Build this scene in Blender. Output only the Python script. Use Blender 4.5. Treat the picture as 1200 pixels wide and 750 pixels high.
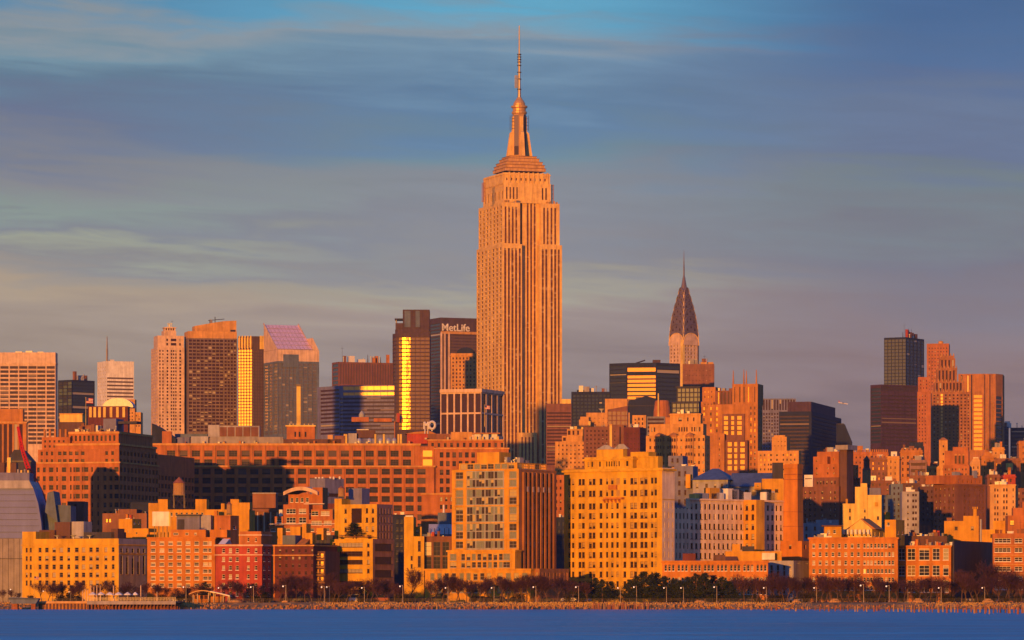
import bpy, bmesh, math, random
from mathutils import Vector, Matrix
R = math.radians
for _o in list(bpy.data.objects): bpy.data.objects.remove(_o)
SC = bpy.context.scene
COL = SC.collection
random.seed(7)

# ------------------------------------------------------------------ camera, light, exposure
FPX, HC, HZ = 4914.0, 4.4, 695.0      # focal length in photo pixels, eye height, horizon row of the 1200x750 photo
GZ = 1.7                              # street level above the river
cam = bpy.data.cameras.new('camera'); CAM = bpy.data.objects.new('camera', cam); COL.objects.link(CAM)
CAM.location = (0, 0, HC); CAM.rotation_euler = (R(90), 0, 0)
cam.sensor_width = 36; cam.lens = 36*FPX/1200; cam.shift_y = (HZ-375)/1200
cam.clip_start = 1; cam.clip_end = 60000
SC.camera = CAM
SUN_AZ, SUN_EL = 18.0, 3.2            # the sun stands behind the camera, to its left
S = Vector((-math.sin(R(SUN_AZ))*math.cos(R(SUN_EL)), -math.cos(R(SUN_AZ))*math.cos(R(SUN_EL)), math.sin(R(SUN_EL))))
sl = bpy.data.lights.new('sun', 'SUN'); SUN = bpy.data.objects.new('sun', sl); COL.objects.link(SUN)
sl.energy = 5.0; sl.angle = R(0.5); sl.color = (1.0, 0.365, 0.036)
SUN.rotation_euler = (-S).to_track_quat('-Z', 'Y').to_euler(); SUN.location = (-300, -300, 300)
SC.view_settings.view_transform = 'Standard'; SC.view_settings.look = 'None'
SC.view_settings.exposure = 0.15; SC.view_settings.gamma = 1; SC.view_settings.use_curve_mapping = False

def srgb(r, g, b):
    f = lambda c: (c/255/12.92) if c/255 <= .04045 else ((c/255+.055)/1.055)**2.4
    return (f(r), f(g), f(b), 1)

world = bpy.data.worlds.new('World'); SC.world = world; world.use_nodes = True
def build_world():
    nt = world.node_tree; N = nt.nodes; L = nt.links; N.clear()
    out = N.new('ShaderNodeOutputWorld'); mix = N.new('ShaderNodeMixShader')
    bA = N.new('ShaderNodeBackground'); bB = N.new('ShaderNodeBackground')
    sky = N.new('ShaderNodeTexSky'); sky.sky_type = 'NISHITA'; sky.sun_disc = False
    sky.sun_elevation = R(SUN_EL); sky.sun_rotation = R(180+SUN_AZ)
    sky.air_density = 1.0; sky.dust_density = 0.5; sky.ozone_density = 4.0
    L.new(sky.outputs[0], bA.inputs[0]); bA.inputs[1].default_value = 0.08
    tc = N.new('ShaderNodeTexCoord'); sx = N.new('ShaderNodeSeparateXYZ'); L.new(tc.outputs['Generated'], sx.inputs[0])
    def M(op, a, b=None, c=None):
        n = N.new('ShaderNodeMath'); n.operation = op
        for i, v in enumerate((a, b, c)):
            if v is None: continue
            if isinstance(v, (int, float)): n.inputs[i].default_value = v
            else: L.new(v, n.inputs[i])
        return n.outputs[0]
    def MR(v, a, b, c=0, d=1):
        n = N.new('ShaderNodeMapRange'); n.interpolation_type = 'SMOOTHSTEP'; L.new(v, n.inputs[0])
        for i, q in enumerate((a, b, c, d)): n.inputs[i+1].default_value = q
        return n.outputs[0]
    x, y, z = sx.outputs
    el = M('ARCSINE', z); az = M('ARCTAN2', x, y)          # radians; az 0 is down the river view
    cx = N.new('ShaderNodeCombineXYZ')
    # long flat stratus streaks: elevation stretched far more than azimuth
    def noise(sa, se, off, det=5, rough=.55, dist=0.0):
        c = N.new('ShaderNodeCombineXYZ')
        L.new(M('MULTIPLY', az, sa), c.inputs[0])
        # streaks lean a little
        L.new(M('ADD', M('MULTIPLY', el, se), M('MULTIPLY', az, se*0.05)), c.inputs[1]); c.inputs[2].default_value = off
        n = N.new('ShaderNodeTexNoise'); n.inputs['Scale'].default_value = 1; n.inputs['Detail'].default_value = det
        n.inputs['Roughness'].default_value = rough; n.inputs['Distortion'].default_value = dist
        L.new(c.outputs[0], n.inputs['Vector']); return n.outputs[0]
    n1 = noise(9, 60, 3.1, 4, .5, .6); n2 = noise(22, 190, 8.7, 6, .55, .5); n3 = noise(5, 22, 1.3, 3, .5, .3)
    w = M('ADD', M('MULTIPLY', M('SUBTRACT', n1, .5), .030), M('MULTIPLY', M('SUBTRACT', n2, .5), .022))
    w = M('ADD', w, M('MULTIPLY', M('SUBTRACT', n3, .5), .016))
    e2 = M('ADD', el, w)
    def ramp(stops):
        r = N.new('ShaderNodeValToRGB'); r.color_ramp.interpolation = 'LINEAR'
        L.new(MR2(e2), r.inputs[0]); cr = r.color_ramp
        cr.elements[0].position = stops[0][0]; cr.elements[0].color = srgb(*stops[0][1])
        cr.elements[1].position = stops[-1][0]; cr.elements[1].color = srgb(*stops[-1][1])
        for p, c in stops[1:-1]:
            q = cr.elements.new(p); q.color = srgb(*c)
        return r.outputs[0]
    def MR2(v):
        n = N.new('ShaderNodeMapRange'); L.new(v, n.inputs[0]); n.inputs[1].default_value = 0; n.inputs[2].default_value = .1455
        return n.outputs[0]
    Q = lambda st: ramp([((695-y)/715, c) for y, c in st])
    lf = Q([(560,(160,132,118)),(460,(172,146,128)),(380,(184,160,142)),(342,(190,164,138)),(302,(155,150,150)),(276,(170,170,152)),(255,(140,142,150)),(228,(146,158,152)),(192,(142,140,146)),(150,(108,121,152)),(100,(98,128,154)),(62,(114,148,168)),(34,(144,154,164)),(0,(74,138,178))])
    md = Q([(560,(140,120,118)),(440,(160,138,132)),(356,(176,154,146)),(326,(182,171,152)),(300,(155,150,154)),(258,(144,144,154)),(210,(144,147,157)),(168,(114,144,160)),(128,(94,132,168)),(62,(116,150,178)),(36,(140,156,172)),(0,(84,168,204))])
    rt = Q([(560,(128,104,106)),(450,(156,128,128)),(380,(150,131,137)),(300,(130,127,142)),(262,(128,133,143)),(222,(121,134,144)),(190,(106,121,154)),(120,(104,123,157)),(88,(88,113,156)),(55,(74,110,157)),(0,(62,104,154))])
    m1 = N.new('ShaderNodeMixRGB'); L.new(MR(az, -.115, .0), m1.inputs[0]); L.new(lf, m1.inputs[1]); L.new(md, m1.inputs[2])
    m0 = N.new('ShaderNodeMixRGB'); L.new(MR(az, .0, .10), m0.inputs[0]); L.new(m1.outputs[0], m0.inputs[1]); L.new(rt, m0.inputs[2]); m1 = m0
    m2 = m1
    # brightness of the single streaks
    br = M('ADD', .79, M('ADD', M('MULTIPLY', n2, .32), M('MULTIPLY', n1, .14)))
    mul = N.new('ShaderNodeVectorMath'); mul.operation = 'SCALE'; L.new(m2.outputs[0], mul.inputs[0]); L.new(br, mul.inputs[3])
    hs = N.new('ShaderNodeHueSaturation'); hs.inputs['Saturation'].default_value = .92; hs.inputs['Value'].default_value = .845; tn = N.new('ShaderNodeVectorMath'); tn.operation = 'MULTIPLY'; L.new(mul.outputs[0], tn.inputs[0]); tn.inputs[1].default_value = (.93, .995, .99); L.new(tn.outputs[0], hs.inputs['Color'])
    bB.inputs[1].default_value = 1.0
    mask = M('MULTIPLY', MR(el, .17, .34, 1, 0), MR(y, -.1, .5))
    # higher up the thin veil is lit only by blue sky
    hi = N.new('ShaderNodeMixRGB'); L.new(MR(el, .16, .30), hi.inputs[0]); L.new(hs.outputs[0], hi.inputs[1]); hi.inputs[2].default_value = (.066, .175, .54, 1)
    L.new(hi.outputs[0], bB.inputs[0])
    mask = M('MAXIMUM', mask, MR(el, .16, .5, 0, .85))
    L.new(mask, mix.inputs[0]); L.new(bA.outputs[0], mix.inputs[1]); L.new(bB.outputs[0], mix.inputs[2])
    L.new(mix.outputs[0], out.inputs[0])
build_world()
SC.cycles.max_bounces = 5; SC.cycles.diffuse_bounces = 2; SC.cycles.glossy_bounces = 3; SC.cycles.sample_clamp_indirect = 4
SC.cycles.use_denoising = True

# ------------------------------------------------------------------ materials
MATS = {}
def nodes_of(name):
    m = bpy.data.materials.new(name); m.use_nodes = True
    nt = m.node_tree; return m, nt, nt.nodes, nt.links, nt.nodes['Principled BSDF']
def mat(name, rgb, rough=.8, metal=0.0, var=.28, scale=.22, spec=.25, streak=.8, emit=0):
    """a surface of one real colour, mottled by weathering: blotches, rain streaks, a slight shift between objects"""
    if name in MATS: return MATS[name]
    m, nt, N, L, P = nodes_of(name)
    tc = N.new('ShaderNodeTexCoord'); oi = N.new('ShaderNodeObjectInfo')
    add = N.new('ShaderNodeVectorMath'); add.operation = 'ADD'
    L.new(tc.outputs['Object'], add.inputs[0]); L.new(oi.outputs['Location'], add.inputs[1])
    n1 = N.new('ShaderNodeTexNoise'); n1.inputs['Scale'].default_value = scale; n1.inputs['Detail'].default_value = 8; n1.inputs['Roughness'].default_value = .65
    L.new(add.outputs[0], n1.inputs['Vector'])
    mp = N.new('ShaderNodeMapping'); mp.inputs['Scale'].default_value = (1.1, 1.1, .09); L.new(add.outputs[0], mp.inputs[0])
    n2 = N.new('ShaderNodeTexNoise'); n2.inputs['Scale'].default_value = max(scale*3, .35); n2.inputs['Detail'].default_value = 5; L.new(mp.outputs[0], n2.inputs['Vector'])
    mx = N.new('ShaderNodeMixRGB'); mx.inputs[0].default_value = streak*.6; L.new(n1.outputs[0], mx.inputs[1]); L.new(n2.outputs[0], mx.inputs[2])
    cr = N.new('ShaderNodeValToRGB'); L.new(mx.outputs[0], cr.inputs[0])
    a, b = 1-var*1.5, 1+var*1.3
    cr.color_ramp.elements[0].position = .3; cr.color_ramp.elements[1].position = .7
    cr.color_ramp.elements[0].color = (rgb[0]*a, rgb[1]*a*.97, rgb[2]*a*.95, 1)
    cr.color_ramp.elements[1].color = (min(1, rgb[0]*b), min(1, rgb[1]*b), min(1, rgb[2]*b), 1)
    L.new(cr.outputs[0], P.inputs['Base Color'])
    P.inputs['Roughness'].default_value = rough; P.inputs['Metallic'].default_value = metal
    P.inputs['Specular IOR Level'].default_value = spec
    if emit:
        P.inputs['Emission Color'].default_value = (*rgb, 1); P.inputs['Emission Strength'].default_value = emit
    MATS[name] = m; return m
def glass(name, dark=(.012,.016,.026), blind=(.42,.36,.28), pblind=.35, pgold=.0, gold=(.85,.62,.30), rough=.12, spec=.35, refl=.0, refl_col=(.5,.5,.55), wobble=.0):
    """window glass: dark room with a warm reflection mixed into its colour, some blinds drawn down to their own height, some panes mirroring with a gold reflection tint"""
    if name in MATS: return MATS[name]
    m, nt, N, L, P = nodes_of(name)
    oi = N.new('ShaderNodeObjectInfo'); ge = N.new('ShaderNodeNewGeometry'); tc = N.new('ShaderNodeTexCoord')
    def M(op, a, b):
        n = N.new('ShaderNodeMath'); n.operation = op
        for i, v in enumerate((a, b)):
            if isinstance(v, (int, float)): n.inputs[i].default_value = v
            else: L.new(v, n.inputs[i])
        return n.outputs[0]
    cx = N.new('ShaderNodeCombineXYZ'); L.new(oi.outputs['Random'], cx.inputs[0]); L.new(ge.outputs['Random Per Island'], cx.inputs[1])
    wn = N.new('ShaderNodeTexWhiteNoise'); wn.noise_dimensions = '3D'; L.new(cx.outputs[0], wn.inputs['Vector'])
    sp = N.new('ShaderNodeSeparateColor'); L.new(wn.outputs['Color'], sp.inputs[0])
    r1, r2, r3 = sp.outputs
    uv = N.new('ShaderNodeSeparateXYZ'); L.new(tc.outputs['UV'], uv.inputs[0])
    has = M('LESS_THAN', r1, pblind)
    down = M('GREATER_THAN', uv.outputs[1], M('SUBTRACT', 1.0, M('MULTIPLY', r2, 1.1)))
    bl = M('MULTIPLY', has, down)
    # uneven dark tone; warm base colours hold an orange sunset reflection
    nz = N.new('ShaderNodeTexNoise'); nz.inputs['Scale'].default_value = .9; nz.inputs['Detail'].default_value = 3; L.new(tc.outputs['Object'], nz.inputs['Vector'])
    dk = N.new('ShaderNodeValToRGB'); L.new(nz.outputs[0], dk.inputs[0])
    dk.color_ramp.elements[0].color = (*[c*.5 for c in dark], 1); dk.color_ramp.elements[1].color = (*[c*1.9 for c in dark], 1)
    mx = N.new('ShaderNodeMixRGB'); L.new(bl, mx.inputs[0]); L.new(dk.outputs[0], mx.inputs[1]); mx.inputs[2].default_value = (*blind, 1)
    g = M('MULTIPLY', M('LESS_THAN', r3, pgold), 1.0)
    mg = N.new('ShaderNodeMixRGB'); L.new(g, mg.inputs[0]); L.new(mx.outputs[0], mg.inputs[1]); mg.inputs[2].default_value = (*gold, 1)
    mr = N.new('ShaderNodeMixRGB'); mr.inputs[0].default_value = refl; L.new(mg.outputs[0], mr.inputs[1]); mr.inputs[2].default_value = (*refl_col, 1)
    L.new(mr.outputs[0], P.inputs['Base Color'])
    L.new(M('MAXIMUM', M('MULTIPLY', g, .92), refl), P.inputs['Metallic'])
    P.inputs['Roughness'].default_value = rough; P.inputs['Specular IOR Level'].default_value = spec
    if wobble:
        n = N.new('ShaderNodeTexNoise'); n.inputs['Scale'].default_value = .35; n.inputs['Detail'].default_value = 2; L.new(tc.outputs['Object'], n.inputs['Vector'])
        b = N.new('ShaderNodeBump'); b.inputs['Strength'].default_value = wobble; b.inputs['Distance'].default_value = .3; L.new(n.outputs[0], b.inputs['Height']); L.new(b.outputs[0], P.inputs['Normal'])
    MATS[name] = m; return m

# albedos
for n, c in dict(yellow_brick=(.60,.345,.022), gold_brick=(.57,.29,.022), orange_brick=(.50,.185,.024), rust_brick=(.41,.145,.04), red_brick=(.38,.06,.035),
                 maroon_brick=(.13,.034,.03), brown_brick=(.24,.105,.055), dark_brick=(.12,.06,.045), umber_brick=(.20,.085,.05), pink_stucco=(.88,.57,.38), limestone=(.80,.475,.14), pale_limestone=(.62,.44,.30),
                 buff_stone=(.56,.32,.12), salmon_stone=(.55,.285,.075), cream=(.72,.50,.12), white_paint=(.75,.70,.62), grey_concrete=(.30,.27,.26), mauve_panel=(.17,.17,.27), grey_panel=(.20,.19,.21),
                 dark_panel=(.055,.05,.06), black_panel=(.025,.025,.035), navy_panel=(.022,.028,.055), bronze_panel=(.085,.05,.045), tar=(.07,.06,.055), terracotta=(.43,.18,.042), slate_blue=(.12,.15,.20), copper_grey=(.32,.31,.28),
                 concrete_shade=(.34,.33,.36)).items():  # concrete_shade: bluish concrete, also standing in for shaded walls
    mat(n, c)
mat('rib_brick', (.34,.145,.045)); mat('steel', (.30,.26,.24), .45, .6, .12); mat('dark_steel', (.09,.075,.07), .5, .5); mat('galv', (.42,.42,.44), .5, .5, .15, 1.0)
mat('white_metal', (.7,.68,.65), .5, 0, .1, 1.0); mat('cedar', (.36,.21,.09), .85, 0, .25, 1.2); mat('rust', (.28,.10,.05), .85, .1, .3, 1.0)
mat('red_paint', (.55,.03,.035), .5, 0, .15, .5); mat('taupe_panel', (.20,.14,.10)); mat('chrome_steel', (.24,.18,.17), .42, .5, .2, .4); mat('spandrel', (.26,.10,.05), .5, .2, .15, .5); mat('purple_panel', (.075,.04,.06)); mat('shaded_lilac_panel', (.15,.18,.42), .6, 0, .1, .2)
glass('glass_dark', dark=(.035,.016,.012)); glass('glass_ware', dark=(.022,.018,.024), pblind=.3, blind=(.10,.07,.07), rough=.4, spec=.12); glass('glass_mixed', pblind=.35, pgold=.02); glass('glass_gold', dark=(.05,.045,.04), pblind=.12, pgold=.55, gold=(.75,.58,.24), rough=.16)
glass('glass_far', dark=(.05,.018,.012), pblind=.2, rough=.12, spec=.3); glass('glass_matte', dark=(.05,.03,.03), pblind=.2, blind=(.2,.15,.14), rough=.7); glass('glass_blue', dark=(.02,.028,.05), pblind=.08, rough=.15, refl=.06, refl_col=(.35,.42,.6)); glass('glass_grey', dark=(.10,.09,.095), pblind=.1, rough=.2, refl=.15, refl_col=(.5,.45,.45))  # reddish dark bases imitate the orange sky mirrored in the panes
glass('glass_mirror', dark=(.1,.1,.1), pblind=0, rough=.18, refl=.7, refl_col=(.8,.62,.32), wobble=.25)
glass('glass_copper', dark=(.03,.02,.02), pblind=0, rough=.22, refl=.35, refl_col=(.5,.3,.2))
glass('glass_sunset', dark=(.2,.2,.2), pblind=0, rough=.5, refl=.75, refl_col=(.9,.52,.07))  # gold colour stands in for the low sun's reflection

# ------------------------------------------------------------------ mesh helpers
class MB:
    """collects faces and links them as one mesh object"""
    def __init__(s): s.v = []; s.f = []; s.m = []; s.uv = {}
    def quad(s, a, b, c, d, mi=0, uv=False):
        i = len(s.v); s.v += [tuple(a), tuple(b), tuple(c), tuple(d)]
        if uv: s.uv[len(s.f)] = ((0,0), (1,0), (1,1), (0,1))
        s.f.append((i, i+1, i+2, i+3)); s.m.append(mi)
    def poly(s, pts, mi=0):
        i = len(s.v); s.v += [tuple(p) for p in pts]; s.f.append(tuple(range(i, i+len(pts)))); s.m.append(mi)
    def box(s, x0, x1, y0, y1, z0, z1, mi=0, bottom=True):
        p = [(x, y, z) for z in (z0, z1) for x, y in ((x0,y0), (x1,y0), (x1,y1), (x0,y1))]
        i = len(s.v); s.v += p
        fs = [(0,1,5,4), (1,2,6,5), (2,3,7,6), (3,0,4,7), (4,5,6,7)] + ([(3,2,1,0)] if bottom else [])
        for f in fs: s.f.append(tuple(i+k for k in f)); s.m.append(mi)
    def prism(s, pts, z0, z1, mi=0, top=None):
        """pts counter-clockwise seen from above; top: optional other ring for a taper"""
        top = top or pts; n = len(pts); i = len(s.v)
        s.v += [(p[0], p[1], z0) for p in pts] + [(p[0], p[1], z1) for p in top]
        for k in range(n): s.f.append((i+k, i+(k+1) % n, i+n+(k+1) % n, i+n+k)); s.m.append(mi)
        s.f.append(tuple(i+n+k for k in range(n))); s.m.append(mi)
        s.f.append(tuple(i+k for k in reversed(range(n)))); s.m.append(mi)
    def cyl(s, cx, cy, r0, r1, z0, z1, n=12, mi=0):
        a = [(cx+r0*math.cos(2*math.pi*k/n), cy+r0*math.sin(2*math.pi*k/n)) for k in range(n)]
        b = [(cx+r1*math.cos(2*math.pi*k/n), cy+r1*math.sin(2*math.pi*k/n)) for k in range(n)]
        s.prism(a, z0, z1, mi, b)
    def lathe(s, cx, cy, prof, n=12, mi=0):
        for (r0, z0), (r1, z1) in zip(prof, prof[1:]): s.cyl(cx, cy, max(r0, .005), max(r1, .005), z0, z1, n, mi)
    def tube(s, a, b, r0, r1=None, n=4, mi=0):
        r1 = r0 if r1 is None else r1; a = Vector(a); b = Vector(b); d = b-a
        if d.length < 1e-6: return
        d.normalize(); u = d.orthogonal().normalized(); w = d.cross(u); i = len(s.v)
        for c, r in ((a, r0), (b, r1)):
            for k in range(n):
                t = 2*math.pi*(k+.5)/n; s.v.append(tuple(c+u*(r*math.cos(t))+w*(r*math.sin(t))))
        for k in range(n): s.f.append((i+k, i+(k+1) % n, i+n+(k+1) % n, i+n+k)); s.m.append(mi)
        s.f.append(tuple(i+n+k for k in range(n))); s.m.append(mi); s.f.append(tuple(i+k for k in reversed(range(n)))); s.m.append(mi)
    def xprofile(s, prof, y0, y1, mi=0):
        """prof: closed (x,z) outline counter-clockwise seen from the front; extruded in y"""
        n = len(prof); i = len(s.v)
        s.v += [(x, y0, z) for x, z in prof] + [(x, y1, z) for x, z in prof]
        s.f.append(tuple(i+k for k in range(n))); s.m.append(mi)
        s.f.append(tuple(i+n+k for k in reversed(range(n)))); s.m.append(mi)
        for k in range(n): s.f.append((i+k, i+n+k, i+n+(k+1) % n, i+(k+1) % n)); s.m.append(mi)
    def yprofile(s, prof, x0, x1, mi=0):
        n = len(prof); i = len(s.v)
        s.v += [(x0, y, z) for y, z in prof] + [(x1, y, z) for y, z in prof]
        s.f.append(tuple(i+k for k in reversed(range(n)))); s.m.append(mi)
        s.f.append(tuple(i+n+k for k in range(n))); s.m.append(mi)
        for k in range(n): s.f.append((i+k, i+(k+1) % n, i+n+(k+1) % n, i+n+k)); s.m.append(mi)
    def mesh(s, name, mats):
        me = bpy.data.meshes.new(name); me.from_pydata(s.v, [], s.f)
        for q in (mats if isinstance(mats, (list, tuple)) else [mats]):
            me.materials.append(MATS[q] if isinstance(q, str) else q)
        if any(s.m): me.polygons.foreach_set('material_index', s.m)
        if s.uv:
            ul = me.uv_layers.new(name='UVMap')
            for fi, uv in s.uv.items():
                ls = me.polygons[fi].loop_start
                for k in range(4): ul.data[ls+k].uv = uv[k]
        me.update(); return me
    def obj(s, name, mats, parent=None, loc=(0,0,0), rz=0):
        if not s.f: return None
        o = bpy.data.objects.new(name, s.mesh(name, mats)); COL.objects.link(o)
        o.location = loc; o.rotation_euler = (0, 0, rz); o.parent = parent; return o
def tag(o, label, cat, group=None):
    o['label'] = label; o['category'] = cat
    if group: o['group'] = group
    return o
def empty(name, label, cat, loc, rz=0, group=None):
    o = bpy.data.objects.new(name, None); o.empty_display_size = .5; COL.objects.link(o)
    o.location = loc; o.rotation_euler = (0, 0, rz); return tag(o, label, cat, group)
def structure(name, mb, mats, kind='structure'):
    o = mb.obj(name, mats); o['kind'] = kind; return o
def copy_tree(o, parent=None):
    c = o.copy(); COL.objects.link(c); c.parent = parent
    for ch in o.children: copy_tree(ch, c)
    return c
def X(px, D): return (px-600)*D/FPX
def Z(py, D): return HC+(HZ-py)*D/FPX
def rows(y0, dy, n, h): return [(y0+dy*k, h) for k in range(n)]
def cols(x0, dx, n, w): return [(x0+dx*k, w) for k in range(n)]

# ------------------------------------------------------------------ the building maker
WCACHE = {}
def window_mesh(w, h, mull, g, frame):
    key = (round(w, 3), round(h, 3), mull, g, frame)
    if key in WCACHE: return WCACHE[key]
    b = MB(); b.quad((-w/2,0,0), (w/2,0,0), (w/2,0,h), (-w/2,0,h), 0, True)
    if frame:
        t = min(.09, w*.08); d = .05
        b.quad((-w/2,-d,0), (w/2,-d,0), (w/2,-d,t), (-w/2,-d,t), 1); b.quad((-w/2,-d,h-t), (w/2,-d,h-t), (w/2,-d,h), (-w/2,-d,h), 1)
        for x in (-w/2, w/2-t): b.quad((x,-d,t), (x+t,-d,t), (x+t,-d,h-t), (x,-d,h-t), 1)
        nv, nh = mull
        for k in range(1, nv+1):
            x = -w/2+w*k/(nv+1); b.quad((x-t/2,-d,t), (x+t/2,-d,t), (x+t/2,-d,h-t), (x-t/2,-d,h-t), 1)
        for k in range(1, nh+1):
            z = h*k/(nh+1); b.quad((-w/2+t,-d-.003,z-t/2), (w/2-t,-d-.003,z-t/2), (w/2-t,-d-.003,z+t/2), (-w/2+t,-d-.003,z+t/2), 1)
    if frame and h > .9: b.box(-w/2-.1, w/2+.1, -.36, -.06, -.16, -.01, 1)
    me = b.mesh('window', [g, frame] if frame else [g]); WCACHE[key] = me; return me

class Bld:
    """A building: an empty at its front left foot; front along local x, depth along local y.
    e = (left, corner, right) columns of the photo; phi > 0 shows its right side, phi < 0 its left side."""
    def __init__(s, name, label, e, phi, D, wall, g='glass_far', depth=None, cat='building', group=None, frame=None, base=None):
        s.D, s.phi, s.wallmat, s.g, s.frame = D, phi, wall, g, frame
        c, n = math.cos(R(phi)), math.sin(R(phi)); s.u = (c, -n); s.w = (n, c)
        xa, xb, xc = e; ta, tb, tc = [(q-600)/FPX for q in e]
        bx, by = tb*D, D
        if phi >= 0:
            s.W = (bx-ta*by)/(c+ta*n); s.ox, s.oy = bx-s.u[0]*s.W, by-s.u[1]*s.W
            s.S = depth or (tc*by-bx)/(n-tc*c)
        else:
            s.ox, s.oy = bx, by; s.W = (tc*by-bx)/(c+tc*n)
            s.S = depth or (ta*by-bx)/(n-ta*c)
        s.o = empty(name, label, cat, (s.ox, s.oy, GZ), R(-phi), group)
        s.wall = MB(); s.roof = MB(); s.trims = []; s.wins = []; s.trimmat = None; s.gz = GZ
    def fx(s, px, y0=0):
        t = (px-600)/FPX; ox, oy = s.ox+s.w[0]*y0, s.oy+s.w[1]*y0
        return (t*oy-ox)/(s.u[0]-t*s.u[1])
    def sy(s, px, x0=None):
        x0 = (s.W if s.phi >= 0 else 0) if x0 is None else x0
        t = (px-600)/FPX; ox, oy = s.ox+s.u[0]*x0, s.oy+s.u[1]*x0
        return (t*oy-ox)/(s.w[0]-t*s.w[1])
    def z(s, py): return Z(py, s.D)-GZ
    def px(s, n): return n*s.D/FPX
    def _face(s, P, N, W, z0, z1, cs, rs, rec, rot, g, mi=0, frame=None, force=None, wallmb=None):
        """wall from u 0..W with real openings; P(u,z,depth) gives points, windows are queued"""
        mb = wallmb or s.wall
        cs = sorted([(max(.05, a), min(W-.05, b)) for a, b in cs if b > .1 and a < W-.1]); rs = sorted([(max(z0+.02, a), min(z1-.02, b)) for a, b in rs if b > z0+.1 and a < z1-.1])
        q = lambda u0, u1, a, b: mb.quad(P(u0,a,0), P(u1,a,0), P(u1,b,0), P(u0,b,0), mi)
        if not cs or not rs: q(0, W, z0, z1); return
        zc = z0
        for a, b in rs:
            if a > zc: q(0, W, zc, a)
            uc = 0
            for c, d in cs:
                if c > uc: q(uc, c, a, b)
                uc = d
                mb.quad(P(c,a,0), P(c,a,rec), P(c,b,rec), P(c,b,0), mi); mb.quad(P(d,a,rec), P(d,a,0), P(d,b,0), P(d,b,rec), mi)
                mb.quad(P(c,a,0), P(d,a,0), P(d,a,rec), P(c,a,rec), mi); mb.quad(P(c,b,rec), P(d,b,rec), P(d,b,0), P(c,b,0), mi)
                s.wins.append((P((c+d)/2, a, rec-.02), d-c, b-a, rot, g or s.g, frame or s.frame, force))
            if uc < W: q(uc, W, a, b)
            zc = b
        if zc < z1: q(0, W, zc, z1)
    def tier(s, p0=None, p1=None, yt=None, yb=None, y0=0, y1=None, f=None, sd=None, rec=None, g=None, gs=None, par=.9, mi=0, abs_x=None, force=None, zt=None, zb=None, lside=None, smi=None):
        """a block of the building: f = (cols px, rows px) on the front, sd = (n, frac, rows) on the visible side"""
        x0 = s.fx(p0, y0) if p0 is not None else 0; x1 = s.fx(p1, y0) if p1 is not None else s.W
        if abs_x: x0, x1 = abs_x
        y1 = s.S if y1 is None else y1
        z1 = s.z(yt) if zt is None else zt; z0 = (s.z(yb) if yb is not None else 0) if zb is None else zb
        rec = rec if rec is not None else (.22 if s.D < 1500 else .5)
        R0 = lambda rs: [(s.z(y+h/2), s.z(y-h/2)) for y, h in rs]
        fc, fr = ([], []) if not f else ([(s.fx(c-w/2, y0)-x0, s.fx(c+w/2, y0)-x0) for c, w in f[0]], R0(f[1]))
        s._face(lambda u, z, d: (x0+u, y0+d, z), None, x1-x0, z0, z1, fc, fr, rec, 0, g, mi, force=force)
        def side(spec, dims):
            if not spec: return [], []
            n, fr_, rr = spec if len(spec) == 3 else (*spec, f[1] if f else [])
            st = dims/n; return [((k+.5-fr_/2)*st, (k+.5+fr_/2)*st) for k in range(n)], R0(rr)
        sr = sd if s.phi >= 0 else None; slf = sd if s.phi < 0 else lside
        c_, r_ = side(sr, y1-y0); s._face(lambda u, z, d: (x1-d, y0+u, z), None, y1-y0, z0, z1, c_, r_, rec, R(90), gs or g, mi if smi is None else smi, force=force)
        c_, r_ = side(slf, y1-y0); s._face(lambda u, z, d: (x0+d, y1-u, z), None, y1-y0, z0, z1, c_, r_, rec, R(-90), gs or g, mi, force=force)
        s.wall.quad((x1,y1,z0), (x0,y1,z0), (x0,y1,z1), (x1,y1,z1), mi)
        t = .35; zr = z1-par if par else z1-.01
        if par:
            A = [(x0,y0), (x1,y0), (x1,y1), (x0,y1)]; Bq = [(x0+t,y0+t), (x1-t,y0+t), (x1-t,y1-t), (x0+t,y1-t)]
            for k in range(4):
                a, b, c, d = A[k], A[(k+1) % 4], Bq[(k+1) % 4], Bq[k]
                s.wall.quad((*a,z1), (*b,z1), (*c,z1), (*d,z1), mi); s.wall.quad((*d,z1), (*c,z1), (*c,zr), (*d,zr), mi)
        s.roof.quad((x0+.3,y0+.3,zr), (x1-.3,y0+.3,zr), (x1-.3,y1-.3,zr), (x0+.3,y1-.3,zr))
        return x0, x1, y0, y1, z0, z1
    def cornice(s, x0, x1, y0, y1, py, h=.6, out=.4, zz=None):
        """a projecting band round front and sides"""
        z = s.z(py) if zz is None else zz
        b = MB(); s.trims.append(b)
        b.box(x0-out, x1+out, y0-out, y0-.003, z-h, z); b.box(x1+.003, x1+out, y0, y1, z-h, z); b.box(x0-out, x0-.003, y0, y1, z-h, z)
    def part(s, name, m, fn, mats=None):
        b = MB(); fn(b); return b.obj(name, mats or m, s.o)
    def pbox(s, name, m, p0, p1, yt, yb, y0=2, y1=6):
        """a box part given by photo columns and rows, standing y0..y1 behind the front"""
        a, c = s.fx(p0, y0), s.fx(p1, y0); k = (s.oy+y0)/s.D
        b = MB(); b.box(a, c, y0, y1, (s.z(yb)) , s.z(yt)); return b.obj(name, m, s.o)
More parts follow.
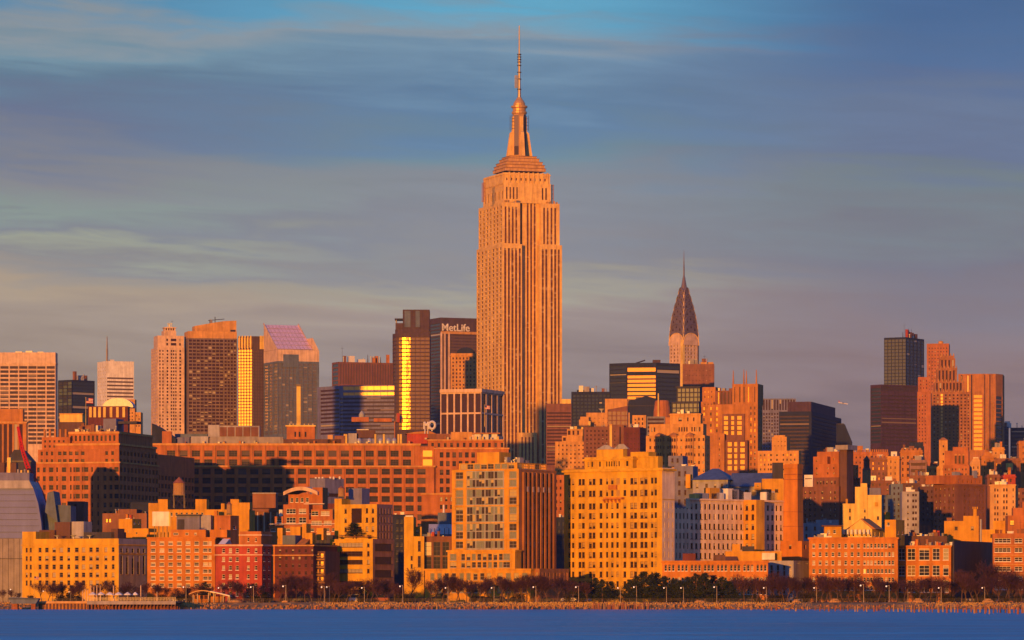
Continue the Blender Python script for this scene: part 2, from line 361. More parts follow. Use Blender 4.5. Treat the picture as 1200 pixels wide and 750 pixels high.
    def clutter(s, rect, n, seed=0, size=1.0):
        n = int(n*1.7)+1
        rr = random.Random(seed+int(s.ox)); x0, x1, y0, y1, _, z = rect; z -= .9
        for k in range(n):
            w = rr.uniform(.8, 2.6)*size; d = rr.uniform(1, 3)*size; h = rr.uniform(1.2, 2.8)*size
            cx = rr.uniform(x0+w, max(x0+w+.1, x1-w)); cy = rr.uniform(y0+1.2, y0+max(1.6, min(8, (y1-y0)*.7))); b = MB(); q = rr.random()
            if q < .45:
                b.box(cx-w/2, cx+w/2, cy, cy+d, z+.002, z+h); b.box(cx-w/2-.1, cx+w/2+.1, cy-.1, cy+d+.1, z+h+.002, z+h+.15); b.obj('roof_unit', rr.choice(['galv', 'grey_concrete', 'white_metal', 'brown_brick']), s.o)
            elif q < .7:
                b.cyl(cx, cy, .16*size, .16*size, z+.002, z+h*.9, 8); b.cyl(cx, cy, .3*size, .3*size, z+h*.9+.002, z+h*1.05, 8); b.obj('vent_pipe', 'galv', s.o)
            elif q < .87:
                b.box(cx-.5*size, cx+.5*size, cy, cy+size, z+.002, z+h*1.3); b.box(cx-.6*size, cx+.6*size, cy-.1, cy+size+.1, z+h*1.3+.002, z+h*1.3+.2); b.obj('chimney', rr.choice(['red_brick', 'orange_brick', 'brown_brick']), s.o)
            else:
                b.tube((cx,cy,z), (cx,cy,z+h*2.4), .06*size, .03*size); b.tube((cx-.6*size,cy,z+h*2), (cx+.6*size,cy,z+h*2), .04*size); b.obj('aerial', 'dark_steel', s.o)
    def done(s, roofmat='tar', trimmat=None):
        s.wall.obj('wall', s.wallmat, s.o); s.roof.obj('roof', roofmat, s.o)
        [q.obj('cornice', trimmat or (s.wallmat if isinstance(s.wallmat, str) else s.wallmat[0]), s.o) for q in s.trims]
        near = s.frame is not None
        order = sorted(range(len(s.wins)), key=lambda i: (-round(s.wins[i][1]*s.wins[i][2]*(1 if s.wins[i][3] == 0 else abs(math.sin(R(s.phi)))), 1), i))
        keep, rest = order[:100], order[100:]
        def mull(w, h):
            return (max(0, round(w/1.3)-1), 1 if h < 2.6 else 2)
        for i in keep:
            p, w, h, rot, g, fr, force = s.wins[i]
            me = window_mesh(w, h, force or mull(w, h), g, fr)
            o = bpy.data.objects.new('window' if w < 3.2*h else 'window_band', me); COL.objects.link(o)
            o.location = p; o.rotation_euler = (0, 0, rot); o.parent = s.o
        if rest:
            gs = sorted({s.wins[i][4] for i in rest}); fr0 = s.frame; b = MB()
            for i in rest:
                p, w, h, rot, g, fr, force = s.wins[i]; c, n = math.cos(rot), math.sin(rot); gi = gs.index(g)
                T = lambda x, z, d=0: (p[0]+c*x+n*d, p[1]+n*x-c*d, p[2]+z)
                b.quad(T(-w/2,0), T(w/2,0), T(w/2,h), T(-w/2,h), gi, True)
                if fr0:
                    t = min(.09, w*.08); b.quad(T(-w/2,h/2-t/2,.05), T(w/2,h/2-t/2,.05), T(w/2,h/2+t/2,.05), T(-w/2,h/2+t/2,.05), len(gs))
            o = b.obj('window', gs+([fr0] if fr0 else []), s.o); o['kind'] = 'stuff'
        return s.o

def polytier(s, pts, z0, z1, specs, rec=.5, par=.8, mi=0):
    """a block on a polygon plan (counter-clockwise, local metres); one (cols, frac, rows px, glass) or None per edge"""
    n = len(pts)
    for k in range(n):
        a, b = Vector(pts[k]), Vector(pts[(k+1) % n]); e = b-a; W = e.length; e.normalize(); i = Vector((-e.y, e.x))
        sp = specs[k] if k < len(specs) else None
        cs, rs, g = [], [], None
        if sp:
            st = W/sp[0]; cs = [((j+.5-sp[1]/2)*st, (j+.5+sp[1]/2)*st) for j in range(sp[0])]
            rs = [(s.z(y+h/2), s.z(y-h/2)) for y, h in sp[2]]; g = sp[3] if len(sp) > 3 else None
        s._face(lambda u, z, d, a=a, e=e, i=i: (a.x+e.x*u+i.x*d, a.y+e.y*u+i.y*d, z), None, W, z0, z1, cs, rs, rec, math.atan2(e.y, e.x), g, mi)
    s.roof.poly([(p[0], p[1], z1-.02) for p in pts])
Bld.polytier = polytier
def pp(s, *q): return [(s.fx(px, y), y) for px, y in q]
Bld.pp = pp

# ------------------------------------------------------------------ far towers
def far_towers():
    # banded slab, far left
    b = Bld('office_tower', 'pale orange slab tower with dark window grid and blank top band, far left', (-25,65,67.5), 0, 3000, 'pale_limestone', 'glass_matte', cat='tower')
    t = b.tier(None, None, 413, None, f=([(c-10.8*k,9.6) for k in (0,) for c in (-16.5,-5.7,5.2,16.3,27.2,37.9,48.4,59.4)], rows(430.6,4.9,19,3.1)))
    b.cornice(*t[:4], 425, .8, .35)
    for p0, p1, h in ((18,26,411.2), (30,38,410.4), (44,51,411.4)): b.pbox('roof_unit', 'galv', p0, p1, h, 413, 8, 12)
    b.done()
    b = Bld('office_tower', 'low orange pier fronted tower with flat cap at the left edge', (-20,31,32.5), 0, 2350, 'terracotta', cat='tower')
    b.tier(None, None, 494, None, f=(cols(-12,6.1,7,3.9), [(522,50)])); b.tier(-20, 27, 479, 494, y0=2, y1=9, mi=0); b.cornice(0, b.W, 0, b.S, 494, 1, .4); b.done(trimmat='salmon_stone')
    # dark glass box
    b = Bld('office_tower', 'dark blue glass box tower with yellow reflections on its left face, behind the flagpole', (68,84,111), -48, 3300, 'navy_panel', 'glass_blue', cat='tower')
    t = b.tier(None, None, 445, None, f=([(97.5,25.5)], rows(449,4,18,3.2)), sd=(3,.94,rows(449,4,18,3.3)), gs='glass_gold'); b.clutter(t, 4, 2, 2.2)  # left face's yellow reflection comes from gold-coloured glass
    b.part('antenna', 'dark_steel', lambda m: m.tube((b.fx(92,6),6,b.z(445)), (b.fx(92,6),6,b.z(439.5)), .5, .2)); b.done()
    # pink tower with mast
    b = Bld('office_tower', 'pinkish white tower with horizontal bands and a tall roof mast', (114,124.5,157), -24, 3700, 'white_paint', 'glass_copper', cat='tower')
    b.tier(None, None, 423, None, f=([(141,31)], rows(443,4.3,15,1.9)), sd=(4,.4,rows(430,4.3,18,1.0)))
    b.part('mast', 'steel', lambda m: (m.tube((b.fx(125.5,4),4,b.z(424)), (b.fx(125.5,4),4,b.z(408)), 1.0, .9), m.tube((b.fx(125.5,4),4,b.z(408)), (b.fx(125.5,4),4,b.z(394)), .7, .35)))
    b.pbox('roof_unit', 'white_metal', 129, 134, 420.8, 423, 6, 10); b.done()
    # striped maroon block and its vault
    b = Bld('factory_block', 'maroon block with pale vertical stripes under a grey vaulted roof', (103,150,152), 2, 2200, 'maroon_brick', cat='building')
    b.tier(None, None, 476, None)
    for k, p in enumerate((106,111,116.5,122.5,130,137.5,145)):
        b.pbox('pier', 'cream', p-1.5, p+1.5, 477, 489, -.35, -.01)
    def vault(m):
        x0, x1 = b.fx(120,3), b.fx(156,3); r = (x1-x0)/2; c = (x0+x1)/2; zz = b.z(477)
        pr = [(c+r*math.cos(math.pi*k/14), zz+math.sin(math.pi*k/14)*b.px(11)) for k in range(15)]
        m.xprofile(pr, 3, 16)
    b.part('vaulted_roof', 'galv', vault); b.done()
    b = Bld('apartment_block', 'small stepped orange block between the vaulted roof and the slim deco tower', (150,158,160), 3, 2600, 'salmon_stone')
    b.tier(None, None, 468, None, f=(cols(152,3,2,1.4), rows(472,4,6,2))); b.tier(158, 165, 483, None, y0=1, y1=10, f=(cols(160,3,2,1.4), rows(487,4,4,2))); b.done()
    # slim deco tower
    b = Bld('deco_tower', 'slim pinkish orange tower with small stepped crown, left of the dark glass apartment tower', (177,184.5,216), -15, 3125, 'pale_limestone', cat='tower')
    rr = rows(411,4,24,2.3); cc = [(187.5,1.5),(191,1.5),(196.3,2),(201,1.6),(203.6,1.6),(206.2,1.6),(211.3,2)]
    b.tier(None, None, 407, None, f=(cc, rr), sd=(3,.34))
    b.tier(184.7, 215.5, 393, 407, y0=1.5, y1=18, f=([(196,2),(203.5,6.5),(211,2)], rows(398,5,2,3)))
    b.tier(192, 206.5, 387, 393, y0=4, y1=14); t = b.tier(193, 205.5, 382.5, 387, y0=5, y1=12, f=(cols(195,2.8,4,1.5), [(385,2.6)])); b.cornice(*t[:4], 383, .5, .8); b.clutter(t, 3, 4, 1.6); b.done()
    # dark glass apartments
    b = Bld('apartment_tower', 'dark gridded apartment tower under a sloping orange crown, right of the slim deco tower', (216,220.5,278), -13, 3125, ['taupe_panel','salmon_stone'], cat='tower')
    b.tier(None, None, 396, None, f=([(c,3.7) for c in [223.3+4.55*k for k in range(9)]]+cols(264.5,3.6,4,2.5), rows(399,4.05,27,2.5)), sd=(1,.1))
    b.tier(None, 277.6, 388, 396, mi=1, y0=0)
    b.part('crown', 'salmon_stone', lambda m: m.xprofile([(b.fx(228,4), b.z(388.6)), (b.fx(277,4), b.z(388.6)), (b.fx(277,4), b.z(374.5)), (b.fx(263,4), b.z(375.2)), (b.fx(250,4), b.z(377.4)), (b.fx(228,4), b.z(381.5))], 4, 16))
    b.pbox('vent_opening', 'black_panel', 270, 276, 385.4, 388, 3.9, 3.99)
    b.pbox('roof_unit', 'steel', 246, 249, 373.5, 378, 6, 9); b.part('aerial', 'dark_steel', lambda m: (m.tube((b.fx(252,7),7,b.z(378)), (b.fx(252,7),7,b.z(370)), .3), m.tube((b.fx(244,7),7,b.z(374.5)), (b.fx(263,7),7,b.z(372.5)), .25)))
    for k in range(26):
        pass
    b.done(); 
    # gold glass tower
    b = Bld('glass_tower', 'golden glass tower with a fluted top, between the dark apartments and the slanted roof', (279,295,316), 0, 3100, 'bronze_panel', 'glass_copper', depth=30, cat='tower')
    P = b.pp((279,2.4),(295.5,0),(316.5,2.5),(324,16)) + [(b.fx(318,30),30), (b.fx(285,30),30)]
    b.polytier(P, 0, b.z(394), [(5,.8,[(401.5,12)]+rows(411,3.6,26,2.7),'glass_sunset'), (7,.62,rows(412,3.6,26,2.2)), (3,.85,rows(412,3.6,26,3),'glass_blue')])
    for k in range(12):
        f = (k+.5)/12; q = Vector(P[1]).lerp(Vector(P[2]), f) if k > 4 else Vector(P[0]).lerp(Vector(P[1]), (k+.5)/5)
        m = MB(); m.box(q.x-.45, q.x+.45, q.y-.7, q.y-.02, b.z(409), b.z(393.4)); m.obj('fin', 'cream', b.o)
    b.done()
    # slanted roof tower
    b = Bld('glass_tower', 'glass tower with a steep slanted glazed roof facing the river', (309,325.5,374), -21, 3065, ['slate_blue','pale_limestone'], 'glass_grey', cat='tower')
    x0, x1, y0, y1, z0, z1 = b.tier(None, None, 423, None, f=(cols(328,4.3,5,3.4)+cols(352.5,5.4,4,4.6), rows(427,4,21,3)), sd=(3,.8))
    b.tier(None, None, 409.5, 423, mi=1, par=0); b.pbox('recess', 'slate_blue', 332, 350, 415, 430, -.3, -.02)
    zb, zt = b.z(409.3), b.z(376.5)
    b.part('glazed_roof', ['pale_limestone'], lambda m: (m.yprofile([(0.2,zb), (y1-.2,zb), (y1-.2,zt-.6)], 0, b.W-5)))
    m = MB(); n = 9
    sl_ = lambda u, v, off: (u*(b.W-5), .2+(y1-.4)*v, zb+(zt-.6-zb)*v+off)
    for i in range(n):
        for j in range(6): m.quad(sl_(i/n+.006,j/6+.012,.3), sl_((i+1)/n-.006,j/6+.012,.3), sl_((i+1)/n-.006,(j+1)/6-.012,.3), sl_(i/n+.006,(j+1)/6-.012,.3), 0, True)
    m.obj('roof_glazing', glass('glass_roof', dark=(.72,.46,.42), pblind=0, rough=.5, refl=.15, refl_col=(.7,.55,.58)), b.o); 
    for xx in (0, b.W-5): 
        m = MB(); m.yprofile([(0,zb), (.6,zb), (y1,zt-.5), (y1,zt+.9)], xx-.35, xx+.35); m.obj('roof_rib', 'pale_limestone', b.o)
    b.part('shoulder', 'pale_limestone', lambda m: m.xprofile([(b.W-4.6, zb), (b.W, zb), (b.W-4.6, zb+9)], 1, y1-6)); b.done()
    # ribbed purple slab and the curved bank
    b = Bld('office_slab', 'broad dark purple slab with fine vertical ribs, behind the curved banded building', (389,396.5,470), -22, 3700, 'umber_brick', 'glass_copper', cat='tower')
    t = b.tier(None, None, 424, None, f=(cols(399.5,3.1,22,1.5), [(438,24),(453,3),(457.5,3)]), sd=(1,.9,rows(428,5,12,3.6)), gs='glass_blue'); b.clutter(t, 7, 5, 2.4)
    for p, h in ((431,414),(443,416),(446,417)): b.part('aerial', 'dark_steel', lambda m, p=p, h=h: m.tube((b.fx(p,8),8,b.z(424)), (b.fx(p,8),8,b.z(h)), .5, .2))
    b.done()
    b = Bld('office_block', 'curved office building with horizontal grey bands and two golden storeys at the top', (375,398,462), 0, 2780, 'mauve_panel', 'glass_far', depth=30)
    P = b.pp((375,30),(398,12),(402,8.5),(415,7.1),(430,5.5),(446,3.8),(462,2.1)) + [(b.fx(462,34),34), (b.fx(372,34),34)]
    rr = rows(466.5,4.6,10,2.3)
    b.polytier(P, 0, b.z(451), [(1,.97,rows(456,4.6,12,2.3)),(1,.9,rr)] + [(2,.99,[(454.3,4.6),(461,3.6)],'glass_sunset')]*4)  # gold glass stands in for the sun glint on the top storeys
    for k in range(1, 6): pass
    b.wall.f  # matte bands under the golden storeys, their shade put into the glass
    for a, c in zip(P[2:6], P[3:7]):
        a, c = Vector(a), Vector(c); e = (c-a).normalized(); nn = Vector((e.y, -e.x))
        for y, h in rr:
            m = MB(); m.quad((*(a+nn*.15),b.z(y+h/2)), (*(c+nn*.15),b.z(y+h/2)), (*(c+nn*.15),b.z(y-h/2)), (*(a+nn*.15),b.z(y-h/2)), 0, True); m.obj('window_band', 'glass_matte', b.o)
    b.done()
    b = Bld('apartment_tower', 'dark bronze glass tower with rounded left corner and a vertical golden sun glint', (460,480,503.5), 0, 3170, 'bronze_panel', 'glass_copper', depth=32, cat='tower')
    cv = [(460,13),(461.2,8),(463.5,4.2),(467,1.8),(471,.7),(476,.15),(481,0)]
    P = b.pp(*cv, (503.5,0)) + [(b.fx(505,32),32), (b.fx(461,32),32)]
    rr = rows(397,4.55,24,3.2)
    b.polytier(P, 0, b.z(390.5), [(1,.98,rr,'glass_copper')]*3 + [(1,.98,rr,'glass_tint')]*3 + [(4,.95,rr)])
    P2 = b.pp((463,9),(466,5),(472,3),(503,2)) + [(b.fx(503,28),28), (b.fx(464,28),28)]
    b.polytier(P2, b.z(390.5), b.z(385.5), [])
    t = b.tier(472, 503.3, 362.5, 385.5, y0=3, y1=24, par=.5); b.pbox('metal_panel', 'slate_blue', 474, 481, 364, 383, 2.8, 2.98); b.pbox('metal_panel', 'slate_blue', 487, 492, 364, 383, 2.8, 2.98)
    b.tier(463.5, 472, 378, 385.5, y0=6, y1=20); b.pbox('roof_slab', 'dark_panel', 462.5, 472, 372.6, 374, 5, 22)
    b.part('column', 'steel', lambda m: [m.cyl(b.fx(p,8), 8, .5, .5, b.z(378.4), b.z(374)) for p in (464.5,)]); b.done()
    # broad sign slab
    b = Bld('office_slab', 'broad brown slab with white sign lettering at its top, behind the tall spired tower', (503,516.5,600), -24, 3690, ['bronze_panel','pale_limestone','mauve_panel'], 'glass_copper', cat='tower')
    b.tier(None, None, 372, None, f=([(546,38)], rows(394,3.6,26,1.7)), sd=(1,.9,rows(380,4,30,2.6)), gs='glass_blue')
    for p in (517.5,521.5,526.5): b.pbox('pier', 'pale_limestone', p-.9, p+.9, 389.5, 460, -1, -.02)
    b.pbox('band', 'salmon_stone', 517, 600, 388, 391, -.8, -.02)
    cu = bpy.data.curves.new('sign_lettering', 'FONT'); cu.body = 'MetLife'; cu.extrude = .25; cu.size = 9.4; cu.offset = .12
    tmp = bpy.data.objects.new('tmp', cu); COL.objects.link(tmp); dg = bpy.context.evaluated_depsgraph_get(); me = bpy.data.meshes.new_from_object(tmp.evaluated_get(dg)); bpy.data.objects.remove(tmp)
    xs = [v.co.x for v in me.vertices]; w0 = max(xs)-min(xs); want = b.fx(549.5)-b.fx(517.2); k = want/w0
    me.transform(Matrix.Diagonal((k, k, k, 1))); me.materials.clear(); me.materials.append(MATS['white_paint'])
    o = bpy.data.objects.new('sign_lettering', me); COL.objects.link(o); o.parent = b.o; o.location = (b.fx(517.2), -.3, b.z(387.4)); o.rotation_euler = (R(90), 0, 0)
    b.done()
    b = Bld('apartment_tower', 'brown masonry tower with arched dark roof, just left of the tall spired tower', (528,562,563), 0, 3364, 'salmon_stone', depth=20, cat='tower')
    b.tier(None, None, 414, None, f=(cols(531,4.1,8,1.6), rows(420,4.4,14,2.5)), rec=.8); b.cornice(0, b.W, 0, 20, 416, .8, .7)
    def arch(m):
        c = b.fx(546,2); r = b.fx(557,2)-c; m.xprofile([(c+r*math.cos(math.pi*k/12), b.z(414)+.01+math.sin(math.pi*k/12)*b.px(7)) for k in range(13)], 2, 14)
    b.part('arched_roof', 'navy_panel', arch); b.done()
    b = Bld('office_block', 'dark block with tall white ribs under a white slab, before the spired tower', (516,564,590), 21, 2500, 'pale_limestone', 'glass_tall', cat='building')
    b.tier(None, None, 459.5, None, f=(cols(520.2,8.0,6,6.2), [(472,22),(497,24)]), sd=(4,.8,[(472,22),(497,24)]), rec=.9, par=.3)
    b.pbox('roof_slab', 'pale_limestone', 515.3, 564.6, 455.5, 459.4, -.6, b.S); b.done()
    # the ones right of the spired tower
    b = Bld('office_tower', 'narrow brown block peeping out right of the tall spired tower', (640,670,671), 2, 3050, 'umber_brick', depth=18)
    b.tier(None, None, 473, None, f=([(655,28)], rows(484,4,16,1.8))); b.pbox('lit_penthouse', 'cream', 658, 669, 467.5, 473, 2, 8); b.done()
    b = Bld('office_tower', 'dark navy slab tower immediately right of the tall spired tower', (669.5,715,716), 2, 2950, 'navy_panel', 'glass_blue', depth=30, cat='tower')
    t = b.tier(None, None, 459, None, f=(cols(673,4.4,10,3.2), rows(464,4.2,16,2.6))); b.tier(676, 691, 456.5, 459, y0=4, y1=12, par=.3); b.clutter(t, 4, 3, 2); b.done()
    b = Bld('glass_tower', 'faceted dark tower with a broad golden glass front, left of the arched metal spire', (714,735,797), 0, 3180, 'navy_panel', 'glass_blue', depth=30, cat='tower')
    P = b.pp((714,13),(734.5,3.8),(769,0)) + [(b.fx(797,13),13), (b.fx(797,40),40), (b.fx(714,40),40)]
    rb = rows(430,4.9,14,3.6)
    b.polytier(P, 0, b.z(425), [(1,.94,rb), (1,.96,[(433,4.6)]+rows(441.5,4.9,12,3.4),'glass_bandgold'), (1,.94,rb)])
    b.pbox('roof_unit', 'bronze_panel', 765, 774, 421, 425, 8, 14); b.part('crane', 'dark_steel', lambda m: m.tube((b.fx(745,8),8,b.z(425)), (b.fx(756,8),8,b.z(421.5)), .5)); b.done()
    b = Bld('office_slab', 'plain reddish brown slab with small roof units, right of the arched metal spire', (800,837,838), 3, 3350, 'brown_brick', depth=24, cat='tower')
    t = b.tier(None, None, 426.5, None, f=(cols(804,4,8,.8), rows(434,6,8,1))); b.clutter(t, 6, 8, 2); b.pbox('roof_unit', 'salmon_stone', 821, 836, 424, 426.5, 4, 9); b.done()
    b = Bld('office_tower', 'grey block with pale vertical ribs, between the pinnacled tower and the dark office block', (890,932.5,934), 4, 3300, 'mauve_panel', depth=30, cat='tower')
    b.tier(None, None, 467, None, f=(cols(892,3.2,13,1.8), [(474,13)]+rows(485,4,16,2.4))); b.done()
    b = Bld('office_block', 'big dark office block with purple penthouse, beside the dark wedge roof', (913,951,986), 14, 2950, ['navy_panel','purple_panel'], 'glass_matte', cat='building')
    b.tier(None, None, 482, None, f=([(931,34)], rows(488,4.4,14,2)), sd=(1,.95,rows(488,4.4,14,2.2))); b.tier(923, 950.5, 470.5, 482, y0=2, y1=b.S*.82, mi=1, par=.4)
    b.done()
    b = Bld('office_block', 'dark wedge with a roof falling to the right, beside the big dark office block', (980,998,999), 6, 3000, 'navy_panel', depth=20)
    b.part('wall', 'navy_panel', lambda m: m.xprofile([(0,0), (b.W,0), (b.W,b.z(517)), (b.fx(990),b.z(497.5)), (0,b.z(497.5))], 0, 20)); b.part('roof', 'dark_panel', lambda m: m.box(0, b.fx(990), .5, 19.5, b.z(497.4), b.z(497)))
    b.part('parapet', 'dark_panel', lambda m: m.box(.2, b.fx(989), .2, .6, b.z(497), b.z(496.2))); b.done()
    # right cluster
    b = Bld('glass_tower', 'tallest dark green glass box tower in the cluster at far right', (1036,1061.5,1083), -60, 3700, 'navy_panel', 'glass_blue', cat='tower')
    t = b.tier(None, None, 395, None, f=(cols(1064.4,4.3,5,3.8), rows(399,4,28,3.3)), sd=(6,.9), gs='glass_green'); b.clutter(t, 7, 3, 2.3)  # green for the sunlit face, blue for the dark one: lighting put into glass colour
    b.part('aerial', 'dark_steel', lambda m: m.tube((b.fx(1058,9),9,b.z(395)), (b.fx(1058,9),9,b.z(388)), .4, .2)); b.done()
    b = Bld('office_slab', 'dark purple banded slab standing in front of the tallest green glass box', (1020,1032.5,1075), -32, 2900, 'purple_panel', 'glass_matte', cat='tower')
    b.tier(None, None, 450.5, None, f=([(1053.5,41)], [(455,6)]+rows(464,4.4,14,2)), sd=(1,.95,rows(456,4.4,15,3)), gs='glass_blue'); b.done()
    b = Bld('office_tower', 'plain red tower with a small round tank, behind the stepped gothic tower', (1086,1112,1113), 8, 3600, 'rust_brick', depth=22, cat='tower')
    t = b.tier(None, None, 402.5, None, f=(cols(1089,3.4,7,1.2), rows(408,4,14,1.6))); b.part('roof_tank', 'salmon_stone', lambda m: m.lathe(b.fx(1102.5,8), 8, [(2.2,b.z(402.5)),(2.2,b.z(399.5)),(.2,b.z(398.4))])); b.done()
    b = Bld('apartment_tower', 'bright red flank with plain walls, left of the stepped gothic tower', (1075,1094,1095), 3, 3250, 'rust_brick', depth=20, cat='tower')
    b.tier(None, None, 459, None, f=(cols(1077.5,3.4,3,1), rows(464,4.2,14,1.8))); b.tier(1076, 1089, 441.5, 459, y0=4, y1=14, f=(cols(1079,3.4,3,1), rows(446,4.2,3,1.8))); b.done()
    b = Bld('gothic_tower', 'stepped gothic tower with a crown of pinnacles and one golden strip of windows', (1092,1137,1138), 4, 3050, 'rib_brick', depth=26, cat='tower')
    rr = rows(463,3.9,17,1.9); b.tier(None, None, 459, None, f=([(1095,2),(1099,2),(1103.6,2.6),(1108.4,2),(1113,2),(1117.6,2),(1122.2,2),(1126.6,2),(1131,2),(1134.8,1.6)], rr))
    b.tier(1095, 1129, 447, 459, y0=2.5, y1=22, f=(cols(1098,4,8,2), rows(453,6,1,9))); b.tier(1098, 1121.5, 431, 447, y0=5, y1=19, f=(cols(1101,4.2,5,2), rows(439.5,6,1,12)))
    t = b.tier(1101.5, 1119.5, 419, 431, y0=7, y1=17, f=(cols(1104,4.2,4,2), rows(425.5,6,1,9))); t2 = b.tier(1103, 1118, 416, 419, y0=8, y1=15)
    for q0, q1, yb, y0 in ((1092.5,1136.5,459,.6), (1095.5,1128.5,447,3), (1098.5,1121,431,5.5), (1103.3,1117.7,416,8.3)):
        nq = max(4, int((q1-q0)/4.3))
        for k in range(nq+1):
            p = q0+(q1-q0)*k/nq; m = MB(); m.cyl(b.fx(p,y0), y0+.3, .75, .12, b.z(yb)-1, b.z(yb-3.2), 4); m.obj('pinnacle', 'salmon_stone', b.o)
    for y, h in rr: b.pbox('glint_window', 'glass_sunset', 1102.5, 1104.8, y-1.3, y+1.3, -.2, -.05)  # gold panes laid over the wall as a painted sun glint
    b.done()
    b = Bld('office_tower', 'bright orange faceted tower with stacked golden windows and a chamfered right corner', (1123,1167,1175), 0, 3300, 'terracotta', 'glass_copper', depth=30, cat='tower')
    P = b.pp((1123,3.3),(1138,1.7),(1154,0),(1167,1)) + [(b.fx(1175,10),10), (b.fx(1177,34),34), (b.fx(1123,34),34)]
    gr = rows(464.5,5.1,13,3.4)
    b.polytier(P, 0, b.z(438), [(2,.12,[(470,60)]), (1,.62,gr,'glass_bandgold'), (2,.24,gr,'glass_bandgold'), (1,.9,rows(466,5,12,3.8),'glass_blue')])
    for p in (1126.5,1138.4,1154,1160): b.pbox('groove', 'black_panel', p-.45, p+.45, 439, 527, -.12, -.02)
    b.done()
    for i, (a, c, yt, lab) in enumerate(((1174,1181.5,500,'thin navy block edge, left of the pale gap at far right'), (1184,1215,501,'wide navy block cut by the right edge of the picture'))):
        b = Bld('office_block', lab, (a,c,c+.6), 8, 3500, 'navy_panel', 'glass_blue', depth=20); t = b.tier(None, None, yt, None, f=([((a+c)/2,(c-a)*.9)], rows(yt+5,4.4,8,2.2))); b.clutter(t, 2, i, 2); b.done()
glass('glass_tint', dark=(.05,.04,.03), pblind=.0, rough=.33, refl=.7, refl_col=(.7,.44,.07), wobble=1.0)  # gold reflection tint for the panes where the sun glint falls
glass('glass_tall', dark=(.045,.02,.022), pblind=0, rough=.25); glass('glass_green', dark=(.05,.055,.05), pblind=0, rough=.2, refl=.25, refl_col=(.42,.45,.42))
glass('glass_bandgold', dark=(.2,.12,.05), pblind=0, rough=.5, refl=.5, refl_col=(.62,.33,.05), wobble=.2)  # gold put into the glass colour to imitate sun reflections
far_towers()

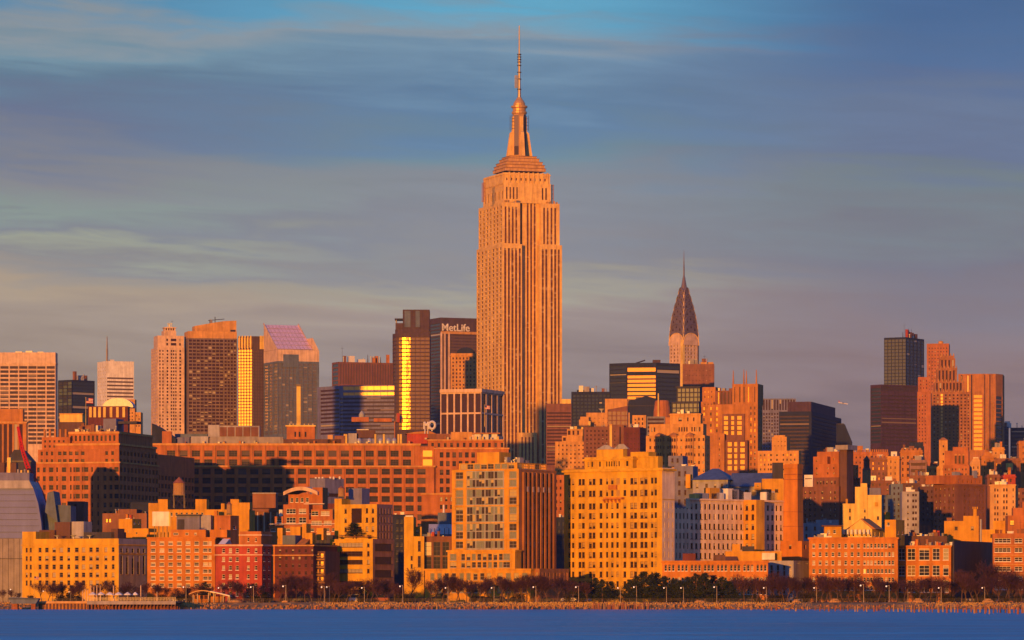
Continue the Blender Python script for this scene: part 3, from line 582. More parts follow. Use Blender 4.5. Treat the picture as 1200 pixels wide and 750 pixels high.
# ------------------------------------------------------------------ the tall spired tower
def spired_tower():
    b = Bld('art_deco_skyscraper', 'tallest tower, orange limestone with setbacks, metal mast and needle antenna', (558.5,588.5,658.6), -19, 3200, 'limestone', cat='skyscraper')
    strip_g, strip_s = 'glass_far', 'steel'
    mast = mat('mast_metal', (.58,.34,.12), .42, .35, .15, .5); mat('dark_spandrel', (.13,.045,.022), .6, 0, .15, .5)
    def strips(cs, y0, yt, yb, W0=None):
        """wall with one full-height slot per window column; each slot filled by a column of panes and metal spandrels"""
        for c, w in cs:
            a, d = b.fx(c-w/2, y0), b.fx(c+w/2, y0); m = MB(); z0, z1 = b.z(yb), b.z(yt); st = 3.6; n = int((z1-z0)/st); st = (z1-z0)/n
            for k in range(n):
                z = z0+k*st
                m.quad((a,y0+.7,z), (d,y0+.7,z), (d,y0+.7,z+st*.42), (a,y0+.7,z+st*.42), 1); m.quad((a,y0+.7,z+st*.42), (d,y0+.7,z+st*.42), (d,y0+.7,z+st), (a,y0+.7,z+st), 0, True)
            mid = (a+d)/2; m.quad((mid-.18,y0+.55,z0), (mid+.18,y0+.55,z0), (mid+.18,y0+.55,z1), (mid-.18,y0+.55,z1), 2)
            m.obj('window_column', ['glass_far','dark_spandrel','spandrel'], b.o)
    def wing(p0, p1, yt, yb, y0, y1, cs, sd=None, toprow=True):
        x0, x1 = b.fx(p0,y0), b.fx(p1,y0); z0, z1 = (b.z(yb) if yb else 0), b.z(yt)
        ylo = 560 if yb is None else yb; slot = (b.z(ylo-1), b.z(yt+5))
        cc = [(b.fx(c-w/2,y0)-x0, b.fx(c+w/2,y0)-x0) for c, w in cs]; n = len(b.wins)
        b._face(lambda u, z, d: (x0+u, y0+d, z), None, x1-x0, z0, z1, cc, [slot], .75, 0, None); del b.wins[n:]
        strips(cs, y0, yt+5, ylo-1)
        c_, r_ = ([], [])
        if sd:
            nn, fr, rr = sd; st = (y1-y0)/nn; c_ = [((k+.5-fr/2)*st, (k+.5+fr/2)*st) for k in range(nn)]; r_ = [(b.z(y+h/2), b.z(y-h/2)) for y, h in rr]
        b._face(lambda u, z, d: (x0+d, y1-u, z), None, y1-y0, z0, z1, c_, r_, .7, R(-90), None)
        b.wall.quad((x1,y0,z0), (x1,y1,z0), (x1,y1,z1), (x1,y0,z1)); b.wall.quad((x1,y1,z0), (x0,y1,z0), (x0,y1,z1), (x1,y1,z1))
        b.roof.quad((x0,y0,z1-.02), (x1,y0,z1-.02), (x1,y1,z1-.02), (x0,y1,z1-.02))
        return x0, x1, y0, y1, z0, z1
    S = b.S
    # main shaft: left wing, right wing and the recessed middle bay
    wing(588.5, 611.7, 285.5, None, 0, S, cols(592.2,4.25,5,2.5)[:5], sd=(7,.52,rows(291,4.9,46,3.1)))
    wing(632.0, 658.6, 285.5, None, 0, S, [(636.2,2.5),(640.4,2.5),(646.6,2.5),(650.8,2.5),(655.0,2.2)])
    # upper shaft
    wing(588.8, 609.5, 236.5, 285.5, 2.2, S-2, [(592.6,2.2),(596.8,2.2),(601,2.2),(605.2,2.2)], sd=(7,.5,rows(242,4.9,9,3.1)))
    wing(633.8, 655.8, 236.5, 285.5, 2.2, S-2, [(637.8,2.2),(642,2.2),(646.4,2.2),(650.8,2.2)])
    # middle bay rises to the crown
    wing(611.9, 632.0, 205, None, 6.5, S-6, [(618.5,2.3),(622.6,2.3),(626.7,2.3)])
    # lower annexe at the foot of the middle bay
    wing(608, 629, 507, None, -5, -.02, cols(612,4.2,4,2.0))
    # crown block
    rr = [(225,14)]
    b.tier(590.5, 645.5, 213, 236.5, y0=5, y1=S-7, f=([(594,1.6),(598,1.6),(602,1.6),(606,1.6),(636,1.8),(640,1.8)], rr), sd=(6,.35,[(227,10)]), par=.5)
    t = b.tier(590, 644.5, 201, 213, y0=5.6, y1=S-8, f=(cols(594,5.6,9,1.5), [(208.5,3)]), par=.8); b.cornice(*t[:4], 202.5, .7, .5)
    b.cornice(t[0], t[1], t[2], t[3], 213.5, .6, .4)
    for k in range(9):
        m = MB(); p = 594+5.6*k; c = b.fx(p+2.8, 5.5); m.box(c-.6, c+.6, 4.9, 5.58, b.z(213), b.z(200.2)); m.obj('buttress', 'limestone', b.o)
    # what follows stands half a building deeper
    b.D = 3200+S/2*.94
    # setback observation deck tiers
    cx, cy = b.fx(608.5, S/2-1), S/2-1
    def tierbox(w, d, yt, yb, m_='limestone', name='setback_tier'):
        m = MB(); hw = w/FPX*b.D/2; m.box(cx-hw, cx+hw, cy-d, cy+d, b.z(yb)+.003, b.z(yt)); return m.obj(name, m_, b.o)
    for w, d, yt, yb in ((50,15,197.5,201.6), (48,14,193.5,197.5), (44,13,189.8,193.5), (38,11,185.5,189.8), (33,9.5,182.8,185.5)): 
        tierbox(w, d, yt+.8, yb, 'buff_stone'); tierbox(w-3, d-1, yt, yt+.8, 'dark_panel', 'ledge_shadow_gap') if False else tierbox(w+1.0, d+.4, yt+.3, yt+.8, 'spandrel', 'ledge')
    # mooring mast: glazed shaft with four winged buttresses, drums, dome
    r = 8.6/FPX*b.D
    def shaft(m): m.prism([(cx+r*.92*math.cos(R(22.5+45*k)), cy+r*.92*math.sin(R(22.5+45*k))) for k in range(8)], b.z(183), b.z(133))
    b.part('mast', 'mast_metal', shaft)
    for k in range(4):
        a = R(90*k+45); m = MB()
        ca, sa = math.cos(a), math.sin(a); q = r*.875
        m.quad((cx+q*ca+1.9*sa, cy+q*sa-1.9*ca, b.z(181)), (cx+q*ca-1.9*sa, cy+q*sa+1.9*ca, b.z(181)), (cx+q*ca-1.9*sa, cy+q*sa+1.9*ca, b.z(134)), (cx+q*ca+1.9*sa, cy+q*sa-1.9*ca, b.z(134)), 0, True); m.obj('mast_window', 'glass_matte', b.o)
    for k in range(4):
        a = R(90*k); m = MB(); ca, sa = math.cos(a), math.sin(a)
        prof = [(r*.7, b.z(183)), (r*1.85, b.z(183)), (r*1.66, b.z(173)), (r*1.45, b.z(161)), (r*1.34, b.z(155)), (r*1.06, b.z(153)), (r*1.02, b.z(136)), (r*.7, b.z(135))]
        pts = []
        for off in (-1.2, 1.2): pts.append([(cx+q*ca-off*sa, cy+q*sa+off*ca, z) for q, z in prof])
        n = len(prof); m.poly(list(reversed(pts[0]))); m.poly(pts[1])
        for j in range(n): m.poly([pts[0][j], pts[0][(j+1) % n], pts[1][(j+1) % n], pts[1][j]])
        m.obj('buttress', 'limestone' , b.o)
    b.part('drum', 'mast_metal', lambda m: m.lathe(cx, cy, [(r*.95,b.z(133)),(r*1.05,b.z(131.5)),(r*1.05,b.z(130)),(r*.9,b.z(129)),(r*.9,b.z(126)),(r*1.12,b.z(125)),(r*1.12,b.z(123)),(r*.82,b.z(122.4)),(r*.8,b.z(120)),(r*.62,b.z(117)),(r*.42,b.z(115)),(r*.3,b.z(113))], 16))
    b.part('antenna', 'steel', lambda m: m.lathe(cx, cy, [(1.5,b.z(113)),(1.15,b.z(100)),(1.0,b.z(88)),(.95,b.z(64)),(.7,b.z(63.5)),(.55,b.z(48)),(.5,b.z(40)),(.4,b.z(28.5))], 8))
    for y in (72,69,66,63,76,84,92,104): b.part('antenna_ring', 'dark_steel', lambda m, y=y: m.cyl(cx, cy, 1.7, 1.7, b.z(y), b.z(y-1.1), 10))
    b.part('antenna_array', 'galv', lambda m: [m.tube((cx-2.4+dx, cy+dy, b.z(102)), (cx-2.4+dx, cy+dy, b.z(87)), .22) for dx in (-.9,0,.9) for dy in (-.8,.8)] + [m.box(cx-3.5, cx, cy-.9, cy+.9, b.z(y), b.z(y-.5)) for y in (101,96,91)])
    for sx in (-1, 1): b.part('broadcast_frame', 'dark_steel', lambda m, sx=sx: [m.tube((cx+sx*(r*1.2), cy+dy, b.z(152)), (cx+sx*(r*1.2), cy+dy, b.z(134)), .18) for dy in (-2,2)] + [m.tube((cx+sx*r*.8, cy-2, b.z(y)), (cx+sx*(r*1.25), cy-2, b.z(y)), .15) for y in (150,146,142,138)])
    b.D = 3200
    for p in (567.5, 647.5):
        b.part('antenna_cage', 'terracotta', lambda m, p=p: [m.tube((b.fx(p+d,9), 9+e, b.z(236)), (b.fx(p+d,9), 9+e, b.z(213)), .3) for d in (-1,1) for e in (0,3)] + [m.tube((b.fx(p-1,9), 9, b.z(y)), (b.fx(p+1,9), 9, b.z(y)), .2) for y in (214,219,224,229)])
    rr2 = random.Random(3)
    for k in range(14):
        p = 590.5+rr2.random()*18 if k < 8 else 636+rr2.random()*18; b.pbox('roof_unit', rr2.choice(['galv','steel','salmon_stone']), p, p+rr2.uniform(.8,2), 236.5-rr2.uniform(1,3.4), 236.5, 3, 4.4)
    b.done('grey_concrete')
spired_tower()

# ------------------------------------------------------------------ the arched metal spire
def arched_spire():
    b = Bld('art_deco_skyscraper', 'slender tower with a crown of metal arches tapering to a needle spire', (784.5,800,818.5), -41, 3880, 'pale_limestone', cat='skyscraper')
    W, S = b.W, b.S; cx, cy = W/2, S/2; half = min(W, S)/2
    b.tier(None, None, 401, None, f=([(803.5,1.3),(807,1.5),(810.5,1.5),(814.5,1.3)], rows(405,4.3,14,2.4)), sd=(4,.32,rows(405,4.3,14,2.4)), rec=.8)
    # gold chamfer strip at the near corner
    b.part('corner_pier', 'cream', lambda m: (m.box(-.5, 2.2, -.5, -.02, b.z(470), b.z(398)), m.box(-.5, -.02, 0, 2.4, b.z(470), b.z(398)))); b.part('corner_shaft', 'chrome_steel', lambda m: m.box(W-1.4, W+.3, -.4, .8, b.z(470), b.z(396)))
    lv = [(17.3,404,390),(17.0,398,379),(16.0,389,369.5),(14.4,380,360.5),(12.2,371,352),(9.6,362.5,344),(7.0,354.5,336)]
    for i, (hw, yb, yt) in enumerate(lv):
        h = hw/1.42/FPX*b.D*1.02; z0, z1 = b.z(yb), b.z(yt); rise = z1-z0; N = 14
        pr = [(math.cos(math.pi*k/N)*h, z0+rise*math.sin(math.pi*k/N)**.75) for k in range(N+1)]
        mm = 'chrome_steel' if i else 'pale_limestone'
        m = MB(); m.xprofile([(cx+x, z) for x, z in pr], cy-h, cy+h); m.yprofile([(cy+x, z) for x, z in reversed(pr)][::-1], cx-h+.01, cx+h-.01); m.obj('arch_tier', mm, b.o)
        m = MB()
        # rim and triangular windows on the two faces towards the river
        rim = [(math.cos(math.pi*k/N)*h*1.0, z0+rise*math.sin(math.pi*k/N)**.75) for k in range(N+1)]
        for (xa, za), (xb, zb) in zip(rim, rim[1:]):
            m.tube((cx+xa, cy-h-.1, za), (cx+xb, cy-h-.1, zb), .42, n=4); m.tube((cx-h-.1, cy+xa, za), (cx-h-.1, cy+xb, zb), .42, n=4)
        m.obj('arch_rim', 'chrome_steel' if i else 'limestone', b.o)
        if i:
            for k in range(5):
                a = math.pi*(k+.5)/5+0; r0 = h*.80; m = MB()
                px_, pz = math.cos(a)*r0, z0+rise*.82*math.sin(a); s_ = h*.10
                m.poly([(cx+px_-s_, cy-h-.12, pz-s_*1.4), (cx+px_+s_, cy-h-.12, pz-s_*1.4), (cx+px_, cy-h-.12, pz+s_*1.6)]); m.poly([(cx-h-.12, cy+px_+s_, pz-s_*1.4), (cx-h-.12, cy+px_-s_, pz-s_*1.4), (cx-h-.12, cy+px_, pz+s_*1.6)])
                m.obj('crown_window', 'glass_far', b.o)
    d = b.D/FPX
    b.part('spire', 'chrome_steel', lambda m: m.lathe(cx, cy, [(5.4*d,b.z(350)),(4.4*d,b.z(341)),(3.2*d,b.z(334)),(2.1*d,b.z(328)),(1.5*d,b.z(324)),(.9*d,b.z(322)),(.75*d,b.z(312)),(.45*d,b.z(302)),(.15*d,b.z(292))], 8)); b.done()
arched_spire()

# ------------------------------------------------------------------ rooftop things that stand by themselves
def water_tower(px, ybot, ytop, wpx, D, label, legs=.35, m='cedar', cap='rust', groupn='rooftop water tanks', rot=0):
    """wooden tank with a conical lid on a braced steel frame"""
    r = wpx*D/FPX/2; z0, z1 = Z(ybot, D), Z(ytop, D); h = z1-z0; zl = h*legs; zt = h*.8
    o = empty('water_tower', label, 'water tower', (X(px, D), D, z0), rot, groupn)
    b = MB(); b.cyl(0, 0, r, r*.96, zl+.1, zt, 16)
    for k in range(4): b.cyl(0, 0, r*1.02, r*1.02, zl+.1+(zt-zl)*(k+.5)/4.2, zl+.18+(zt-zl)*(k+.5)/4.2, 16)
    b.obj('tank', m, o)
    b = MB(); b.lathe(0, 0, [(r*1.08,zt+.003),(r*.55,zt+(h-zt)*.55),(.08,h)], 16); b.obj('roof', cap, o)
    if legs > .05:
        b = MB(); q = r*.85
        b.box(-r, r, -r, r, zl-.15, zl+.09)
        b.obj('platform', 'dark_steel', o)
        for sx in (-1, 1):
            for sy in (-1, 1): m2 = MB(); m2.box(sx*q-.12, sx*q+.12, sy*q-.12, sy*q+.12, 0, zl-.16); m2.obj('leg', 'dark_steel', o)
        b = MB()
        for sy in (-1, 1): b.tube((-q,sy*q,.2), (q,sy*q,zl-.2), .07); b.tube((q,sy*q,.2), (-q,sy*q,zl-.2), .07); b.tube((sy*q,-q,.2), (sy*q,q,zl-.2), .07)
        b.obj('brace', 'dark_steel', o)
    return o
def hip_roof(m, x0, x1, y0, y1, z, h, ridge=.35, ov=.5):
    x0 -= ov; x1 += ov; y0 -= ov; y1 += ov; cy = (y0+y1)/2; L = (x1-x0)*ridge; a = (x0+L, cy, z+h); c = (x1-L, cy, z+h)
    p = [(x0,y0,z), (x1,y0,z), (x1,y1,z), (x0,y1,z)]
    m.poly([p[0], p[1], c, a]); m.poly([p[1], p[2], c]); m.poly([p[2], p[3], a, c]); m.poly([p[3], p[0], a]); m.poly([p[3], p[2], p[1], p[0]])
def crenels(b, x0, x1, y0, yt, n, h=1.2, m=None, fill=.55):
    st = (x1-x0)/n
    for k in range(n):
        q = MB(); q.box(x0+st*(k+.5-fill/2), x0+st*(k+.5+fill/2), y0, y0+.7, b.z(yt), b.z(yt)+h); q.obj('merlon', m or b.wallmat, b.o)

# ------------------------------------------------------------------ the middle of the city
def middle_city():
    # dark grid block behind the pale grid block
    b = Bld('apartment_block', 'dark maroon apartment block with a regular window grid, behind the pale orange grid block', (684,714,717), 3, 2250, 'umber_brick', depth=22)
    t = b.tier(None, None, 500, None, f=(cols(688,4.6,6,1.7), rows(505,4.9,10,2.2))); b.clutter(t, 3, 1); b.done()
    b = Bld('apartment_block', 'pale orange apartment block with small square windows, right of the tallest tower', (650.5,684,684.6), 1, 2100, 'salmon_stone', depth=18)
    t = b.tier(None, None, 517.5, None, f=(cols(654.8,4.75,7,1.5), rows(522,5,9,2.1)))
    b.tier(658.5, 682.5, 510.5, 517.5, y0=2, y1=12, f=([(661.5,3.2)], [(514.5,4)]), mi=0, par=.4); b.tier(664.5, 683, 502.5, 510.5, y0=3, y1=11, f=([(667,3),(672,2),(677.5,2)], [(506.8,5)]), par=.4)
    b.pbox('roof_unit', 'cream', 673, 676, 499, 503, 5, 8); b.pbox('chimney', 'cream', 681, 683.5, 500, 511, 4, 6); b.pbox('roof_unit', 'galv', 668, 672, 499.5, 502.5, 5, 8); b.done()
    b = Bld('office_block', 'stepped salmon block with blank walls, behind the dark maroon grid block', (683,738,741), 3, 2750, 'salmon_stone', depth=26)
    b.tier(687, None, 483.5, None, f=(cols(692,5,9,.7), rows(490,5,3,1))); b.tier(709, 735, 467, 483.5, y0=3, y1=20); b.tier(678.5, 690, 492, None, y0=-6, y1=-.02); b.tier(680, 690, 488.5, 492, y0=-4, y1=-1); b.pbox('lit_penthouse', 'cream', 689, 692, 494, 500, -8, -6.2)
    b.part('dish', 'white_metal', lambda m: m.lathe(b.fx(705,6), 6, [(.2,b.z(483.5)),(.3,b.z(481)),(2.2,b.z(478.5))], 10)); b.done()
    b = Bld('glass_block', 'small dark glass block with a rising roof line, before the salmon block', (712,735.5,737), 3, 2500, 'dark_panel', 'glass_copper', depth=18)
    b.part('wall', 'umber_brick', lambda m: m.xprofile([(0,0), (b.W,0), (b.W,b.z(475.5)), (0,b.z(480))], 0, 18))
    for p in (714.7,719.8,725,730.2,734):
        for y in (484.5,490,495.5): b.pbox('window', 'glass_copper', p-2 if p < 733 else p-1, p+2 if p < 733 else p+1, y-2.2, y+2.2, -.1, -.02)
    b.done()
    b = Bld('office_block', 'dark navy block with a sloping roof line under the golden glass front', (736,769,770), 2, 2950, 'navy_panel', 'glass_blue', depth=20)
    b.part('wall', 'navy_panel', lambda m: m.xprofile([(0,0), (b.W,0), (b.W,b.z(467)), (b.fx(757),b.z(464)), (0,b.z(470))], 0, 20)); b.part('ledge', 'dark_panel', lambda m: m.box(-.3, b.W+.3, -.3, -.02, b.z(476), b.z(475))); b.part('roof_unit', 'dark_steel', lambda m: m.box(b.fx(745), b.fx(752), 4, 8, b.z(470), b.z(465))); b.done()
    b = Bld('apartment_block', 'narrow maroon block with a blank brown wall, behind the hip roofed golden block', (712,731,734), 6, 2050, 'umber_brick')
    b.tier(None, 726, 500, None, f=(cols(716,4.5,2,1.2), rows(506,5,4,1.8))); b.tier(726, None, 498, None, y0=2, mi=0); b.done()
    b = Bld('apartment_block', 'plain maroon brick block with dark upper right corner, left of the arcaded ornate block', (731,750,757), 14, 2000, 'maroon_brick')
    t = b.tier(None, None, 500.5, None, f=(cols(735,4.4,4,1), rows(508,6,4,1.4)), sd=(3,.35,rows(508,6,4,2))); b.clutter(t, 2, 5); b.done()
    b = Bld('apartment_block', 'small orange block with tall windows, behind the plain maroon block', (741,757,758.5), 4, 2400, 'salmon_stone', depth=14)
    b.tier(None, None, 486.5, None, f=(cols(744.5,4.2,3,1.6), rows(491,5.4,5,3.2))); b.done()
    b = Bld('factory_block', 'orange block with a tapering drum and thin chimney, by the dark green glass block', (764,786,787), 4, 2480, 'terracotta', depth=16)
    t = b.tier(None, None, 489, None, f=(cols(768,4.4,4,2.4), [(485,0.1)])); b.part('drum', 'rust_brick', lambda m: m.lathe(b.fx(776,9), 9, [(b.px(10.5),b.z(489)),(b.px(10),b.z(481)),(b.px(8.5),b.z(470)),(b.px(7.6),b.z(468.6)),(.3,b.z(467.8))], 18)); b.part('chimney', 'cream', lambda m: m.cyl(b.fx(771.5,4), 4, .5, .4, b.z(489), b.z(460.5), 8)); b.done()
    b = Bld('penthouse_block', 'low grey glass block with dark bands, below the orange drum', (758,779,780), 3, 2300, 'grey_panel', 'glass_far', depth=14)
    b.tier(None, None, 488, None, f=([(768.5,19)], rows(491.5,4.6,6,2.4))); b.done()
    b = Bld('glass_block', 'dark green glass block with rounded bays and two steps, behind the ornate arcaded block', (787,819,822), 16, 2620, 'dark_panel', 'glass_green', depth=18)
    b.tier(None, None, 470.5, None, f=(cols(790,4.9,7,3.9), rows(475,5.6,8,4.4))); b.tier(793, 820, 452.5, 470.5, y0=2, y1=15, f=(cols(796,4.8,6,3.8), rows(457,5.4,3,4.2))); b.cornice(b.fx(792.5,2), b.fx(820.5,2), 2, 15, 452.3, .5, .5); b.done()
    # ornate arcaded block
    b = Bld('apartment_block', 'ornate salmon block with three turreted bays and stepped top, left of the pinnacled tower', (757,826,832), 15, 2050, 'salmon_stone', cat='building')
    rr = rows(515,9,6,3.6)
    b.tier(None, None, 510, None, f=(cols(762,5.2,13,1.9), rr), sd=(3,.3)); b.tier(761, 824, 496, 510, y0=4, f=([(764,1.6),(767,1.6)]+cols(796,3,4,1.6)+cols(811,3,4,1.6), [(502.5,5.2)])); t = b.tier(785, 821, 483.5, 496, y0=7, f=([(797,4),(806,1.6),(813,1.6)], [(490.5,4.5)])); b.cornice(*t[:4], 484.3, .5, .4); b.clutter(t, 4, 6)
    for p in (771.5,788,807.5):
        m = MB(); c = b.fx(p,-1.5); r = b.px(5.2); m.cyl(c, .6, r, r, 0, b.z(511.5), 10); m.obj('bay', 'salmon_stone', b.o)
        m = MB(); m.lathe(c, .6, [(r*1.15,b.z(511.4)),(r*1.1,b.z(510)),(r*.6,b.z(507.6)),(.1,b.z(506.5))], 10); m.obj('turret_roof', 'terracotta', b.o)
        for y in (515.5,523.5,532,541):
            for dx in (-2.6, 0, 2.6):
                a = b.fx(p+dx,-1.5); d = math.sqrt(max(.1, (r*.96)**2-(a-c)**2)); m = MB(); q = b.px(.8); z0 = b.z(y+1.9); z1 = b.z(y-1.2)
                m.poly([(a-q,.6-d-.45,z0), (a+q,.6-d-.45,z0)]+[(a+q*math.cos(math.pi*k/6), .6-d-.45, z1+q*math.sin(math.pi*k/6)) for k in range(7)]); m.obj('arched_window', 'glass_far', b.o)
    b.done()
    # pinnacled tower
    b = Bld('deco_tower', 'massive orange brick tower with four thin pinnacles and tall golden windows', (822,888,893.5), 14, 2300, ['terracotta','umber_brick'], 'glass_goldmix', cat='tower')
    gg = 'glass_bandgold'
    b.tier(None, None, 473.5, None, f=([(825,2),(833,2),(840,2)]+[(866-15,1)]*0+[(880,1.5),(884.5,1.5)], rows(478,6.6,12,3.4)), sd=(2,.25), g='glass_goldmix')
    b.tier(846.5, 872.5, 484.8, None, y0=-1.2, y1=-.02, f=([(850.6,5),(858.4,3.6),(866.4,5.4)], rows(489.5,5.9,4,4.4)), mi=1, g=gg, par=0); b.tier(850, 876, 516, None, y0=-3.5, y1=-1.22, f=([(855,5),(862,3.6),(870,5.2)], rows(520.5,7,5,5)), mi=1, g=gg, par=0)
    b.tier(825.5, 849, 508, None, y0=-5, y1=-3.6+.1, f=([(829,1.2),(843,1.2)], rows(514,6.4,7,2.6)), par=.3)
    t = b.tier(838, 873, 457, 473.5, y0=2.5, y1=20, f=(cols(842,4,7,1.7), [(465.5,14)]), mi=1); b.clutter(t, 3, 9)
    b.tier(823, 838.5, 452.5, 473.5, y0=4, y1=16, f=(cols(826,4,3,1), rows(458,6,2,2)), par=.5); b.tier(821.5, 836, 470, 476, y0=1.2, y1=3.9, f=(cols(826,4,3,1.6),[(473.5,2.2)]), par=.3)
    t = b.tier(858, 888, 449.5, 473.5, y0=1.5, y1=18, f=([(861,1),(867,1.4),(872,1.4),(877,1.4),(884.5,1)], [(462,18)]))
    for p, y in ((859.3,433.5),(871.7,432.5),(874.6,434),(886.4,433)):
        b.part('pinnacle', 'terracotta', lambda m, p=p, y=y: m.prism([(b.fx(p-.9,1.7),1.2), (b.fx(p+.9,1.7),1.2), (b.fx(p+.9,1.7),2.4), (b.fx(p-.9,1.7),2.4)], b.z(451), b.z(y), 0, [(b.fx(p-.3,1.7),1.6), (b.fx(p+.3,1.7),1.6), (b.fx(p+.3,1.7),2), (b.fx(p-.3,1.7),2)]))
    b.done()
    b = Bld('apartment_block', 'salmon block with a squat round topped tower, behind the brick smokestack', (888,936,939), 14, 2120, 'salmon_stone')
    b.tier(None, None, 528, None, f=(cols(891.5,4.5,3,1.5)+[(903.5,2.2),(910.5,2.2)]+cols(918,4.4,4,1.8), rows(533,5.6,6,2.4)), g='glass_goldmix', sd=(3,.3))
    t = b.tier(904.5, 922, 511.5, 528, y0=3, y1=12, f=(cols(908,4,4,.9), rows(517,5,2,1.4))); b.pbox('cap', 'salmon_stone', 907, 920, 509.5, 511.5, 4, 11); b.done()
    # crenellated block and brown apartment mass
    b = Bld('apartment_block', 'long orange block with a toothed parapet, behind the brown stepped apartment house', (957,1041,1044), 6, 2200, 'rust_brick', depth=20)
    t = b.tier(None, None, 529.5, None, f=(cols(962,4.6,17,1.4), rows(536,6,5,2.2)), par=.5); crenels(b, 0, b.W, 0, 529.5, 34, 1.3, 'terracotta'); b.cornice(0, b.W, 0, 20, 532, .6, .3)
    b.pbox('bulkhead', 'terracotta', 1004, 1011, 522, 529.5, 4, 9); b.clutter(t, 4, 3); b.done()
    b = Bld('apartment_house', 'brown stepped apartment house with many pale windows, right of the brick smokestack', (939,983,1012), 28, 1560, ['umber_brick','rust_brick'], 'glass_pale', cat='apartment block')
    rr = rows(577,6.7,7,3.2)
    b.tier(None, None, 570, None, f=([(943.5,1.7),(949.5,2.2),(955,1.2),(963.5,2.4),(973,1.7),(978.5,1.7)], rr), sd=(6,.32)); b.tier(953, 983, 559, 570, y0=3, f=(cols(958,3.6,4,1.6)+cols(974.5,4,2,1.6), [(565,4)]), mi=0, sd=(6,.3,[(565,4)])); b.tier(953, 983.2, 543, 559, y0=5, f=([(957,1.6),(970,1.4),(977,1.4)], rows(548,6,2,2.4)), mi=1, sd=(5,.25)); b.tier(953, 969.5, 534, 543, y0=6, y1=16, mi=1, f=([(957,1.4)],[(539,2)]))
    t = b.tier(957.5, 983, 528, 543, y0=9, y1=20, mi=1, f=(cols(962,5,4,1.2), [(537,2.4)])); b.clutter(t, 3, 2)
    sx = b.sy(989); b.part('stair_tower', 'dark_brick', lambda m: m.box(b.W-.5, b.W+2.5, sx-3, sx+3, 0, b.z(527))); b.part('cap', 'grey_concrete', lambda m: m.box(b.W-1.5, b.W+3.5, sx-4.5, sx+4.5, b.z(527)+.003, b.z(521.5)))
    for k in range(5):
        q = b.sy(993+4*k); b.part('dormer', 'umber_brick', lambda m, q=q: m.box(b.W-3, b.W+.35, q-1, q+1.1, b.z(560), b.z(554+1.5*k)))
    b.done()
    b = Bld('bulkhead_house', 'small white walled rooftop house, beside the brick smokestack', (942.5,952.5,954), 5, 1650, 'white_paint', depth=8)
    b.tier(None, None, 556.5, None, f=([(947.5,8)], [(561,1)])); b.done()
    # dense orange cluster
    cl = [((1012,1042,1045),7,2120,536,'brown_brick','brown block with dormers and a pale arcade, right of the crenellated block',[(1018,1.6),(1023,1.6),(1030,1.4),(1035,1.4),(1040,1.4)],rows(543,6,4,3)),
          ((1040,1054,1058),8,1980,534.5,'salmon_stone','narrow salmon turret block, left of the scalloped top block',[(1044,1.2),(1049,1.2)],rows(541,7,4,3)),
          ((1055,1081,1084),7,2050,527.5,'terracotta','orange block with a scalloped top storey, below the dark purple banded slab',[(1058,1.6),(1064,2.4),(1071,2.2),(1077,2)],rows(536,7,4,3.4)),
          ((1066,1086,1087),4,1900,539,'mauve_brick','grey mauve block with two wide bands, before the scalloped top block',[(1076,17)],rows(544,7.4,3,3.6)),
          ((1010,1050,1053),8,1780,563,'umber_brick','low brown brick block behind the cupola water tank',[(1015,2),(1023,2),(1031,2),(1040,2)],rows(568,6,3,2.6)),
          ((1066,1098,1100),6,1800,557,'brown_brick','low brown house with roof huts, left of the round arched brown tower',[(1070,2),(1077,2),(1085,2),(1092,2)],rows(562,6,3,2.8)),
          ((1137,1151,1153),5,1960,541,'buff_stone','buff block with arched top, right of the round arched brown tower',[(1141,1.4),(1146,1.4)],rows(548,7,3,3)),
          ((1150,1165,1166),4,1900,534,'terracotta','orange flat pier block, below the bright faceted tower',[(1154,1),(1160,1)],rows(541,7,4,4)),
          ((1163,1177,1178),4,2150,524,'salmon_stone','tall plain salmon block, right of the orange pier block',[(1167,1.2),(1173,1.2)],rows(531,6,5,2)),
          ((1164,1196,1197),3,1950,537,'brown_brick','wide brown block with small hut on top, near the right edge',[(1168,2),(1173,2),(1184,1.6),(1190,1.6)],rows(545,7,3,4)),
          ((1194,1215,1216),3,2000,516.5,'terracotta','tall orange block cut by the right edge of the picture',[(1199,1)],rows(524,7,5,3)),
          ((1157,1172,1173),3,1720,556,'umber_brick','small brown house with lit windows, above the yellow grey apartment block',[(1161,2),(1167,2)],rows(561,6,2,3)),
          ((1176,1190,1191),3,1700,556,'red_brick','small red brick house with twin lit windows, above the yellow grey apartment block',[(1180,2),(1184.5,2)],rows(563,6,2,4)),
          ((1086,1102,1103),4,1920,546,'salmon_stone','pale salmon house beside the thin square campanile',[(1090,1.4),(1096,1.4)],rows(552,6,3,3))]
    for i, (e, phi, D, yt, wm, lab, cs, rr) in enumerate(cl):
        b = Bld('apartment_block', lab, e, phi, D, wm, 'glass_goldmix' if i % 3 == 0 else 'glass_far', depth=14)
        t = b.tier(None, None, yt, None, f=(cs, rr)); b.clutter(t, 5, i, 1.1)
        w = e[1]-e[0]
        b.cornice(0, b.W, 0, 14, yt+2.2, .5, .35)
        if i in (2,): 
            for k in range(5): b.part('scallop', 'terracotta', lambda m, k=k: m.lathe(b.fx(1058+5*k,1.4), 1.4, [(b.px(2.2),b.z(yt)),(b.px(2.2),b.z(yt-1)),(b.px(1.5),b.z(yt-2.4)),(.1,b.z(yt-3))], 10))
        if i == 0: 
            for k in range(6): b.pbox('dormer', 'terracotta', 1013+5*k, 1015.4+5*k, yt-2.6, yt, .4, 2)
        if i in (6, 7): b.part('arch', wm, lambda m: m.xprofile([(b.W*.5+b.W*.4*math.cos(math.pi*k/10), b.z(yt)+math.sin(math.pi*k/10)*b.px(4.5)) for k in range(11)], 1, 9))
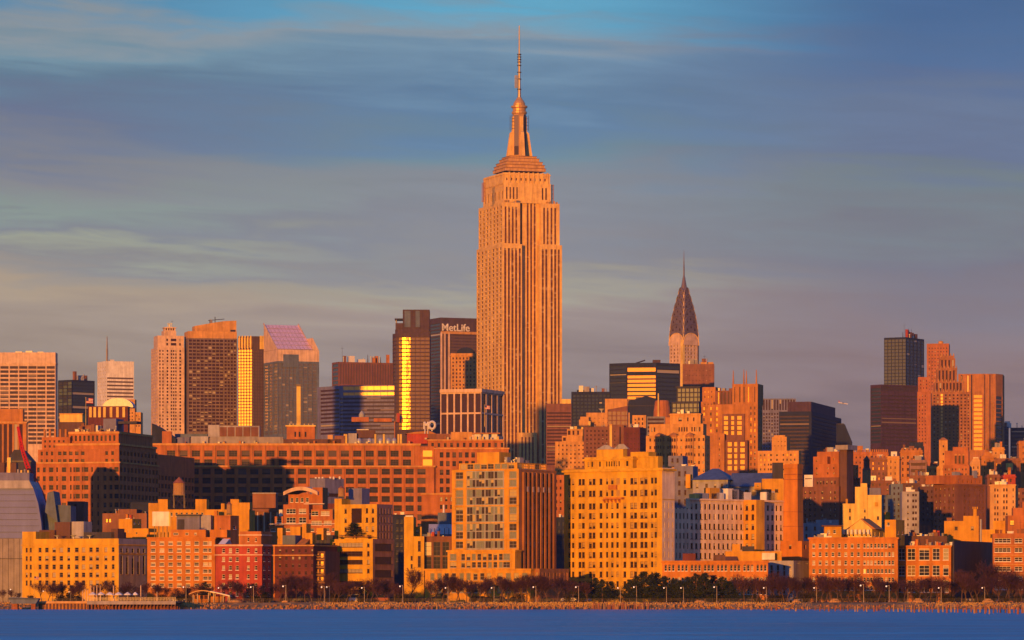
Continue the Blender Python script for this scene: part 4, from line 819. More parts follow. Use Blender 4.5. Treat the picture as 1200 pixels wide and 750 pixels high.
        if i == 9: b.pbox('hut', 'cream', 1179, 1187, 543, 551, -1.2, -.05)
        b.done()
    b = Bld('office_block', 'low dark navy box with stepped roof, at the foot of the dark purple banded slab', (1058,1083,1084), 4, 2600, 'navy_panel', depth=14)
    b.tier(None, None, 523, None, f=([(1070,22)], rows(527,4,4,1.6))); b.tier(1066, 1082, 518, 523, y0=3, y1=10); b.done()
    b = Bld('campanile', 'thin square orange campanile with a low pointed cap, left of the round arched brown tower', (1100.5,1110.5,1111.5), 5, 2000, 'salmon_stone', depth=4.5, cat='tower')
    b.tier(None, None, 516, None, f=([(1105.5,1.6)], rows(523,9,4,2.5))); b.part('cap', 'terracotta', lambda m: m.prism([(-.3,-.3),(b.W+.3,-.3),(b.W+.3,4.8),(-.3,4.8)], b.z(516)+.003, b.z(512.5), 0, [(b.W*.4,2),(b.W*.6,2),(b.W*.6,2.5),(b.W*.4,2.5)])); b.done()
    b = Bld('apartment_tower', 'brown tower with three tall arched openings in its square head', (1105,1136,1139), 8, 1820, ['rust_brick','salmon_stone'], 'glass_far', cat='tower')
    b.tier(None, None, 545, None, f=(cols(1108,4,7,1.5), rows(550,6,2,2.4))); b.tier(1107, 1135, 528, 545, y0=1.5, y1=12, f=([(1120,2.2),(1124.5,2.2),(1129,2.2)], [(538.5,9.5)])); t = b.tier(1116.5, 1134.5, 523.5, 528, y0=2.5, y1=11); b.clutter(t, 2, 3)
    for p in (1120,1124.5,1129): b.part('arch', 'salmon_stone', lambda m, p=p: m.xprofile([(b.fx(p,1.4)+b.px(1.5)*math.cos(math.pi*k/8), b.z(533.6)+b.px(1.8)*math.sin(math.pi*k/8)) for k in range(9)], 1.2, 1.48))
    b.done()
    # slabs on the right, their shade put into bluish and dark wall colours
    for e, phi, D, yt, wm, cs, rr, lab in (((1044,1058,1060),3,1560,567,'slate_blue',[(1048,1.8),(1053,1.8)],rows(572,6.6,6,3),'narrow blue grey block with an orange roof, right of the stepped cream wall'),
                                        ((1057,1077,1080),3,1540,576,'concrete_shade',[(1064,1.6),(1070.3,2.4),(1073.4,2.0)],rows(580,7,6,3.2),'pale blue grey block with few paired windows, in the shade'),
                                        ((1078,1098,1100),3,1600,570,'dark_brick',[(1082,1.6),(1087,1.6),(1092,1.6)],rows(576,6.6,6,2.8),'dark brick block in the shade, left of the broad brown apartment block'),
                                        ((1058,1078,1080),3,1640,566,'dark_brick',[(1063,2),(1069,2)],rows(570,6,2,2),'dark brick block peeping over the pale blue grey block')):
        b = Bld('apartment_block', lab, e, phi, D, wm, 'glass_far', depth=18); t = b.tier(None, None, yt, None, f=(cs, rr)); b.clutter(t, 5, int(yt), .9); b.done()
    b = Bld('apartment_block', 'broad brown apartment block with rows of pale windows under a penthouse row', (1094,1119.5,1155.5), -36, 1500, ['umber_brick','rust_brick'], 'glass_pale', cat='apartment block')
    rr = rows(573,7.4,8,3.4); b.tier(None, None, 567, None, f=([(1131,1.5),(1136,1.5),(1143,1.6),(1148,1.6),(1152.5,1.2)], rr), sd=(5,.34))
    b.cornice(0, b.W, 0, b.S, 567.6, .5, .4); b.tier(1120.5, 1151, 556.5, 567, y0=2, f=(cols(1124,5,6,1.6), [(563.5,4.2)]), mi=1); b.pbox('bulkhead', 'rust_brick', 1100, 1119, 557, 567, 5, 12); b.clutter((0,b.W,0,10,0,b.z(556.5)), 4, 4); b.done()
    b = Bld('apartment_block', 'yellow grey apartment block with paired windows, near the right edge', (1160,1190,1193), 18, 1480, 'buff_stone', 'glass_far', cat='apartment block')
    t = b.tier(None, None, 567.5, None, f=([(1166,1.6),(1169.2,1.6),(1176.5,1.8),(1179.8,1.8),(1187.3,1.2)], rows(574,7,8,3.6)), sd=(2,.4)); b.clutter(t, 4, 8); b.cornice(*t[:4], 567.8, .4, .3); b.done()
    b = Bld('apartment_block', 'dark brown block in the shade under the right edge of the picture', (1190,1216,1217), 3, 1560, 'umber_brick', 'glass_far', depth=16); b.tier(None, None, 572, None, f=(cols(1194,5,5,1.8), rows(578,7,6,3))); b.done()
    # low fill between the rows
    b = Bld('apartment_block', 'low brown house with an ornate roof line, behind the long brick warehouse tanks', (405,462,463), -1, 2450, 'rust_brick', 'glass_far', depth=20, cat='building')
    b.tier(None, None, 494, None, f=(cols(411,4.6,11,1.6), rows(499,5,3,2.4))); b.tier(412, 432, 488.5, 494, y0=3, y1=10); b.tier(438, 459, 490, 494, y0=3, y1=12)
    b.part('cupola', 'copper_grey', lambda m: m.lathe(b.fx(424,6), 6, [(b.px(3.6),b.z(488.5)),(b.px(3.4),b.z(485)),(b.px(2),b.z(482.6)),(.2,b.z(481))], 12)); b.clutter((0,b.W,0,12,0,b.z(493)), 9, 5, 1.5); b.done()
    o = empty('smokestack', 'tall square golden smokestack with a dark cap, in front of the slanted roof tower', 'chimney', (X(350,2100), 2100, GZ))
    r = 2.3*2100/FPX; m = MB(); m.prism([(-r*1.1,-r),(r*1.1,-r),(r*1.1,r),(-r*1.1,r)], 0, Z(453,2100)-GZ, 0, [(-r,-r),(r,-r),(r,r),(-r,r)]); m.obj('shaft', 'cream', o); m = MB(); m.box(-r*1.25, r*1.25, -r*1.2, r*1.2, Z(453,2100)-GZ+.003, Z(450.5,2100)-GZ); m.obj('cap', 'dark_steel', o)
    o = empty('smokestack', 'slim square yellow chimney shaft, above the hip roofed golden block', 'chimney', (X(715.7,1800), 1800, GZ)); r = 1.4*1800/FPX; m = MB(); m.box(-r, r, -r, r, 0, Z(498.5,1800)-GZ); m.obj('shaft', 'cream', o); m = MB(); m.box(-r*1.15, r*1.15, -r*1.15, r*1.15, Z(498.5,1800)-GZ+.003, Z(497,1800)-GZ); m.obj('cap', 'salmon_stone', o)
    o = empty('water_tower', 'dark round water tank under a cupola, above the stepped cream wall', 'water tower', (X(1015.5,1600), 1600, GZ), 0, 'rooftop water tanks'); r = 5*1600/FPX
    m = MB(); m.cyl(0, 0, r*.9, r*.9, 0, Z(568,1600)-GZ, 12); m.obj('base', 'umber_brick', o); m = MB(); m.cyl(0, 0, r, r*.97, Z(567.9,1600)-GZ, Z(551,1600)-GZ, 16); m.obj('tank', 'cedar', o)
    m = MB(); m.lathe(0, 0, [(r*1.05,Z(550.9,1600)-GZ),(r*.72,Z(548,1600)-GZ),(r*.7,Z(540,1600)-GZ),(r*.8,Z(539,1600)-GZ),(r*.4,Z(536.5,1600)-GZ),(.1,Z(534,1600)-GZ)], 10); m.obj('cupola', 'dark_brick', o)
glass('glass_goldmix', dark=(.06,.022,.012), pblind=.15, pgold=.4, gold=(.5,.26,.05), rough=.55); glass('glass_pale', dark=(.05,.04,.04), pblind=.75, blind=(.5,.44,.38))
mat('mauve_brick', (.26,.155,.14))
middle_city()

# ------------------------------------------------------------------ the block-long brick warehouse
def warehouse():
    D = 1900
    b = Bld('brick_warehouse', 'block-long red brick warehouse with repeating bays and two golden windows at its right end', (128,596,597), -1.5, D, ['rust_brick','terracotta'], 'glass_ware', depth=60, cat='warehouse', frame='dark_steel')
    bays = cols(200.5,14.55,21,9.6)
    up = rows(531.5,10.4,2,7.2)
    lo = rows(552.8,10.7,9,6.8)
    bl = [(c, w) for c, w in cols(186,14.0,23,9.6)]
    # lower storeys stand a little forward of the two upper ones
    b.tier(140, 509, 546, None, y0=0, y1=3, f=([(c, w) for c, w in bl if 146 < c < 505], lo), par=.4)
    b.tier(140, 492.2, 519.5, None, y0=3.02, y1=50, f=([(c, w) for c, w in bays if c < 488], up))
    b.tier(492.4, 509, 523, None, y0=2.2, y1=50, f=([(501.2,11.5)], up), g='glass_dark')
    b.tier(509.2, 596, 524.5, None, y0=1.6, y1=50, f=(cols(517.5,7.4,9,4.2), rows(533,10.2,10,6.2)))
    b.cornice(b.fx(140,0), b.fx(509,0), 0, 2.9, 545.8, .7, .5)
    b.cornice(b.fx(140,3), b.fx(492,3), 3.02, 49, 519.6, .9, .5)
    b.cornice(b.fx(509.4,1.6), b.fx(596,1.6), 1.6, 49, 524.6, .6, .4)
    for k in range(21): b.pbox('pilaster', 'terracotta', 192.9+14.55*k, 194.2+14.55*k, 521.5, 545, 2.6, 3.0)
    for c, w in bl:
        if 150 < c < 500: b.pbox('pilaster', 'rust_brick', c-7.4, c-6.4, 547.6, 690, -.35, -.02)
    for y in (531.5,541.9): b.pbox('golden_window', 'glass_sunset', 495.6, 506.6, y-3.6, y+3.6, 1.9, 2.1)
    # rooftop plant
    zt = lambda y: b.z(y)
    b.pbox('cooling_tower', 'grey_concrete', 246, 332, 511.5, 520, 8, 20); b.pbox('cooling_tower', 'concrete_shade', 244, 257, 497.5, 511.4, 8, 20); b.pbox('cooling_tower', 'concrete_shade', 257.2, 304, 498.5, 511.4, 8.2, 20)
    for k in range(5): b.pbox('louvre_panel', 'umber_brick', 257.6+9.2*k, 265.6+9.2*k, 500, 511, 8.0, 8.15)
    b.pbox('roof_unit', 'mauve_panel', 208, 222, 512, 520, 8, 16); b.pbox('roof_unit', 'concrete_shade', 224, 244, 511, 520, 8, 15); b.pbox('roof_unit', 'slate_blue', 205, 243, 507, 511, 18, 26)
    b.pbox('bulkhead', 'rust_brick', 190, 201, 505, 520, 8, 14); b.pbox('bulkhead', 'rust_brick', 336, 369, 499, 514, 12, 24); b.pbox('bulkhead_coping', 'cream', 334.5, 370, 497.3, 498.9, 11.5, 24.5); b.pbox('bulkhead', 'dark_brick', 332, 400, 514.1, 520, 8, 30)
    for p in (339,343,347,351,356,361,366): b.pbox('roof_unit', 'steel', p, p+1.2, 495.2, 497.2, 14, 15)
    for p in (345,350,357): b.pbox('bulkhead_window', 'black_panel', p, p+2, 505, 511, 11.9, 11.98)
    b.pbox('bulkhead', 'buff_stone', 384, 390, 509, 520, 8, 12); b.pbox('roof_unit', 'brown_brick', 392, 404, 510, 520, 8, 14); b.pbox('roof_unit', 'concrete_shade', 408, 418, 507, 520, 10, 16); b.pbox('bulkhead', 'dark_brick', 418, 440, 503, 512, 12, 20); b.pbox('bulkhead_coping', 'galv', 418, 432, 502, 502.9, 12, 20)
    for p in (421,433,446,455,462): b.part('roof_tank', 'galv', lambda m, p=p: m.lathe(b.fx(p,10), 10, [(b.px(3.2),zt(519.4)),(b.px(3.4),zt(516)),(b.px(2.4),zt(513.4)),(.2,zt(512.4))], 12))
    for p in (404,406,440,450,467,470): b.part('vent_pipe', 'cream', lambda m, p=p: m.cyl(b.fx(p,9), 9, .5, .5, zt(519.4), zt(508), 8))
    b.pbox('bulkhead', 'red_brick', 477, 501, 507.5, 519, 10, 24); b.part('bulkhead_roof', 'terracotta', lambda m: m.xprofile([(b.fx(475,10),zt(507.4)), (b.fx(511,10),zt(507.4)), (b.fx(503,10),zt(504)), (b.fx(485,10),zt(505.5))], 9.5, 25))
    b.tier(501.5, 590, 514.5, 524.5, y0=5, y1=22, f=(cols(507,7.4,12,3), [(521,5)])); b.cornice(b.fx(501.5,5), b.fx(590,5), 5, 22, 514.6, .5, .4)
    b.pbox('bulkhead', 'brown_brick', 501, 528, 507.5, 514.3, 9, 18); b.pbox('bulkhead', 'salmon_stone', 528.5, 553, 505.5, 514.3, 8, 18)
    for p in (556,566,576): b.pbox('roof_unit', 'galv', p, p+6.5, 508, 514.3, 8, 12); 
    b.pbox('roof_unit_cover', 'terracotta', 553, 586, 506.3, 507.8, 7.5, 12.5)
    for k in range(30):
        rr = random.Random(90+k); p = rr.uniform(205, 590); b.pbox('roof_unit', rr.choice(['galv','steel','rust_brick','cream']), p, p+rr.uniform(.8,2.6), (519.5 if p < 492 else 513.5)-rr.uniform(1,3.5), (520 if p < 492 else 514.4), 6, 7.5)
    # the big sign outlines standing on the roof
    o = b.part('sign_ring', 'white_metal', lambda m: [m.tube((b.fx(506.3,9)+b.px(3.6)*math.cos(2*math.pi*k/14), 9, zt(497.5)+b.px(4.4)*math.sin(2*math.pi*k/14)), (b.fx(506.3,9)+b.px(3.6)*math.cos(2*math.pi*(k+1)/14), 9, zt(497.5)+b.px(4.4)*math.sin(2*math.pi*(k+1)/14)), .5) for k in range(14)] + [m.cyl(b.fx(506.3,9), 9, .3, .3, zt(504.5), zt(502), 6)])
    b.part('sign_strokes', 'white_metal', lambda m: [m.tube((b.fx(a,9), 9, zt(y0)), (b.fx(c,9), 9, zt(y1)), .42) for a, y0, c, y1 in ((497.2,502,497.2,493.5),(497.2,493.5,500,498),(500,498,502,493.5),(502,493.5,502,502))] + [m.tube((b.fx(p,9),9,zt(507.5)), (b.fx(p,9),9,zt(501.8)), .25) for p in (498,501.4)])
    b.done('tar', 'salmon_stone')
    # left head of the warehouse with its stepped tiers
    b = Bld('brick_warehouse', 'stepped orange brick warehouse tower at the left end of the long brick warehouse', (40,140,204), 13, 1705, ['rust_brick','terracotta'], 'glass_ware', depth=52, cat='warehouse', frame='dark_steel')
    cc = [(75,5),(83,1.8),(87,1.8),(91,5),(97,1.8),(101,5),(108,1.8),(115,1.8),(123,3.4),(130,3.4),(136.5,5)]
    rr = rows(550,10.4,11,5.6)
    b.tier(None, None, 541, None, y0=0, f=([(45,3),(52,3),(60,5),(67,2)]+cc, rr), sd=(11,.62))
    b.tier(44.5, 139.6, 526, 541, y0=1, f=([(49,2.4),(55,2.4),(61,2.4)]+[(70,4),(76,4),(83,4),(90,4),(97,4)]+[(125,3),(132,3)], rows(530.5,9.4,2,4.8)), sd=(11,.55))
    b.tier(49, 82, 511, 526, y0=5, f=(cols(53,5.4,5,2.2), rows(516,6,2,2.6)), mi=0); b.tier(66, 139.5, 518.5, 526, y0=3, f=(cols(70,4.6,8,1.8), [(529,0.1)]))
    t = b.tier(80, 139, 504.5, 518.5, y0=7, f=(cols(84,5,11,2.4), [(512.5,6.5)]), mi=0); b.clutter(t, 8, 2, 1.3); b.cornice(*t[:4], 505, .8, .4); b.cornice(b.fx(66,3), b.fx(139.5,3), 3, b.S, 519, .8, .5); b.cornice(0, b.W, 0, b.S, 541, .6, .4)
    b.tier(abs_x=(.5, b.W*.42), yt=521, y0=b.S+.05, y1=b.S+118, sd=(24,.62,rr))  # rear wing added so its shadow reaches the long facade
    crenels(b, b.fx(49,5), b.fx(80,5), 5, 511, 5, 3.2, 'terracotta', .35)
    for k in range(12):
        q = random.Random(k); p = 84+q.random()*52; b.pbox('roof_unit', q.choice(['steel','galv','brown_brick']), p, p+q.uniform(1,4), 504.5-q.uniform(1,3.4), 504.6, 9, 12)
    b.pbox('roof_hut', 'mauve_panel', 121, 136, 489, 504.5, 12, 22); b.pbox('roof_hut', 'dark_panel', 138, 160, 492, 495, 14, 20)
    b.done('tar', 'salmon_stone')
    b = Bld('tank_shed', 'golden rectangular tank box on a dark frame, above the stepped brick warehouse tower', (70,96.5,97.5), 3, 2050, 'cream', depth=10, cat='roof tank')
    b.tier(None, None, 485.5, 494.5); b.part('roof_lid', 'salmon_stone', lambda m: m.box(-.3, b.W+.3, -.3, 10.3, b.z(485.5)+.003, b.z(484.3)))
    b.pbox('frame', 'dark_brick', 68, 98, 494.7, 560, -.2, 10.2); b.done()
    b = Bld('mechanical_penthouse', 'dark slanted rooftop shed between the warehouse tower and the long brick warehouse', (178,206,208), 2, 1980, 'navy_panel', depth=14, cat='roof shed')
    b.part('wall', 'navy_panel', lambda m: m.xprofile([(0,0), (b.W,0), (b.W,b.z(514)), (b.fx(186),b.z(500)), (0,b.z(496))], 0, 14)); b.pbox('hatch', 'galv', 190, 200, 513, 519, -1.5, -.05); b.done()
    # big flag on its pole, and the small one further right
    for px, D2, yb, yt, fw, fh, lab, lab2 in ((100.6,1800,506,466,8,6,'tall pale flagpole flying a striped red and white flag, on the warehouse tower roof','flagpole'), (568,2400,500,474.6,6,4.2,'small flagpole flying a red striped flag before the white ribbed block','flagpole')):
        flagpole(px, D2, yb, yt, fw, fh, lab, True)
def flagpole(px, D, yb, yt, fw, fh, label, stripes, sway=1):
    o = empty('flagpole', label, 'flagpole', (X(px,D), D, Z(yb,D))); h = (yb-yt)*D/FPX; k = D/FPX
    m = MB(); m.cyl(0, 0, .38*k, .2*k, 0, h, 8); m.cyl(0, 0, .5*k, .5*k, h+.003, h+.5*k, 8); m.obj('pole', 'cream', o)
    m = MB(); w, hh = fw*k, fh*k; n, rws = 8, 7
    P = lambda i, j: (sway*(w*i/n+.3*k), .5*k*math.sin(i*.9)*i/n, h-.4*k-hh*j/rws-.9*k*(i/n)**1.5*.6)
    for i in range(n):
        for j in range(rws):
            mi = 2 if (i < 3 and j < 4) else (0 if j % 2 == 0 else 1)
            m.quad(P(i,j+1), P(i+1,j+1), P(i+1,j), P(i,j), mi)
    m.obj('flag', ['flag_red','white_paint','flag_blue'], o)
mat('flag_red', (.5,.04,.04)); mat('flag_blue', (.04,.05,.18))
warehouse()

# ------------------------------------------------------------------ second row behind the shore
FR = 'white_metal'
def second_row():
    # grey museum-like bulk with bent walls
    o = empty('museum_building', 'big lilac grey building with blank panelled walls and slanting right edge, at far left', 'museum', (X(-40,1338), 1338, GZ)); D = 1338
    x = lambda p: X(p,D)-X(-40,D); z = lambda y: Z(y,D)-GZ
    m = MB(); m.xprofile([(x(-40),0), (x(49.5),0), (x(49.5),z(631)), (x(-40),z(631))], 0, 26); m.obj('lower_wall', 'grey_concrete', o)
    m = MB(); m.xprofile([(x(-40),z(630.9)), (x(49.3),z(630.9)), (x(48),z(612)), (x(44.5),z(590)), (x(39),z(572.5)), (x(-40),z(572.5))], .6, 24); m.obj('upper_wall', 'shaded_lilac_panel', o)  # the wall's shade is put into its bluish lilac colour
    m = MB(); m.xprofile([(x(-40),z(572.4)), (x(39),z(572.4)), (x(34),z(563)), (x(-40),z(563))], .1, 25); m.obj('roof_band', 'concrete_shade', o)
    m = MB()
    for k in range(1, 9): yy = 572.5+7.3*k; m.box(x(-40), x(39+min(9.5,1.15*k)), .5, .597, z(yy), z(yy)+.08)
    m.obj('panel_joints', 'dark_panel', o)
    m = MB()
    for k in range(12): m.box(x(-30+6.6*k), x(-30+6.6*k)+.09, -.08, -.003, 0, z(631.5))
    m.box(x(-40), x(49.4), -.09, -.003, z(655), z(654.4)); m.obj('panel_joints', 'dark_panel', o)
    m = MB(); m.xprofile([(x(51),z(600)), (x(66),z(612)), (x(61),z(575)), (x(54),z(577))], 4, 22); m.obj('glazed_flank', 'slate_blue', o); m = MB(); m.xprofile([(x(50),0), (x(82),0), (x(80.5),z(592)), (x(63),z(591)), (x(50),z(598))], 6, 22); m.obj('glazed_flank', 'slate_blue', o)
    m = MB(); m.box(x(-10), x(31), 8, 20, z(562.9), z(553)); m.obj('bulkhead', 'mauve_panel', o)
    m = MB(); m.box(x(-6), x(1), 9, 14, z(552.9), z(541)); m.box(x(8), x(15), 9, 14, z(552.9), z(541)); m.obj('roof_unit', 'dark_brick', o); m = MB(); m.box(x(4), x(8), 10, 13, z(552.9), z(535)); m.obj('roof_unit', 'cream', o)
    for k in range(4): m = MB(); m.box(x(16+4*k), x(18+4*k), 9, 11, z(552.9), z(549+k % 2)); m.obj('roof_unit', 'cream' if k % 2 else 'grey_concrete', o)
    # dark gable behind it
    b = Bld('warehouse', 'dark blue gabled shed roof behind the lilac grey building', (8,36,37), 1, 1620, 'slate_blue', depth=16); b.part('wall', 'dark_panel', lambda m: m.xprofile([(0,0), (b.W,0), (b.W,b.z(540)), (b.W*.6,b.z(527)), (b.W*.3,b.z(527)), (0,b.z(540))], 0, 16)); b.part('eaves', 'dark_steel', lambda m: m.box(-.3, b.W+.3, -.3, -.02, b.z(541), b.z(540))); b.done()
    # red lattice crane boom
    o = empty('crane', 'red lattice crane boom leaning left beside the lilac grey building', 'crane', (X(58,1372), 1372, GZ)); D = 1372
    pts = [(58,640),(53,606),(47,580),(40,563),(33,548),(26,526),(21,500)]
    P = [Vector((X(p,D)-X(58,D), 0, Z(y,D)-GZ)) for p, y in pts]; m = MB(); w = [1.5,1.5,1.2,.9,.6,.4,.25]
    for i in range(len(P)-1):
        n = 4
        for sx in (-1, 1):
            for sy in (-1, 1): m.tube(P[i]+Vector((sx*w[i], sy*w[i]*.6, 0)), P[i+1]+Vector((sx*w[i+1], sy*w[i+1]*.6, 0)), .26, .2)
        for k in range(n):
            a = P[i].lerp(P[i+1], k/n); c = P[i].lerp(P[i+1], (k+1)/n); ww = w[i]+(w[i+1]-w[i])*k/n; s_ = 1 if k % 2 else -1
            m.tube(a+Vector((s_*ww,-ww*.6,0)), c+Vector((-s_*ww,-ww*.6,0)), .12); m.tube(a+Vector((s_*ww,ww*.6,0)), c+Vector((-s_*ww,ww*.6,0)), .12); m.tube(a+Vector((-ww,-ww*.6,0)), a+Vector((ww,-ww*.6,0)), .12)
    m.obj('boom', 'red_paint', o); m = MB(); m.box(-3, 5, -2.5, 2.5, 0.02, 3); m.box(-2, 2, -2, 2, 3.002, P[0].z); m.obj('body', 'red_paint', o)
    m = MB(); m.tube(P[-1], (X(62,D)-X(58,D), 0, 8), .07); m.obj('cable', 'dark_steel', o)
    b = Bld('utility_block', 'dark brown block with a boxy top, behind the long golden warehouse by the river', (79,98,99), 3, 1420, 'dark_brick', depth=10); b.tier(None, None, 587.5, None, f=([(88.5,3)], [(592,3)])); b.done()
    b = Bld('apartment_block', 'low brown block with two golden windows, at the foot of the orange warehouse tower', (120,172,174), 3, 1500, 'brown_brick', 'glass_sunset', depth=16, frame='dark_steel'); t = b.tier(None, None, 601.5, None, f=([(125,2.4),(128.6,2.4)], [(610,4)])); b.clutter(t, 4, 3); b.tier(139, 160, 596.5, 601.5, y0=3, y1=9); b.pbox('bulkhead', 'navy_panel', 153, 178, 588, 601, 8, 14); b.done()
    b = Bld('apartment_block', 'small yellow block with a grey side, behind the tall piered end of the golden warehouse', (139,155,165.5), 20, 1330, 'gold_brick', 'glass_mixed', frame=FR)
    t = b.tier(None, None, 608, None, f=([(141.6,1.8),(150,1.4)], [(622.5,2.4)]), sd=(2,.3,[(612,3.4),(624,3)])); b.tier(155, 174, 619.5, None, y0=-3, y1=3, f=([(160,1.8)], [(625,2.4)])); b.tier(166, 200, 624, None, y0=-2, y1=4); b.clutter(t, 3, 3, .7); b.done()
    b = Bld('apartment_block', 'broad yellow wall with stepped chimneys under a wooden water tank', (174,292,293), 2, 1400, 'gold_brick', 'glass_mixed', depth=20, frame=FR)
    b.tier(None, None, 597, None, f=(cols(201,6,7,2.6), [(602.5,4)])); b.tier(174, 185, 589.5, 597, y0=0.01, y1=8, par=.3); b.tier(185.2, 196.5, 585, 597, y0=0.01, y1=8, par=.3); b.tier(229, 242, 585, 597, y0=.01, y1=8, par=.3); b.tier(259, 263, 590, 597, y0=.01, y1=3, par=.2); b.tier(270, 280, 585, 597, y0=.01, y1=8, par=.3); b.tier(280.2, 292.6, 589, 597, y0=.01, y1=8, par=.3)
    b.pbox('shed', 'mauve_panel', 207, 234, 605, 624, -8, -1); b.pbox('shed_roof', 'dark_panel', 206, 235, 603.3, 604.9, -8.4, -.8); b.pbox('shed', 'concrete_shade', 234.4, 247, 604, 624, -7, -1); b.pbox('door', 'dark_panel', 208, 216, 609, 622, -8.1, -8.02)
    b.pbox('chimney', 'orange_brick', 251, 254.5, 599, 624, -6, -3); b.done()
    b = Bld('billboard', 'pale blank billboard on a roof frame, before the broad yellow wall', (178.5,198,199), 3, 1322, 'white_paint', depth=.8, cat='billboard'); b.part('panel', 'white_paint', lambda m: m.box(0, b.W, 0, .3, b.z(616.5), b.z(599.5))); b.part('edge', 'cream', lambda m: m.box(b.W+.003, b.W+.5, -.2, .6, b.z(616.8), b.z(600)))
    for k in range(4): b.part('post', 'dark_steel', lambda m, k=k: m.box(b.W*(k+.5)/4-.12, b.W*(k+.5)/4+.12, .35, .6, 0, b.z(600)))
    b.done()
    b = Bld('chimney_block', 'red brick block with a flue, in front of the broad yellow wall', (254.5,270,280), 22, 1345, 'rust_brick', frame=FR); b.tier(None, None, 604, None, f=([(258,1.6)], [(620,3)]), sd=(1,.3,[(618,4)])); b.done()
    # pale tall-window hall with tank house
    b = Bld('loft_building', 'grey brown hall with tall windows and a big boxy tank house on top', (293,332,333), 1, 1440, 'brown_brick', 'glass_far', depth=18, frame='dark_steel')
    t = b.tier(None, None, 596, None, f=(cols(298,7.8,5,3.2), [(611,17),(628,10)])); b.cornice(*t[:4], 597.5, .6, .5)
    for k in range(6): b.pbox('pilaster', 'pale_limestone', 293.7+7.6*k, 295+7.6*k, 600, 660, -.35, -.02)
    b.pbox('tank_house', 'brown_brick', 296, 323, 578.5, 595, 4, 14); b.pbox('tank_house_roof', 'grey_concrete', 295.6, 323.4, 577, 578.4, 3.7, 14.3); b.done()
    # terraced orange house
    b = Bld('terraced_house', 'orange brick terraced house with a curved barrel roof and stepped balconies', (332,362,370), 16, 1390, ['rust_brick','terracotta'], 'glass_mixed', frame=FR)
    b.tier(None, None, 591, None, f=([(341,11),(354.5,8.5)], [(599,5.6),(609.5,6.4)]), sd=(2,.5)); b.tier(362, 392, 609, None, y0=-1, y1=8, f=([(371,12),(384,9)], [(603,1),(613,5)])); b.tier(364, 390, 597, 609, y0=2, y1=10, f=([(369,8),(381,10)], [(601.5,5)])); b.tier(322, 332, 605, None, y0=-.5, y1=8, f=([(327,6)], [(610,5)])); b.tier(316, 392, 616, None, y0=-3, y1=-1.02, f=(cols(320,9,9,6), [(621,3.6)]))
    b.tier(366, 378, 571, 597, y0=3.5, y1=9, par=.3); b.pbox('balcony_rail', 'white_metal', 316, 392, 613.8, 614.4, -3.1, -3); b.pbox('balcony_rail', 'white_metal', 356, 380, 590, 590.7, 1, 1.1); b.pbox('window_frame', 'white_metal', 327, 331, 597, 604.8, 1, 2)
    def barrel(m):
        pts = []
        for k in range(13):
            p = 332+40*k/12; y = 580-10*math.sin(math.pi*min(1, .12+.76*k/12))**.9; pts.append((b.fx(p,2), b.z(y)))
        low = [(q, zz-1.2) for q, zz in pts]; m.xprofile(low+pts[::-1], 2, 14)
    b.part('barrel_roof', 'pale_limestone', barrel); b.tier(338, 366, 579, 591, y0=4, y1=13, f=(cols(342,6,4,3.4), [(585.5,5)]), par=0, mi=0); b.clutter((b.fx(338),b.fx(366),3,8,0,b.z(591)), 3, 6, .7); b.done()
    b = Bld('mechanical_house', 'plain grey mauve rooftop block with bright vents, behind the terraced orange house', (363,381,403), 42, 1620, 'mauve_panel', 'glass_far', frame='dark_steel')
    t = b.tier(None, None, 560.5, None, f=([(372,10)], [(579.5,3.4)]), sd=(1,.75,[(580,4)])); b.tier(366, 381, 597, None, y0=-6, y1=-.1, f=([(374,12)],[(601,4)]))
    for p in (368,372,376,385,389,396): b.part('vent_pipe', 'white_metal', lambda m, p=p: m.cyl(b.fx(p,3), 4, .35, .45, b.z(561.5), b.z(558.4), 8))
    b.done()
    b = Bld('apartment_block', 'dark maroon house with a ribbon of blue windows, beside the terraced orange house', (376,399,400), 2, 1450, 'maroon_brick', 'glass_blue', depth=14, frame='dark_steel'); b.tier(None, None, 590, None, f=([(385.5,16)], [(599,5.4)])); b.done()
    # dark crevice buildings
    for e, D, yt, wm, lab in (((459,476,477),1420,603,'navy_panel','dark blue blank side wall, between the two stepped yellow buildings'), ((650,663,664),1500,606,'navy_panel','dark blue sliver of wall beside the tall golden apartment house'), ((365,390,391),1330,627,'dark_panel','dark narrow house in the shade behind the fire escape house')):
        b = Bld('side_wall_block', lab, e, 1, D, wm, 'glass_blue', depth=14, frame='dark_steel'); t = b.tier(None, None, yt, None, f=([((e[0]+e[1])/2-2,2.4),((e[0]+e[1])/2+3,2.4)], rows(yt+8,9,6,4))); b.clutter(t, 2, 5, .7); b.done()
    b = Bld('apartment_block', 'low orange brick house, glimpsed right of the dark brick end of the glassy loft', (648,663,664), 1, 1600, 'rust_brick', depth=14); b.tier(None, None, 556.5, None, f=([(652,2),(657,2)], rows(564,8,5,3.4))); b.done()
    b = Bld('apartment_block', 'grey mechanical block with slanted skylights, left of the glassy golden loft', (494,531,532), 1, 1390, 'slate_blue', 'glass_blue', depth=16, frame='dark_steel')
    b.tier(None, None, 626, None, f=([(500,9)], [(633,4)])); b.tier(513, 531, 600.5, 626, y0=4, y1=12); b.part('skylight', 'galv', lambda m: m.yprofile([(1,b.z(626)), (6,b.z(626)), (6,b.z(615)), (4,b.z(614))], b.fx(502), b.fx(530)))
    for p in (504,509,515,521,526): b.pbox('skylight_rib', 'dark_panel', p-.4, p+.4, 619, 626, .6, .9)
    b.part('vent_pipe', 'white_metal', lambda m: m.cyl(b.fx(520,6), 6, .35, .25, b.z(600.5), b.z(591), 8)); b.done()
